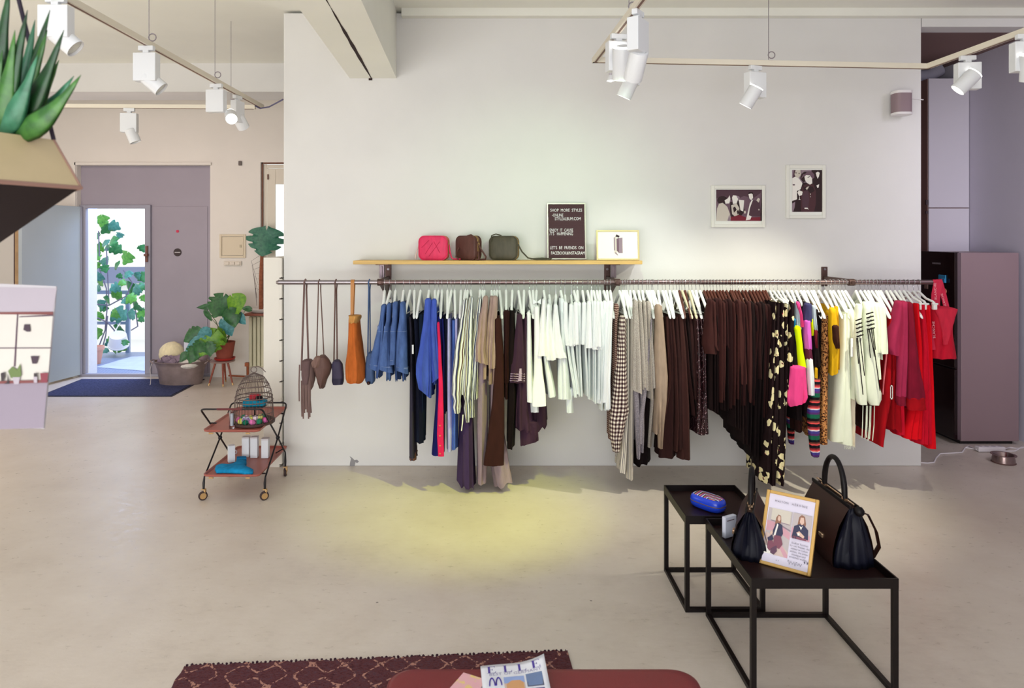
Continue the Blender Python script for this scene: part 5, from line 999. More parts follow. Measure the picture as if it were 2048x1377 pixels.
art(mb, A, [(c_bg, R01),
    (c_wall, [(.02, .12), (.55, .12), (.55, .79), (.02, .79)]), (c_pink, [(.02, .45), (.3, .46), (.55, .38), (.55, .48), (.3, .58), (.02, .6)]), (c_stair, [(.02, .12), (.02, .42), (.2, .4), (.55, .2), (.55, .12)]), (k_gry, [(.3, .58), (.55, .52), (.55, .50), (.3, .555)]), (c_pink, [(.3, .36), (.55, .16), (.55, .12), (.48, .12), (.28, .32)]), (k_wht, [(.02, .12), (.02, .24), (.16, .22), (.26, .12)]), (k_pale, [(.1, .79), (.1, .6), (.52, .6), (.52, .79)]), (k_gry, [(.1, .615), (.52, .6), (.52, .59), (.1, .60)]),
    (c_hair, [(.2, .55), (.21, .66), (.25, .71), (.31, .7), (.33, .62), (.31, .55), (.26, .5)]), (c_skin, [(.245, .64), (.255, .69), (.30, .69), (.31, .64), (.28, .61)]), (c_navy, [(.16, .43), (.22, .57), (.28, .59), (.36, .57), (.40, .45), (.36, .38), (.22, .36)]), (k_wht, [(.2, .38), (.25, .58), (.28, .56), (.24, .38)]), (c_skirt, [(.22, .4), (.36, .41), (.42, .3), (.36, .22), (.22, .24)]), (c_skin, [(.12, .43), (.17, .47), (.18, .42), (.13, .39)]), (c_navy, [(.08, .34), (.17, .4), (.22, .34), (.12, .28)]), (c_skirt, [(.1, .3), (.2, .32), (.26, .22), (.16, .16), (.1, .2)]), (c_boot, [(.18, .2), (.25, .24), (.3, .26), (.32, .18), (.26, .12), (.18, .14)]),
    (c_wall, [(.57, .42), (.97, .42), (.97, .79), (.57, .79)]), (c_pink, [(.57, .58), (.97, .5), (.97, .42), (.57, .42)]), (c_hair, [(.68, .6), (.7, .74), (.75, .78), (.82, .76), (.86, .66), (.84, .56), (.76, .52)]), (c_navy, [(.59, .44), (.62, .6), (.72, .64), (.82, .64), (.92, .58), (.94, .44)]), (c_skin, [(.725, .67), (.735, .74), (.80, .745), (.82, .67), (.775, .63)]), (k_wht, [(.72, .62), (.77, .56), (.80, .63), (.77, .6)]), (c_skin, [(.68, .51), (.74, .54), (.86, .48), (.84, .45), (.72, .48)]), (k_wht, [(.7, .5), (.74, .52), (.76, .49), (.72, .47)]), (c_skirt, [(.6, .42), (.62, .46), (.9, .45), (.9, .42)])], mats)
obj('print', mb, mats, t)
m_ink = M('print text', (70, 62, 84), .6); S4 = lambda u, v: A @ Matrix.Translation((u, v, .012)) @ Matrix.Diagonal((1 / pw, 1 / phh, 1, 1))
obj('title_lettering', text('MAISON  H\u00c9RO\u00cfNE', .0125, S4(.5, .885), align='CENTER', spacing=1.35), m_ink, t)
mb = MB()
for s, v in (('Endlich Taschen', .342), ('f\u00fcr uns Frauen, die', .302), ('mitten im Leben', .262), ('stehen, die etwas', .222), ('bewegen und', .182), ('erreichen wollen.', .142)): text(s, .0105, S4(.79, v), mb, align='CENTER')
obj('quote_lettering', mb, m_ink, t)
obj('opening_mark', text('\u201c', .05, S4(.6, .34)), m_ink, t); obj('closing_mark', text('\u201d', .05, S4(.9, .02)), m_ink, t); obj('foot_lettering', text('m  h', .007, S4(.33, .05), align='LEFT'), m_ink, t)
pts = [A @ Vector((.58 + .30 * k / 39, .075 + .022 * math.sin(k * .85) * (1.4 if k in range(0, 6) or k in range(18, 26) else .7) + .01 * math.sin(k * 2.3), .012)) for k in range(40)]
obj('signature', MB().tube(pts, .0006, 4), m_ink, t)
# handbags
m_bl = M('black calf leather', (12, 6, 8), .5, 0, .25); m_blu = M('blue black leather', (12, 13, 28), .5, 0, .25, var=.2); m_br = M('dark brown leather', (50, 24, 18), .5, 0, .3); m_sil = M('brass fitting', (214, 178, 146), .25, .8)
def doctor_bag(c, rz, L, wb, h, label, hh, face, strapped):
    t = thing('doctor_handbag', label, 'handbag', c, 'handbags on the tray table'); T = Matrix.Translation(c) @ Matrix.Rotation(rz, 4, 'Z')
    # length along local Y; section in XZ: wide foot, bulging flank, narrow hinged mouth
    def sec(k, y, n=1.0):
        pr = [(-.5, 0), (-.53, .08), (-.52, .25), (-.46, .45), (-.36, .68), (-.2, .88), (-.1, .985), (.1, .985), (.2, .88), (.36, .68), (.46, .45), (.52, .25), (.53, .08), (.5, 0)]
        return [Vector((x * wb * k, y, z * h)) for x, z in pr]
    rings = [sec(1, -L / 2 * .96), sec(1.0, -L / 2 * .8), sec(1.02, 0), sec(1, L / 2 * .8), sec(1, L / 2 * .96)]
    obj('body', MB().loft(rings).xf(T), [face], t, True, sharp=50)
    for s in (-1, 1):                                   # folded gusset at each end
        mb = MB(); n = 15
        rows = []
        for k in range(10):
            v = k / 9; z = v * h * .985; w = lerp(1, .22, v ** 1.3) * wb * (1 + .1 * math.sin(PI * v))
            rows.append([Vector((w / 2 * (2 * j / (n - 1) - 1), s * (L / 2 * .96 + (.012 + .02 * (1 - v)) * math.cos((2 * j / (n - 1) - 1) * PI / 2) - .022 * math.exp(-((2 * j / (n - 1) - 1) / .2) ** 2) * (.3 + v) + .006 * math.sin(j * 1.9)), z)) for j in range(n)])
        if s > 0: rows = [r[::-1] for r in rows]
        obj('gusset', mb.loft(rows, closed=False).xf(T), m_blu, t, True, sharp=70, solid=.003)
    mb = MB()
    for s in (-1, 1): mb.box((s * .10 * wb, 0, h + .002), (.008, L * 1.02, .016))
    obj('metal_mouth', mb.xf(T), m_bl, t, bevel=.002)
    obj('mouth_trim', MB().box((0, 0, h + .012), (.006, L * .98, .004)).xf(T), m_sil, t)
    mb = MB(); N = 14
    hp = [Vector((.02 * math.cos(PI * k / N) * 0, L * .24 * math.cos(PI * k / N) * (1.12 - .12 * math.sin(PI * k / N)), h + .012 + hh * math.sin(PI * k / N) ** .75)) for k in range(N + 1)]
    obj('handle', MB().tube(hp, [.012, .013, .0125, .012] + [.0115] * 7 + [.012, .0125, .013, .012], 12).xf(T), m_bl, t, True)
    for s in (-1, 1): obj('handle_ring', MB().tube([Vector((.0 + .012 * math.cos(a), s * L * .27, h + .012 + .012 * math.sin(a))) for a in [2 * PI * j / 12 for j in range(12)]], .003, 6, loop=True).box((0, s * L * .27, h + .004), (.02, .024, .01)).xf(T), m_sil, t, True)
    obj('side_clasp', MB().box((-.5 * wb, -L * .16, h * .36), (.012, .035, .018)).xf(T), m_sil, t, bevel=.003)
    if strapped:
        sp_ = [Vector((.05 * wb, -L / 2 - .005, h * .97)), Vector((.25 * wb, -L / 2 - .03, h * .93)), Vector((.45 * wb, -L / 2 - .03, h * .66)), Vector((.62 * wb, -L / 2 + .0, h * .36)), Vector((.66 * wb, -L / 2 + .06, h * .08)), Vector((.64 * wb, -L / 2 + .14, .01))]
        obj('shoulder_strap', MB().loft([[p + Vector((-.004, 0, -.002)), p + Vector((.0, -.016, 0)), p + Vector((.004, .0, .002)), p + Vector((0, .016, 0))] for p in sp_], True, True).xf(T), m_br, t, True)
        obj('strap_knot', MB().ball((.08 * wb, -L / 2 - .015, h * .96), .022, 10).xf(T), m_bl, t, True)
    return t
doctor_bag(Vector((1.585, 3.165, TZ)), .0, .35, .175, .262, 'large dark brown doctor handbag with a shoulder strap behind the gold frame', .155, m_br, True)
doctor_bag(Vector((1.215, 3.20, TZ)), -.42, .30, .15, .215, 'smaller black doctor handbag seen from its end beside the gold frame', .135, m_br, False)

# ------------------------------------------------------------------ bar cart
m_cf = M('black cart tube', (26, 22, 28), .4, .3); m_ct = M('reddish teak', (168, 92, 80), .4, var=.12, vs=5); m_brass = M('caster brass', (206, 168, 116), .35, .6); m_rub = M('caster rubber', (58, 40, 40), .7)
t = thing('bar_cart', 'two-tier folding bar cart with teak trays at the partition corner', 'bar cart', (-1.87, 5.2, 0))
xl, xr = -2.10, -1.655; zu, zlw = .508, .187
def cart_tray(nm, z, x0, x1, y0, y1):
    n = 5
    def rr(k, zz): return rr2((x0 + x1) / 2, (y0 + y1) / 2, (x1 - x0) + k, (y1 - y0) + k, .03, zz)
    p = obj(nm, MB().loft([rr(-.03, z - .006), rr(0, z + .002), rr(.006, z + .016), rr(-.006, z + .016), rr(-.024, z + .003)], True, True), m_ct, t, True, sharp=30)
    for x in (x0 + .04, x1 - .1): obj('bracket', MB().tube([(x, y0 + .01, z - .012), (x + .03, y0 + .01, z - .012)], .006, 8), m_brass, p)
cart_tray('upper_tray', zu, xl + .02, xr - .02, 4.90, 5.58); cart_tray('lower_tray', zlw, xl + .02, xr - .02, 4.90, 5.58)
tr = .0065
A1 = [(4.905, .671), (5.262, .363), (5.45, .19), (5.452, .09)]; B1 = [(5.493, .576), (5.262, .363), (4.975, .16), (4.962, .09)]
def rnd(pts, r=.03, n=4):
    pts = [Vector(p) for p in pts]; out = [pts[0]]
    for a, b, c in zip(pts, pts[1:], pts[2:]):
        u, v = (a - b).normalized(), (c - b).normalized(); p0, p2 = b + u * r, b + v * r
        out += [p0.lerp(b, q / n * 1.0).lerp(b.lerp(p2, q / n), q / n) for q in range(n + 1)]
    return out + [pts[-1]]
fr = lambda P_, x: [(x, y, z) for y, z in P_]
obj('front_handle_frame', MB().tube(rnd([(xl, *A1[2])] + [(xl, *A1[1])] + [(xl, *A1[0]), (xr, *A1[0]), (xr, *A1[1]), (xr, *A1[2])], .035), tr, 8), m_cf, t, True)
obj('back_handle_frame', MB().tube(rnd([(xl, *B1[2])] + [(xl, *B1[1])] + [(xl, *B1[0]), (xr, *B1[0]), (xr, *B1[1]), (xr, *B1[2])], .035), tr, 8), m_cf, t, True)
obj('handle_grip', MB().tube([(xl + .12, 4.905, .671), (xl + .3, 4.905, .671)], .008, 8), M('grip wine', (104, 40, 44), .6), t, True)
for x in (xl, xr):
    obj('pivot', MB().ball((x, 5.262, .363), .016, 12), m_cf, t, True)
    e = -1 if x > -1.8 else 1
    for y, z, w_, dz in ((5.07, .527, .05, 0), (5.42, .507, .05, 0), (5.40, .235, .06, -.035), (4.99, .18, .06, 0)): obj('cross_bar', MB().tube([(x, y, z), (x + e * w_, y, z + dz)], .005, 6), m_cf, t, True)
    for y, P0 in ((5.45, A1[2]), (4.962, B1[2])):
        w_ = obj('caster_wheel', MB().lathe([(.012, -.011), (.027, -.011), (.032, -.006), (.032, .006), (.027, .011), (.012, .011)], (0, 0, 0), 20, cap0=True).xf(Matrix.Translation((x, y + (.0 if y > 5.2 else -.012), .032)) @ Matrix.Rotation(.55 if y < 5.2 else .2, 4, 'Z') @ Matrix.Rotation(PI / 2, 4, 'X' if y < 5.2 else 'Y')), m_rub, t, True, sharp=30)
        obj('hub', MB().lathe([(.001, -.0125), (.022, -.0125), (.022, .0125), (.001, .0125)], (0, 0, 0), 16).xf(Matrix.Translation((x, y + (.0 if y > 5.2 else -.012), .032)) @ Matrix.Rotation(.55 if y < 5.2 else .2, 4, 'Z') @ Matrix.Rotation(PI / 2, 4, 'X' if y < 5.2 else 'Y')), m_brass, w_, True, sharp=30)
        obj('caster_fork', MB().box((x + .012, y - .004, .055), (.012, .024, .035)).box((x, y, .074), (.028, .026, .008)), m_brass, t, bevel=.002)
        obj('leg', MB().tube([(x, P0[0], P0[1]), (x, y, .12), (x, y, .078)], [tr, .010, .008], 8), m_cf, t, True)
# bird cage and its contents
cg = Vector((-1.79, 5.12, zu + .006))
t = thing('bird_cage', 'domed wire bird cage standing on the upper tray of the bar cart', 'bird cage', cg)
m_wirec = M('weathered cage wire', (112, 96, 92), .6, .3)
def cage_r(v): return .142 * (1 - .10 * v) * math.sqrt(max(0, 1 - max(0, (v - .35) / .65) ** 2.1)) if v > .35 else .142 * (1 - .10 * v)
H_ = .36
mb = MB()
for j in range(34):
    a = 2 * PI * j / 34; mb.tube([cg + Vector((cage_r(v) * math.cos(a), cage_r(v) * math.sin(a), .02 + v * H_)) for v in [k / 12 for k in range(13)]], .0015, 4)
obj('wire_mesh', mb, m_wirec, t)
mb = MB()
for v, r_ in ((.18, .003), (.42, .004), (.5, .0045), (.62, .003), (.74, .004), (.88, .003)):
    mb.tube([cg + Vector((cage_r(v) * 1.01 * math.cos(a), cage_r(v) * 1.01 * math.sin(a), .02 + v * H_)) for a in [2 * PI * j / 28 for j in range(28)]], r_, 5, loop=True)
obj('hoop_frame', mb, m_wirec, t)
obj('base_tray', MB().lathe([(.138, 0), (.152, .004), (.154, .022), (.146, .022), (.142, .008), (.01, .007)], cg, 32), M('cage base', (86, 62, 58), .6, .2), t, True)
obj('top_ring', MB().tube([cg + Vector((.022 * math.cos(a), 0, H_ + .04 + .022 * math.sin(a))) for a in [2 * PI * j / 14 for j in range(14)]], .003, 6, loop=True).tube([cg + Vector((0, 0, H_ + .015)), cg + Vector((0, 0, H_ + .022))], .006), m_wirec, t)
obj('hook_arm', MB().tube([cg + Vector(p) for p in ((0, 0, H_ + .06), (.03, 0, H_ + .066), (.06, .0, H_ + .05), (.085, .01, H_ + .02))], .003, 6), m_wirec, t)
pc = [(240, 120, 186), (40, 130, 96), (236, 226, 110), (250, 190, 220), (30, 110, 84), (240, 236, 120), (244, 130, 190), (240, 214, 226), (46, 140, 100), (236, 230, 130), (236, 110, 180), (30, 120, 90)]
pn = ['hot pink', 'emerald', 'lemon', 'blush', 'bottle green', 'primrose', 'candy pink', 'pale rose', 'jade', 'light yellow', 'magenta', 'dark green']
for k in range(12):
    a = -2.75 + k * .235 if k < 12 else 0; r = .105 - .03 * (k % 2); c = cg + Vector((r * math.cos(a), r * math.sin(a), .032 + .02 * (k % 2)))
    mb = MB().ball(c, .022, 12)
    for p in mb.v: p += (p - c) * .1 * math.sin(p.x * 700 + p.y * 500 + p.z * 900)
    o = obj('pompom', mb, FAB('pompom %s' % pn[k], pc[k]), smooth=True); tag(o, '%s wool pompom inside the bird cage' % pn[k], 'pompom', 'pompoms in the bird cage')
for k, (dx, dy, rz, tl) in enumerate(((-.035, -.095, .5, .5), (-.005, -.098, -.6, -.4))):
    c = cg + Vector((dx, dy - .006, .05)); m4 = Matrix.Translation(c) @ Matrix.Rotation(tl, 4, 'Y') @ Matrix.Rotation(.3, 4, 'X')
    o = obj('price_card', MB().box((0, 0, 0), (.034, .002, .046)).box((0, -.0014, 0), (.024, .001, .034), 0, 1).xf(m4), [M('white card', (214, 216, 232)), M('lilac card', (150, 120, 170), .6)]); tag(o, ('tilted white price card with a lilac square, leaning on the cage pompoms', 'second white price card leaning the other way on the cage pompoms')[k], 'card', 'price cards in the bird cage')
def sock(mb, pts, r, T): return mb.loft([[T @ (Vector(p) + Vector((0, q * math.cos(a), q * .5 * math.sin(a)))) for a in [2 * PI * j / 12 for j in range(12)]] for p, q in zip(pts, r)], True, True)
mb = MB().box(cg + Vector((.0, .02, .15)), (.17, .10, .05), .1); o = obj('folded_textile', mb, FAB('turquoise knit', (20, 140, 176)), bevel=.02); tag(o, 'turquoise folded knit bundle on the stand inside the bird cage', 'textile')
t = thing('display_stand', 'small dark wire stand with a red top inside the bird cage', 'stand', cg + Vector((0, .02, .007)))
obj('post', MB().tube([cg + Vector((0, .02, .008)), cg + Vector((0, .02, .12))], .006, 8), m_cf, t); obj('plate', MB().box(cg + Vector((0, .02, .121)), (.16, .09, .006)), m_cf, t)
o = obj('red_pouch', MB().box(cg + Vector((.0, .02, .195)), (.08, .06, .04), .2), FAB('red knit', (170, 52, 62)), bevel=.012); tag(o, 'red knit pouch on top of the turquoise bundle in the cage', 'pouch')
o = obj('black_pouch', MB().box(cg + Vector((-.07, -.045, .20 - .01), ) + Vector((-.085, -.03, .0)), (.045, .03, .02), .2).box(cg + Vector((0, 0, -5)), (.0001, .0001, .0001)) if False else MB().box(cg + Vector((.045, -.02, .19)), (.05, .035, .03), .3), FAB('black knit', (30, 24, 30)), bevel=.01); tag(o, 'black knit pouch beside the red one in the cage', 'pouch')
# clear vase and boxes
t = thing('glass_vase', 'tall clear glass vase beside the bird cage on the cart', 'vase', (XX(464, 4.99), 4.99, zu + .004))
tt = NT('clear vase glass'); tt.b.inputs['Transmission Weight'].default_value = 1; tt.b.inputs['IOR'].default_value = 1.25; m_vg = tt.done((.98, .98, 1, 1), .03)
c = Vector((XX(464, 4.99), 4.99, zu + .004))
obj('glass', MB().lathe([(.019, 0), (.020, .02), (.021, .125), (.018, .125), (.017, .02), (.001, .016)], c, 20), m_vg, t, True)
obj('paper_roll', MB().lathe([(.012, .018), (.012, .105), (.001, .106)], c, 16), M('rolled paper', (226, 226, 232), .7), t, True)
m_box = M('white perfume box', (232, 234, 240), .5)
for k, (px0, px1, pyt, pyb, rz, Y, lb) in enumerate(((453, 467, 893, 926.5, .5, 0, 'short white box beside the turquoise socks on the lower tray'), (482, 497, 876, 916, .1, 0, 'first tall white box in the row of three on the lower tray'), (499, 514, 876, 917.5, .08, 0, 'middle tall white box in the row of three on the lower tray'), (521, 536, 879, 918, .06, 0, 'last tall white box beside the cart leg on the lower tray'))):
    Y = (HC - zlw - .004) * F / (pyb - CY); w_ = (px1 - px0) * Y / F; h_ = ZZ(pyt, Y) - zlw - .004; x = XX((px0 + px1) / 2, Y)
    t = thing('gift_box', lb, 'box', (x, Y, zlw + .004), 'white boxes on the lower tray')
    obj('body', MB().box((x, Y + w_ / 2, zlw + .0045 + h_ / 2), (w_ * .92, w_ * .85, h_), rz), m_box, t, bevel=.002)
    if k: obj('lid', MB().box((x, Y + w_ / 2, zlw + .0045 + h_ - .006), (w_ * .95, w_ * .88, .013), rz), M('box lid', (214, 208, 212), .5), t, bevel=.001)
o = obj('pair_of_scissors', MB().tube([(XX(516, 5.4), 5.36, zlw + .01), (XX(519, 5.4), 5.37, zlw + .08)], .004, 6).tube([(XX(517, 5.4) + .01 * math.cos(a), 5.37, zlw + .09 + .014 * math.sin(a)) for a in [2 * PI * j / 10 for j in range(10)]], .004, 6, loop=True), M('black plastic', (24, 20, 24), .4), smooth=True); tag(o, 'small black-handled scissors standing behind the white boxes', 'scissors')
t = thing('napkin_ring', 'small pale ring lying behind the short white box', 'ring', (XX(470, 5.4), 5.4, zlw)); obj('ring', MB().tube([Vector((XX(470, 5.4) + .014 * math.cos(a), 5.4 + .002, zlw + .021 + .014 * math.sin(a))) for a in [2 * PI * j / 12 for j in range(12)]], .005, 6, loop=True), M('pale ring', (200, 190, 200), .4), t, True)
# turquoise socks: flat knit shape
zz = zlw + .006
def tp(zx, zy): px, py = 370 + zx / 4.59, 720 + zy / 4.59; Y = (HC - zz) * F / (py - CY); return Vector((XX(px, Y), Y, zz))
out = [(275, 1020), (285, 990), (320, 982), (380, 990), (440, 975), (480, 955), (478, 925), (560, 922), (565, 965), (548, 990), (590, 1015), (628, 1030), (622, 1050), (560, 1062), (520, 1048), (440, 1045), (350, 1042), (290, 1045)]
base = [tp(*p) for p in out]; cen = sum(base, Vector()) / len(base)
rings = [base, [p + Vector((0, 0, .016)) for p in base], [cen + (p - cen) * .86 + Vector((0, 0, .026)) for p in base], [cen + (p - cen) * .4 + Vector((0, 0, .029)) for p in base]]
t = thing('sock', 'turquoise knitted sock lying flat on the lower cart tray', 'sock', cen)
obj('knit', MB().loft([r[::-1] for r in rings], True, True), FAB('turquoise wool', (24, 142, 196), var=.2), t, True, sharp=60)
obj('cuff', MB().loft([[p + Vector((0, 0, h_)) for p in (tp(476, 940), tp(474, 922), tp(562, 919), tp(565, 940))][::-1] for h_ in (.001, .022, .03)], True, True), FAB('turquoise cuff', (18, 122, 176)), t, bevel=.004)

# ------------------------------------------------------------------ zinc tub, ball, rosette, stool and pot
tc = Vector((-4.075, 8.93, 0))
m_zinc = M('galvanised zinc', (150, 132, 130), .5, .35, var=.16, vs=9); m_zin2 = M('tub inside', (104, 92, 96), .6, .3)
t = thing('zinc_tub', 'oval galvanised zinc wash tub with handles beside the doorway', 'tub', tc)
obj('body', MB().lathe([(.262, .0), (.268, .012), (.30, .19), (.318, .24), (.318, .25), (.345, .292), (.352, .297), (.352, .306), (.338, .306), (.31, .24), (.262, .02), (.01, .015)], tc, 44, sx=1, sy=.66), m_zinc, t, True, sharp=45)
for s in (-1, 1): obj('handle', MB().tube([tc + Vector((s * .335, -.06, .27)), tc + Vector((s * .375, -.06, .30)), tc + Vector((s * .38, 0, .305)), tc + Vector((s * .375, .06, .30)), tc + Vector((s * .335, .06, .27))], .009, 8), m_zinc, t, True)
t = thing('pompom_ball', 'large round cream ball of yarn resting in the zinc tub', 'ball', (XX(342, 8.95), 8.95, .2))
bc = Vector((XX(342, 8.95), 8.97, ZZ(708, 8.95))); mb = MB().ball(bc, .155, 28)
for p in mb.v: p += (p - bc) * .03 * math.sin(p.x * 60 + 2) * math.sin(p.z * 70 + p.y * 40)
obj('yarn', mb, FAB('cream yarn', (240, 226, 188), var=.1), t, True, sharp=180)
obj('loose_thread', MB().tube([tc + Vector((-.355, -.04, .30)), tc + Vector((-.36, -.09, .2)), tc + Vector((-.345, -.10, .1)), tc + Vector((-.34, -.12, .02)), tc + Vector((-.33, -.16, .006))], .004, 6), FAB('thread', (214, 206, 206)), t)
t = thing('fabric_rosette', 'grey-mauve ruffled fabric rosette cushion in the zinc tub', 'cushion', tc + Vector((-.06, -.02, .26)))
mb = MB(); rc = Vector((XX(342, 8.80), 8.80, .335))
for k in range(16):
    a = 2.4 * k; r = .03 + .008 * k; c = rc + Vector((r * math.cos(a), .4 * r * math.sin(a) - .02, .03 * math.sin(k) - .0))
    pts = [c + Vector((.045 * math.cos(b + a), .02 * math.sin(b), .032 * math.sin(b + a) + .01 * math.sin(3 * b))) for b in [2 * PI * j / 9 for j in range(9)]]
    mb.loft([pts, [c + (p - c) * .5 + Vector((0, -.012, .006)) for p in pts], [c + Vector((0, -.004, 0))] * 9])
obj('ruffle_leaves', mb, FAB('grey mauve felt', (142, 124, 140), var=.2), t, True, sharp=180)
obj('core', MB().ball(rc + Vector((0, .05, -.04)), .115, 16, 0, .75), FAB('grey mauve felt', (142, 124, 140)), t, True)
o = obj('white_cushion', MB().ball(tc + Vector((.13, -.06, .265)), .155, 18, 0, .42), FAB('white cushion', (236, 230, 222)), smooth=True); tag(o, 'white cushion lying low in the zinc tub under the leaves', 'cushion')
o = obj('white_box', MB().box((XX(378, 9.0), 9.02, ZZ(700, 9.0)), (.13, .06, .24), .15), M('white card', (214, 216, 232)), bevel=.006); tag(o, 'white upright box behind the leaves in the zinc tub', 'box')
o = obj('pale_pot', MB().lathe([(.05, 0), (.075, .16), (.07, .16), (.045, .02)], (XX(408, 9.1), 9.06, .22), 18), M('lilac grey pot', (172, 150, 156), .6), smooth=True); tag(o, 'lilac-grey pot behind the zinc tub under the leaves', 'pot')
sc_ = Vector((XX(445, 8.88), 8.88, 0))
t = thing('plant_stool', 'small round stool with splayed wooden legs carrying the terracotta pot', 'stool', sc_)
obj('seat', MB().lathe([(.14, .292), (.155, .298), (.157, .308), (.15, .314), (.01, .315)], sc_, 30), M('stool top', (160, 132, 124), .35), t, True, sharp=50)
m_leg = M('stool leg wood', (150, 74, 54), .45, var=.1)
for a in (-2.65, -1.15, -.35, 1.7):
    d = Vector((math.cos(a), math.sin(a), 0)); l = obj('leg', MB().tube([sc_ + d * .085 + Vector((0, 0, .292)), sc_ + d * .165 + Vector((0, 0, .004))], [.015, .010], 10), m_leg, t, True)
    obj('ferrule', MB().tube([sc_ + d * .158 + Vector((0, 0, .03)), sc_ + d * .166 + Vector((0, 0, 0))], .0105, 10), m_brass, l, True)

# ------------------------------------------------------------------ doormat, rug, ottoman, magazines
def weave(name, a, b, sc):
    tt = NT(name); n = tt.noise(tt.coord('Object'), sc, 4, .7); return tt.done(tt.ramp(n, [(.35, rgb(*a)), (.65, rgb(*b))]), .95, 0, .1)
t = thing('door_mat', 'large dark blue-grey doormat on the floor before the open door', 'mat', (-4.6, 8.7, 0))
obj('carpet', MB().prism([(-5.42, 8.2, .001), (-3.87, 8.2, .001), (-3.90, 9.16, .001), (-5.5, 9.16, .001)], (0, 0, .010)), weave('mat pile', (48, 52, 82), (80, 84, 116), 60), t)
obj('rubber_edge', MB().prism([(-5.45, 8.175, .0005), (-3.84, 8.175, .0005), (-3.87, 9.185, .0005), (-5.53, 9.185, .0005)], (0, 0, .005)), M('mat edge', (44, 42, 58), .8), t)
def rug_mat():
    tt = NT('trellis rug'); co = tt.n.new('ShaderNodeTexCoord'); x = tt.n.new('ShaderNodeSeparateXYZ'); tt.l.new(co.outputs['Object'], x.inputs[0])
    nz = tt.noise(co.outputs['Object'], 24, 3); k = tt.math('MULTIPLY', tt.math('SUBTRACT', nz, .5), .7)
    u = tt.math('MULTIPLY', x.outputs[0], 42); v = tt.math('MULTIPLY', x.outputs[1], 42)
    w_ = tt.math('ADD', tt.math('COSINE', tt.math('ADD', u, k)), tt.math('COSINE', tt.math('ADD', v, k)))
    g = tt.math('ABSOLUTE', tt.math('ADD', w_, tt.math('MULTIPLY', tt.math('SINE', tt.math('MULTIPLY', u, .5)), .35)))
    line = tt.math('LESS_THAN', g, .20); brk = tt.math('GREATER_THAN', tt.noise(tt.coord('Object', (1, 1, 1)), 70, 3), .49)
    base = tt.ramp(tt.noise(tt.coord('Object', (1, 2, 1)), 55, 4, .8), [(.34, rgb(62, 38, 46)), (.5, rgb(108, 62, 64)), (.6, rgb(84, 62, 74)), (.72, rgb(140, 84, 78))])
    tt.bump(tt.noise(tt.coord('Object', (1, 3, 1)), 90, 3), .9, .01)
    return tt.done(tt.mix(tt.math('MULTIPLY', line, brk), base, rgb(190, 140, 124)), .97, 0, .1)
ra, rb_ = Vector((-1.36, 3.016, 0)), Vector((.343, 3.125, 0)); rd = (rb_ - ra).normalized(); rn = Vector((rd.y, -rd.x, 0))
mb = MB(); N = 110; top = []; bot = []
for k in range(N + 1):
    q = ra + (rb_ - ra) * (k / N) + rn * (.006 * math.sin(k * 1.7) + .005 * math.sin(k * .63 + 1)); top.append(q + Vector((0, 0, .012)))
    bot.append(ra + (rb_ - ra) * (k / N) + rn * 1.9 + Vector((0, 0, .012)))
rows = [[p + Vector((0, 0, -.011)) - rn * .004 for p in top], top] + [[a.lerp(b, j / 40) + Vector((.004 * math.sin(j * 2.3) if k_ == 0 else 0, 0, 0)) for k_, (a, b) in enumerate(zip(top, bot))] for j in range(1, 41)]
t = thing('rug', 'dark red woven rug with a pale trellis pattern under the ottoman', 'rug', (-.5, 2.2, 0))
obj('pile', mb.loft(rows, closed=False), rug_mat(), t)
mb = MB()
for k in range(90):
    q = ra + (rb_ - ra) * ((k + .5) / 90); mb.tube([q + Vector((0, 0, .010)), q - rn * (.004 + .004 * math.sin(k * 2.1)) + Vector((.004 * math.sin(k), 0, .011))], .006, 5)
obj('fringe_edge', mb, FAB('rug edge yarn', (60, 36, 48)), t)
t = thing('ottoman', 'dark red leather ottoman bench with rounded corners carrying magazines', 'ottoman', (.17, 1.9, 0))
m_ott = M('oxblood leather', (122, 34, 38), .5, bump=.2, bs=350, var=.05)
OX0, OX1, OY0, OY1, OZ = XX(782, 2.31), XX(1386, 2.31), 1.35, 2.318, .45
def ot(k, z): return rr2((OX0 + OX1) / 2, (OY0 + OY1) / 2, OX1 - OX0 - k, OY1 - OY0 - k, .07, z, 8)
obj('seat', MB().loft([ot(.02, .16), ot(0, .18), ot(0, OZ - .03), ot(.012, OZ - .012), ot(.04, OZ - .002), ot(.08, OZ), ot(.5, OZ + .001)], True, True), m_ott, t, True, sharp=60)
obj('piping', MB().tube(ot(.006, OZ - .02), .005, 6, loop=True), m_ott, t, True)
for x in (OX0 + .08, OX1 - .08):
    for y in (OY0 + .08, OY1 - .08): obj('leg', MB().tube([(x, y, 0), (x, y, .16)], [.018, .026], 12), M('ottoman leg', (46, 24, 20), .5), t, True)
# magazine with curled corner
def otp(px, py, z): Y = (HC - z) * F / (py - CY); return Vector((XX(px, Y), Y, z))
m0 = otp(961, 1331, OZ + .014); m1 = otp(1076, 1322, OZ + .02); mdx = (m1 - m0); mwd = .215
ux = Vector((mdx.x, mdx.y, 0)).normalized(); uy = Vector((-ux.y, ux.x, 0))
t = thing('magazine', 'white fashion magazine with large violet title lying on the red ottoman', 'magazine', m0 - uy * .14)
mh = .285
def mz(u, v): return OZ + .010 + .045 * max(0, u - .45) ** 2 * 3.3 * max(0, v - .2) ** 1.5 + .004 * math.sin(PI * u)
def mp(u, v, dz=0.0): return m0 - uy * (mh * (1 - v)) + ux * (mwd * u) + Vector((0, 0, mz(u, v) - m0.z + dz))
NU, NV = 14, 16
mb = MB(); 
rows = [[mp(i / NU, j / NV) for i in range(NU + 1)] for j in range(NV + 1)]
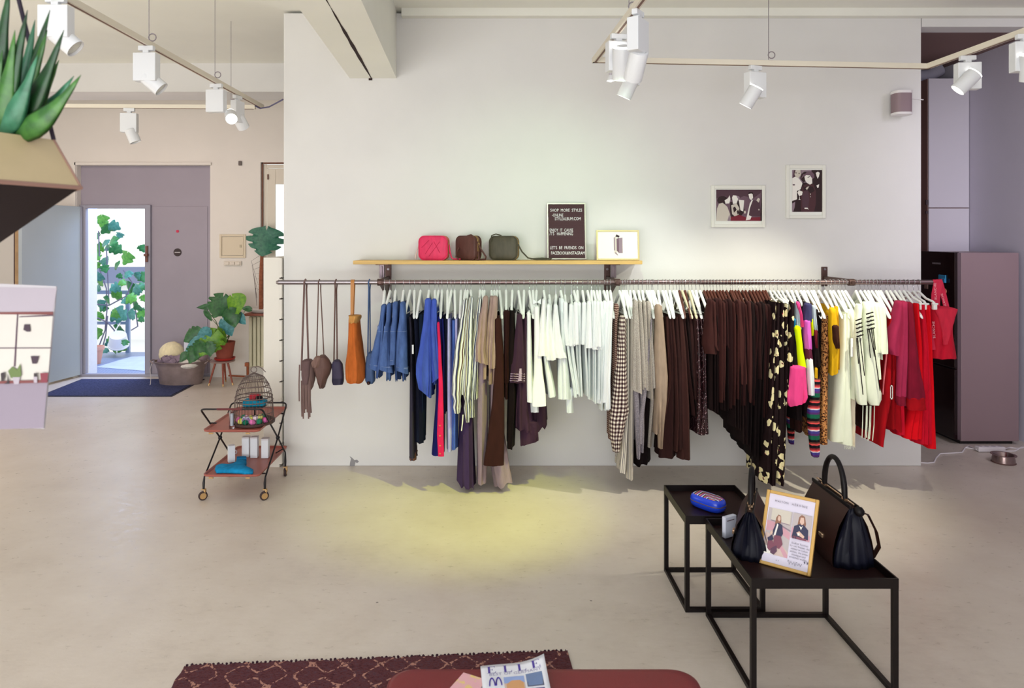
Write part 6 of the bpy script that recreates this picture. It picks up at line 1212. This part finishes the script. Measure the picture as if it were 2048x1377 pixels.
obj('cover', mb.loft(rows, closed=False), M('magazine white', (232, 232, 240), .35), t, True, solid=-.0006)
pg = MB(); rim = [mp(i / NU, 0) for i in range(NU + 1)] + [mp(1, j / NV) for j in range(1, NV + 1)] + [mp(1 - i / NU, 1) for i in range(1, NU + 1)] + [mp(0, 1 - j / NV) for j in range(1, NV)]
pg.loft([rim, [Vector((p.x, p.y, max(OZ + .0015, p.z - .009))) for p in rim]]); obj('pages', pg, M('page edges', (206, 200, 206), .7), t)
def on_mag(mb_, pts, mi=0, dz=.0012): mb_.poly([mp(u, v, dz) for u, v in pts], mi)
mb = MB()
def rect(u0, v0, u1, v1): return [(u0, v0), (u1, v0), (u1, v1), (u0, v1)]
for k, u0 in enumerate((.09, .34, .56, .78)):             # serif title letters: thick stem, hairline arms
    mb = MB()
    e = k in (0, 3); va, vb = .845, .965; u1 = u0 + .135
    on_mag(mb, rect(u0 + .018, va, u0 + .052, vb)); on_mag(mb, rect(u0, va, u0 + .06, va + .004)); on_mag(mb, rect(u0, vb - .004, u0 + .06, vb))
    on_mag(mb, rect(u0 + .05, va, u1 - .01, va + .004)); on_mag(mb, [(u1 - .03, va), (u1, va), (u1, va + .035), (u1 - .008, va + .012)])
    if e:
        on_mag(mb, rect(u0 + .05, vb - .004, u1 - .015, vb)); on_mag(mb, [(u1 - .035, vb), (u1 - .008, vb), (u1 - .008, vb - .03), (u1 - .014, vb - .012)])
        on_mag(mb, rect(u0 + .05, .905, u1 - .045, .909)); on_mag(mb, [(u1 - .055, .893), (u1 - .045, .893), (u1 - .045, .921), (u1 - .055, .921)])
    obj('title_letter', mb, M('violet ink', (72, 52, 150), .5), t)
tm = text('BEST OF GERMANY', .0185, Matrix.Identity(4), align='CENTER', spacing=1.05); wd = max(p.x for p in tm.v) - min(p.x for p in tm.v)
for p in tm.v: p.x *= mwd * .8 / wd
tm.v = [mp(.52 + p.x / mwd, .795 + p.y / mh, .0014) for p in tm.v]
obj('subtitle_lettering', tm, M('grey violet ink', (156, 150, 184), .5), t)
mb = MB()
for s in (-1, 1): mb.tube([mp(.20 + s * .05 + .04 * math.cos(a), .62 + .13 * math.sin(a), .002) for a in [PI * j / 12 for j in range(13)]], .0022, 6)
obj('cover_drawing', mb, M('violet ink', (72, 52, 150)), t)
mb = MB(); on_mag(mb, rect(.33, .5, .64, .75), 0); on_mag(mb, rect(.33, .64, .64, .75), 1, .0016); on_mag(mb, [(.36, .62), (.44, .68), (.56, .69), (.62, .64), (.62, .52), (.36, .52)], 2, .002); on_mag(mb, rect(.67, .56, .92, .77), 3); on_mag(mb, [(.67, .56), (.92, .56), (.92, .64), (.78, .7), (.67, .62)], 4, .0016); on_mag(mb, rect(.68, .3, .92, .53), 5); on_mag(mb, rect(.33, .3, .64, .47), 5)
obj('cover_photo', mb, [M('cover sand', (214, 190, 176)), M('cover sky', (150, 170, 220)), M('cover gold', (214, 160, 110)), M('cover blue', (110, 130, 170)), M('cover slate', (92, 96, 120)), M('cover violet', (96, 84, 140))], t)
# pink booklet
p_ = [otp(899, 1379, OZ + .006), otp(927, 1347, OZ + .006), otp(972, 1361, OZ + .006), otp(950, 1396, OZ + .006)]
t = thing('booklet', 'pink and yellow marbled booklet half under the magazine', 'booklet', p_[0])
tt = NT('marbled pink'); nz = tt.noise(tt.coord('Object'), 26, 3); mm = tt.done(tt.ramp(nz, [(.4, rgb(234, 176, 186)), (.52, rgb(232, 180, 180)), (.58, rgb(234, 206, 120)), (.68, rgb(236, 188, 176))]), .5)
obj('cover', MB().prism([p + Vector((0, 0, .0)) for p in p_], (0, 0, .002)), mm, t); obj('pages', MB().prism([p - Vector((0, 0, .0045)) for p in p_], (0, 0, .0045)), M('page edges', (206, 200, 206)), t)

# ------------------------------------------------------------------ photo card on its stand at the near edge
t = thing('photo_card', 'large photo print of a loft window standing close to the camera', 'photo', (-1.1, 1.5, 1.2))
q = [(-40, 855), (88, 858), (113, 573), (-40, 566)]
YB, YT = 1.50, 1.54
c3 = [P(q[0][0], q[0][1], YB), P(q[1][0], q[1][1], YB), P(q[2][0], q[2][1], YT), P(q[3][0], q[3][1], YT)]
mb = MB(); n = (c3[1] - c3[0]).cross(c3[3] - c3[0]).normalized()
obj('card', MB().prism([p + n * -.003 for p in c3], n * .003), M('photo paper', (172, 167, 174), .5), t)
mb = MB(); mats = []
def cu(zx, zy): return (zx / 4.443, 560 + zy / 4.442)
def cq(m, pts):
    cq.k += 1
    if m not in mats: mats.append(m)
    v = []
    for zx, zy in pts:
        px, py = cu(zx, zy); s = (858 - py) / (858 - 573); Yq = lerp(YB, YT, s); v.append(P(px, py, Yq - .0006 - .0004 * cq.k))
    mb.poly(v, mats.index(m))
cq.k = 0
l_wall = ink('loft wall', (156, 147, 158)); l_fl = ink('loft floor', (126, 115, 130)); l_win = ink('loft window', (186, 181, 176)); l_bar = ink('mullion', (70, 44, 62)); l_sill = ink('loft sill', (104, 46, 46)); l_pot = ink('pot', (46, 22, 42)); l_leaf = ink('leaf', (84, 102, 50)); l_red = ink('red pot', (112, 32, 50)); l_drk = ink('cactus', (34, 18, 26))
cq(l_wall, [(-200, 60), (505, 75), (470, 285), (-200, 285)]); cq(l_fl, [(-200, 925), (422, 915), (386, 1318), (-200, 1335)]); cq(l_win, [(-200, 285), (472, 285), (424, 915), (-200, 925)]); cq(l_sill, [(-200, 288), (472, 284), (471, 310), (-200, 306)]); cq(l_bar, [(150, 305), (162, 305), (138, 770), (122, 770)]); cq(l_bar, [(170, 325), (470, 308), (470, 322), (170, 334)]); cq(l_bar, [(-200, 604), (455, 602), (454, 610), (-200, 612)])
cq(l_pot, [(215, 396), (265, 396), (272, 460), (240, 462), (207, 445)]); cq(l_pot, [(272, 678), (348, 678), (326, 746), (286, 746)]); cq(l_sill, [(-200, 905), (425, 888), (422, 915), (-200, 928)]); cq(l_leaf, [(70, 810), (110, 770), (150, 800), (180, 745), (190, 850), (140, 890), (95, 870)]); cq(l_wall, [(110, 866), (178, 866), (165, 928), (125, 928)]); cq(l_drk, [(36, 925), (62, 910), (70, 828), (80, 910), (84, 925)]); cq(l_drk, [(6, 830), (40, 820), (44, 860), (30, 900), (10, 900)]); cq(l_red, [(356, 830), (428, 826), (420, 910), (365, 915)]); cq(l_drk, [(300, 830), (330, 830), (330, 862), (300, 862)]); cq(l_wall, [(296, 862), (330, 862), (330, 915), (300, 915)])
obj('print', mb, mats, t)
obj('holder_post', MB().tube([(XX(-44, 1.53), 1.548, 0), (XX(-44, 1.53), 1.548, 1.84)], .008, 10).lathe([(.12, 0), (.12, .01), (.01, .014)], (XX(-44, 1.53), 1.548, 0), 24), m_cf, t, True)
obj('holder_clip', MB().box2((XX(-50, 1.53), 1.512, 1.63), (XX(-28, 1.53), 1.552, 1.655)), m_cf, t)
# ================================================================== plants
def leafmat(name, a, b):
    t = NT(name); n = t.noise(t.coord('Object'), 30, 3); return t.done(t.ramp(n, [(.3, rgb(*a)), (.7, rgb(*b))]), .42, 0, .5)
g_mon = [leafmat('monstera deep', (28, 74, 40), (52, 110, 56)), leafmat('monstera bright', (72, 130, 30), (120, 166, 40)), leafmat('monstera blue', (52, 116, 116), (96, 160, 170))]
g_stem = M('plant stem', (104, 120, 70), .6)
def leaf(mb, c, size, ang, tilt, yaw=0.0, split=0.0, fold=.25, mi=0, asp=.9, n=16, fq=36):
    """heart-shaped leaf around its own midrib; ang turns it in the picture plane, tilt leans it, split cuts bays in the margin"""
    R = Matrix.Rotation(yaw, 3, 'Z') @ Matrix.Rotation(tilt, 3, 'X') @ Matrix.Rotation(ang, 3, 'Y')
    rows = []
    for i in range(n + 1):
        v = i / n; w = (math.sin(PI * min(1, v ** .72 * .98 + .02)) ** .8) * (1.0 - .25 * v) * asp * .62
        if v < .12: w *= .75 + 2 * v
        cut = 1 - split * (.5 + .5 * math.sin(v * fq + 1)) ** (6 if fq > 20 else 2)
        back = .16 * (1 - v) ** 3
        rows.append([Vector((s * w * (cut if abs(s) > .8 else 1), fold * (s * w) ** 2 * 1.5 - .12 * v * v + .015 * math.sin(7 * v + 3 * s), (v - .5) - back * abs(s) * 1.2)) for s in (-1, -.66, -.33, 0, .33, .66, 1)])
    rows = [[Vector(c) + R @ (p * size) for p in r] for r in rows]
    return mb.loft(rows, closed=False, mi=mi)
# ---- potted monstera on the stool
pz = .316
t = thing('potted_monstera', 'monstera plant in a terracotta pot on the small stool', 'plant', sc_ + Vector((0, 0, pz)))
pc_ = sc_ + Vector((.03, 0, pz))
obj('saucer', MB().lathe([(.10, .001), (.125, .012), (.132, .034), (.122, .034), (.11, .014), (.01, .012)], pc_, 28), M('red saucer', (176, 40, 34), .5), t, True, sharp=50)
obj('pot', MB().lathe([(.095, .015), (.13, .235), (.131, .24), (.122, .24), (.115, .2), (.01, .2)], pc_, 28), M('terracotta', (150, 72, 56), .8, var=.12), t, True, sharp=50)
obj('soil', MB().lathe([(.116, .205), (.01, .21)], pc_, 20), M('soil', (60, 40, 34), .95), t)
LV = [(780, 225, 26, 1.5, .0, 0, 0, .25), (965, 235, 40, .35, -.2, 0, .35, 1), (1195, 210, 34, -.5, -.1, 1, 0, 1), (1330, 248, 16, 1.7, .1, 0, 0, .5), (1150, 380, 32, -.3, .15, 0, .1, .8), (1265, 388, 26, -.9, .1, 2, .1, .6), (1092, 505, 32, -.55, .0, 2, .1, .7), (620, 615, 32, 1.0, -.1, 0, .2, .8), (760, 590, 30, 1.0, .2, 2, .1, .55), (640, 745, 42, .85, .1, 2, .1, .4), (820, 720, 46, .5, -.1, 1, .4, .9), (925, 640, 34, .8, .1, 1, .3, .7), (620, 868, 28, .3, .1, 0, .4, .9), (500, 890, 18, .6, 0, 0, 0, .6), (700, 800, 30, .2, .1, 0, .3, .8), (850, 790, 24, -.2, 0, 0, .3, .8), (1020, 640, 22, -.6, .1, 1, .2, .6), (840, 350, 22, -.7, .1, 0, .1, .35)]
for k, (zx, zy, s, a, ti, mi, sp_, asp) in enumerate(LV):
    px, py = 290 + zx / 6.56, 580 + zy / 6.56; Y = 8.78 - .012 * (k % 5)
    if zx < 900 and zy > 500: Y = 8.60 - .01 * k
    c = P(px, py, Y); size = s * 1.12 * Y / F
    mb = MB(); leaf(mb, c, size, PI + a, ti, .2 * math.sin(k * 2.1), sp_, .35, 0, .95 * (asp + .15))
    lf = obj('leaf', mb, g_mon[mi], t, True, sharp=180)
    e = pc_ + Vector((.03 * math.sin(k), 0, .21)); md = (c + e) / 2 + Vector((.02 * math.sin(k * 3), .04, .05))
    obj('stem', MB().tube([e, md, c + Vector((0, .012, 0))], [.006, .005, .003], 6), g_stem, t, True)
# ---- tall single-leaf plant in the window
w0 = Vector((XX(522, 9.18), 9.18, .896))
t = thing('window_plant', 'tall thin plant with one split monstera leaf in front of the window', 'plant', w0)
obj('pot', MB().lathe([(.06, 0), (.10, .03), (.115, .05), (.105, .055), (.02, .05)], w0, 20, sx=1.6), M('white pot', (226, 218, 214), .5), t, True)
obj('stem', MB().tube([w0 + Vector((0, 0, .04)), w0 + Vector((.0, 0, .5)), w0 + Vector((.015, 0, .82)), w0 + Vector((.04, -.01, 1.0))], [.03, .028, .022, .006], 8), M('fibrous brown stem', (150, 88, 62), .9, var=.3, vs=30), t, True)
mb = MB(); leaf(mb, P(529, 488, 9.12), .36, PI + .1, -.15, .1, .55, .2, 0, 1.3, 60, 26); obj('leaf', mb, leafmat('monstera window', (30, 92, 78), (60, 124, 96)), t, True, sharp=180)
mb = MB()
for k in range(7): mb.tube([w0 + Vector((0, -.02, .3 + k * .08)), w0 + Vector((-.06 - .01 * k, -.03, .34 + k * .06)), w0 + Vector((-.05 - .02 * math.sin(k * 3), -.03, .1 + k * .05))], .002, 4)
obj('aerial_root', mb, M('root grey', (110, 92, 92), .8), t)
# ---- succulent in the hanging planter, near the camera
PX, PYc = -1.092, 1.45
t = thing('hanging_planter', 'faceted beige planter with a dark underside hanging from a thin cord', 'planter', (PX, PYc, 1.9))
zr, zt_, zb_ = 2.011, 2.113, 1.8745
n = 6; rR, rT = .2, .146
cen = Vector((PX, PYc, 0)); ro = .17
hexa = lambda r, z, a0=ro: [cen + Vector((r * math.cos(a0 + 2 * PI * j / n), r * math.sin(a0 + 2 * PI * j / n), z)) for j in range(n)]
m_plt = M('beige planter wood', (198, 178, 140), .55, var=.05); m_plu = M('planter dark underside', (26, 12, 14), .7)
obj('upper_shell', MB().loft([hexa(rR, zr), hexa(rT, zt_), hexa(rT - .008, zt_), hexa(rT - .02, zt_ - .03)], False, True), m_plt, t)
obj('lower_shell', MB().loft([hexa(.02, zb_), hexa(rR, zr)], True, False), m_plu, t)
obj('edge_rod', MB().tube(hexa(rR, zr - .001), .0045, 8, loop=True), M('planter edge', (150, 116, 104), .5), t, True)
for j in range(n):
    obj('edge_rod', MB().tube([hexa(rR, zr)[j], hexa(rT, zt_)[j]], .003, 6), M('planter edge', (150, 116, 104)), t)
    if j in (0, 2, 4): obj('cord', MB().tube([hexa(rT, zt_)[j], lerp(hexa(rT, zt_)[j], cen + Vector((.0, 0, 2.75)), .5), cen + Vector((0, 0, 2.8))], .0045, 8), M('dark cord', (44, 34, 52), .8), t)
obj('cord', MB().tube([cen + Vector((0, 0, 2.8)), cen + Vector((0, 0, 3.8))], .0045, 8), M('dark cord', (44, 34, 52)), t)
t = thing('aloe_plant', 'spiky green aloe growing out of the hanging planter', 'plant', (PX, PYc, zt_))
g_al = [leafmat('aloe dark', (8, 40, 18), (24, 74, 32)), leafmat('aloe mid', (24, 72, 26), (66, 116, 46)), leafmat('aloe blue', (26, 84, 58), (62, 122, 92))]
AL = [(60, 262, 162, 150, 1), (45, 262, 128, 60, 0), (20, 262, 100, 20, 0), (40, 258, 148, 152, 2), (0, 255, 55, 20, 0), (-20, 250, 20, -40, 0), (30, 262, 95, 60, 1), (-10, 262, 60, 90, 1), (20, 262, 75, 110, 2), (-40, 255, -20, 30, 0), (48, 262, 118, 120, 1), (-5, 180, 14, -10, 2), (10, 262, 30, 60, 1), (-25, 262, 5, 100, 1), (35, 262, 70, 40, 2), (-60, 255, -60, 60, 0)]
for k, (bx, by, tx, ty, mi) in enumerate(AL):
    Y = 1.40 + .02 * (k % 4); b = P(bx * .75 - 12, by + 8, Y + .02); tpp = P(tx, ty, Y - .03); d = tpp - b; L = d.length; up = Vector((0, -1, 0)); side = d.cross(up).normalized()
    rings = []
    for i in range(9):
        v = i / 8; c = b + d * v + Vector((0, 0, -.10 * L * math.sin(PI * v))); w = .027 * (1 - v) ** .6 * (.75 + .5 * math.sin(PI * min(1, v * 1.3))) + .0006
        rings.append([c + side * (w * math.cos(a)) + up * (w * .42 * math.sin(a) + (.5 * w if math.sin(a) < 0 else 0)) for a in [2 * PI * j / 8 for j in range(8)]])
    obj('leaf', MB().loft(rings, True, True), g_al[mi], t, True, sharp=180)
for k in range(4): obj('pebble', MB().ball(P((78, 66, 20, -20)[k], 268, 1.42), .008, 10), M('clay pebble', (206, 130, 100), .8), t, True)
# ---- climbing plant outside the door
t = thing('climbing_fig', 'climbing fig with big light green leaves on the balcony', 'plant', (-6.6, 11.2, -.05))
g_fig = [leafmat('fig bright', (66, 140, 50), (104, 170, 66)), leafmat('fig mid', (34, 110, 60), (64, 140, 76)), leafmat('fig blue', (56, 124, 112), (90, 156, 136))]
def ob(zx, zy, Y): return P(150 + zx / 3.825, 410 + zy / 3.825, Y)
spots = [(205, 130, 60), (235, 190, 60), (310, 170, 55), (190, 120, 40), (280, 290, 62), (230, 300, 45), (170, 330, 50), (325, 345, 60), (340, 240, 34), (390, 415, 70), (320, 470, 46), (215, 430, 50), (170, 400, 46), (230, 495, 40), (170, 560, 52), (200, 600, 46), (170, 640, 40), (400, 540, 44), (370, 600, 36), (300, 640, 50), (330, 700, 60), (420, 640, 70), (460, 660, 60), (440, 720, 56), (500, 630, 44), (520, 560, 54), (480, 550, 40), (470, 780, 60), (440, 850, 56), (500, 840, 44), (520, 830, 50), (350, 850, 80), (300, 840, 50), (250, 740, 50), (200, 770, 50), (175, 860, 44), (230, 790, 40), (375, 740, 34), (175, 990, 56), (320, 950, 40), (260, 1060, 50), (355, 1090, 60), (380, 1060, 34), (230, 1120, 30), (310, 1120, 34), (345, 955, 34), (515, 340, 40), (530, 720, 36), (500, 880, 30), (165, 250, 50), (240, 330, 40), (160, 470, 46), (345, 550, 30), (270, 1030, 34)]
mbs = [MB(), MB(), MB()]
for k, (zx, zy, s) in enumerate(spots):
    Y = 11.3 + .25 * math.sin(k * 1.3); mi = (k * 7 + (zy > 600)) % 3
    leaf(mbs[mi], ob(zx, zy, Y), s / 3.825 * Y / F * 1.45, PI + 1.2 * math.sin(k * 2.4), .5 * math.sin(k), .6 * math.sin(k * 1.1), .38, .35, 0, 1.15, 20, 17)
for q in range(3): obj('foliage', mbs[q], g_fig[q], t, True, sharp=180)
mb = MB()
for pts in (((165, 1130), (230, 960), (245, 800), (240, 640), (190, 500), (180, 200)), ((200, 1130), (235, 1000), (250, 850)), ((160, 760), (260, 770), (390, 700), (420, 640)), ((160, 860), (250, 900), (300, 960), (330, 1100)), ((430, 960), (480, 930), (470, 850), (440, 720)), ((260, 770), (250, 540), (240, 330)), ((390, 700), (440, 600), (370, 500))): mb.tube([ob(x, y, 11.35) for x, y in pts], .011, 6)
obj('branch', mb, M('grey branch', (120, 116, 136), .8), t, True)
t = thing('outdoor_bucket', 'white bucket hanging tilted from the balcony railing', 'bucket', ob(335, 1060, 11.3))
Tm = Matrix.Translation(ob(335, 1070, 11.25)) @ Matrix.Rotation(.25, 4, 'Y') @ Matrix.Rotation(.5, 4, 'X') @ Matrix.Rotation(PI, 4, 'X')
obj('pail', MB().lathe([(.001, -.18), (.125, -.18), (.15, .0), (.16, 0), (.16, .02), (.15, .02), (.13, -.1)], (0, 0, 0), 24).xf(Matrix.Translation(ob(333, 1065, 11.25)) @ Matrix.Rotation(.22, 4, 'Y') @ Matrix.Rotation(PI + .45, 4, 'X')), M('white enamel', (246, 246, 250), .4), t, True, sharp=50)
obj('pail_handle', MB().tube([ob(300, 985, 11.25), ob(325, 935, 11.3), ob(345, 905, 11.5)], .008, 6), M('white enamel', (246, 246, 250)), t)
t = thing('balcony_pot', 'terracotta pot outside behind the white door reveal', 'pot', (XX(192, 10.6), 10.6, -.05))
c = Vector((XX(188, 10.6), 10.6, -.049))
obj('pot', MB().lathe([(.09, 0), (.13, .22), (.145, .22), (.145, .27), (.13, .27), (.11, .2)], c, 24), M('pale terracotta', (216, 160, 140), .8), t, True, sharp=40)
# ================================================================== suspended light tracks and spotlights
TRZ = 3.05
m_trk = M('cream track enamel', (232, 222, 204), .4); m_slot = M('track slot', (128, 100, 88), .7); m_fix = M('white lamp enamel', (232, 232, 234), .4)
m_glow = M('lamp glow', (255, 252, 236), .5, emit=6.0); m_wirem = M('suspension wire', (150, 140, 146), .4, .6)
def track(name, pts, label, wires):
    t = thing(name, label, 'light track', (pts[0][0], pts[0][1], TRZ), 'suspended light tracks')
    for (x0, y0), (x1, y1) in zip(pts, pts[1:]):
        a, b = Vector((x0, y0, TRZ)), Vector((x1, y1, TRZ)); d = (b - a); an = math.atan2(d.y, d.x); c = (a + b) / 2
        obj('rail', MB().box(c, (d.length + .034, .034, .034), an), m_trk, t, bevel=.002)
        obj('slot', MB().box(c - Vector((0, 0, .0175)), (d.length, .012, .002), an), m_slot, t)
    for (x, y) in wires:
        w = obj('suspension_wire', MB().tube([(x, y, TRZ + .015), (x, y, 3.8)], .0022, 5), m_wirem, t)
        obj('wire_loop', MB().tube([Vector((x + .02 + .022 * math.cos(a), y, TRZ + .045 + .022 * math.sin(a))) for a in [2 * PI * j / 14 for j in range(14)]], .0035, 6, loop=True), m_wirem, w, True)
    return t
def trk(px, py): Y = (TRZ - HC) * F / (CY - py); return (XX(px, Y), Y)
A, B, = trk(1190, 120), trk(1855, 133)
tr_ = track('ceiling_light_track', [(.86, .4), A, B, (3.05, 2.2)], 'U-shaped suspended track in front of the partition, holding five spotlights', [trk(1258, 30), trk(1537, 124)])
LA, LB = (-2.07, .8), trk(523, 213)
tl_ = track('ceiling_light_track', [LA, LB], 'long suspended track running from behind the aloe to the partition edge', [trk(430, 162), trk(298, 90)])
tb_ = track('ceiling_light_track', [(XX(507, 5.98), 5.98), (-5.6, 5.86)], 'far suspended track crossing in front of the doorway wall', [(XX(462, 5.97), 5.97)])
o = obj('ceiling_power_cord', MB().tube([Vector((*trk(510, 207), TRZ - .02)), P(520, 217, 5.85), P(538, 214, 5.8), P(555, 205, 5.75), P(566, 199, 5.70)], .006, 8), M('violet grey cable', (96, 92, 124), .6), smooth=True); tag(o, 'grey cable from the long track end to the partition', 'cable')
def spotlight(x, y, label, rz, aim, hd=.095, hl=.15, box=(.135, .06, .165), off=(0, 0, 0), lit=True, ring=True):
    """gear box under the track and a cylinder head; aim is the direction the beam leaves"""
    t = thing('ceiling_spotlight', label, 'spotlight', (x, y, TRZ), 'track spotlights')
    z0 = TRZ - .018
    obj('adapter', MB().box((x, y, z0 - .014), (.09, .03, .028), rz).box((x, y, z0 - .036), (.035, .03, .03), rz), m_fix, t, bevel=.003)
    bz = z0 - .045 - box[2] / 2
    obj('driver_box', MB().box((x, y, bz), box, rz), m_fix, t, bevel=.004)
    d = Vector(aim).normalized(); c = Vector((x, y, bz - box[2] * .38)) + Vector(off)
    Mx = Matrix.Translation(c) @ d.to_track_quat('Z', 'Y').to_matrix().to_4x4(); r = hd / 2
    obj('yoke', MB().tube([(x, y, bz), c], .012, 8), m_fix, t, True)
    hd_ = obj('lamp_head', MB().lathe([(r * .72, -hl / 2), (r * .94, -hl / 2 + .004), (r, -hl / 2 + .012), (r, hl / 2), (r * .93, hl / 2), (r * .88, hl / 2 - .02), (.002, hl / 2 - .022)], (0, 0, 0), 28, cap0=False, cap1=False).xf(Mx), m_fix, t, True, sharp=40)
    obj('rear_cap', MB().lathe([(.001, -hl / 2 - .001), (r * .66, -hl / 2 - .001), (r * .70, -hl / 2 + .004)], (0, 0, 0), 24, cap1=False).xf(Mx), m_fix, hd_, True)
    if ring: obj('light_ring', MB().lathe([(r * .70, -hl / 2 + .001), (r * .95, -hl / 2 + .002), (r * .97, -hl / 2 + .008)], (0, 0, 0), 28, cap0=False, cap1=False).xf(Mx), m_glow, hd_, True)
    obj('lens', MB().lathe([(r * .86, hl / 2 - .012), (.001, hl / 2 - .012)], (0, 0, 0), 24, cap0=False).xf(Mx), m_glow if lit else M('dim lens', (226, 224, 214), .3), hd_, True)
    return Mx @ Vector((0, 0, hl / 2 + .012)), d
H0 = spotlight(*trk(1276, 14), 'spotlight with a plain box nearest the camera on the U-shaped track', .95, (-.1, .6, -.8), off=(0, .05, -.07), ring=False)
H1 = spotlight(*trk(1237, 62), 'large spotlight head with a glowing ring turned away beside the track corner', .2, (.06, .45, -.9), hd=.115, hl=.18, off=(.015, -.05, .02))
def at_track(px, a=A, b=B):
    for k in range(200):
        s = k / 199; x, y = lerp(a[0], b[0], s), lerp(a[1], b[1], s)
        if CX + x * F / y >= px: return (x, y)
    return b
H2 = spotlight(*at_track(1262), 'spotlight on the track corner glowing green-white, pointing down', .25, (-.40, .22, -.9), box=(.10, .05, .10), off=(-.02, -.02, -.02))
H3 = spotlight(*at_track(1510), 'spotlight in the middle of the crossbar, tilted down toward the clothes', .35, (-.45, .28, -.85), hd=.09, hl=.14, off=(-.045, -.05, -.02))
H4 = spotlight(*trk(1935, 106), 'spotlight on the track arm in front of the alcove', -.12, (-.62, .25, -.72), hd=.09, hl=.14, off=(-.04, -.05, .02))
H5 = spotlight(*trk(2050, 62), 'spotlight at the far end of the track arm, cut by the picture edge', -.1, (.2, .3, -.9), hd=.1, hl=.15, off=(0, -.04, 0))
def on_left(px):
    for k in range(800):
        q = k / 799; x, y = lerp(LA[0], LB[0], q), lerp(LA[1], LB[1], q)
        if CX + x * F / y >= px: return (x, y)
    return LB
H7 = spotlight(*on_left(293), 'spotlight with a square box on the long track, its head tilted up to the doorway', -.05, (.5, .1, -.45), hl=.12, off=(.03, .02, -.02), ring=False, lit=False)
H8 = spotlight(*on_left(432), 'lit spotlight on the long track shining toward the camera', -.1, (.35, -.75, -.45), hd=.085, hl=.11, off=(.10, .02, -.045))
H9 = spotlight(*on_left(475), 'narrow spotlight at the end of the long track beside the partition', 1.35, (.15, .6, -.6), hl=.12, box=(.12, .05, .17), off=(0, .06, .0), ring=False, lit=False)
xb = XX(258, 5.93); H10 = spotlight(xb, 5.935, 'spotlight on the far track above the doorway', .15, (.35, .1, -.9), hl=.12, off=(.03, 0, -.05), ring=False, lit=False)
Hn = spotlight(*on_left(112), 'spotlight half hidden behind the aloe leaves', .0, (.5, .1, -.45), box=(.14, .06, .15), hl=.12, off=(.03, .02, -.02), ring=False, lit=False)
# small bare halogen lamp hanging at the track corner
hx, hy = at_track(1219)
t = thing('ceiling_halogen_lamp', 'tiny bare halogen lamp hanging below the track corner', 'lamp', (hx, hy, TRZ))
hz = ZZ(160, hy)
obj('socket', MB().tube([(hx, hy, TRZ - .02), (hx, hy, hz + .03)], .012, 10).box((hx, hy, hz + .06), (.034, .016, .02)), M('lamp socket', (196, 190, 196), .4), t, True)
obj('reflector', MB().lathe([(.012, .03), (.026, -.002), (.025, -.006)], (hx, hy, hz), 18, cap0=False, cap1=False), m_fix, t, True)
obj('bulb', MB().ball((hx, hy, hz), .014, 12), m_glow, t, True)
# ================================================================== light
w = bpy.data.worlds.new('sky'); bpy.context.scene.world = w; w.use_nodes = True
bg = w.node_tree.nodes['Background']; bg.inputs[0].default_value = (.96, 1.0, .97, 1); bg.inputs[1].default_value = 1.35
def area(name, loc, tgt, size, power, col):
    l = bpy.data.lights.new(name, 'AREA'); l.shape = 'RECTANGLE'; l.size, l.size_y = size; l.energy = power; l.color = col
    o = bpy.data.objects.new(name, l); C.objects.link(o); o.location = loc
    o.rotation_euler = (Vector(tgt) - Vector(loc)).to_track_quat('-Z', 'Y').to_euler(); return o
def spot(name, hd, tgt, power, col, ang=40, blend=.5, r=.04):
    loc = hd[0] + hd[1] * .02
    l = bpy.data.lights.new(name, 'SPOT'); l.energy = power; l.color = col; l.spot_size = math.radians(ang); l.spot_blend = blend; l.shadow_soft_size = r
    o = bpy.data.objects.new(name, l); C.objects.link(o); o.location = loc
    o.rotation_euler = (Vector(tgt) - Vector(loc)).to_track_quat('-Z', 'Y').to_euler(); return o
area('front_fill_light', (-1.0, -2.7, 1.45), (0, 5, 1.0), (8, 2.4), 345, (.89, .945, .98))  # added fill lamp behind the camera; no window is built there
area('overhead_fill_light', (-1.0, 2.2, 3.7), (-1.0, 2.6, 0), (7, 4), 36, (.45, .66, 1.0))  # added lamp under the ceiling, imitating bounced light
area('back_room_fill', (-4.6, 7.2, 3.4), (-4.6, 8.6, 0), (3, 1.2), 36, (1.0, .80, .74))  # added fill for the back room, tied to no fixture
area('door_daylight', (-5.2, 10.6, 3.2), (-4.4, 8.0, 0), (1.6, 1.6), 120, (.30, .48, 1.0))
area('ceiling_up_fill', (-1.2, -.9, .5), (-1.2, 1.9, 3.8), (4, 1.6), 46, (1.0, .88, .74))  # unseen lamp added behind the camera to brighten the ceiling
area('left_up_fill', (-5.6, 4.3, .9), (-3.4, 6.3, 3.8), (1.6, 1.6), 46, (1.0, .93, .80))  # unseen lamp added to lift the ceiling on the left; no window here
al = area('alcove_fill_light', (4.35, 3.4, 3.4), (4.65, 6.8, 1.4), (.7, .7), 9, (.86, .82, 1.0)); al.data.spread = math.radians(80)  # unseen lamp added to brighten the fridge and alcove
spot('spot_wall', H0, (.45, 5.69, 1.70), 42, (.62, 1.0, .62), 84, 1.0, .05)
spot('spot_corner', H2, (-.1, 5.69, 1.9), 5, (.70, 1.0, .62), 110, 1.0, .05)
spot('spot_floor', H1, (-.20, 4.80, 0), 185, (.90, 1.0, .06), 46, 1.0)
spot('spot_clothes', H3, (1.1, 5.45, 1.45), 40, (.96, 1.0, .96), 64, 1.0)
spot('spot_rack_end', H4, (2.0, 5.1, .9), 200, (1.0, .98, .78), 74, .9)
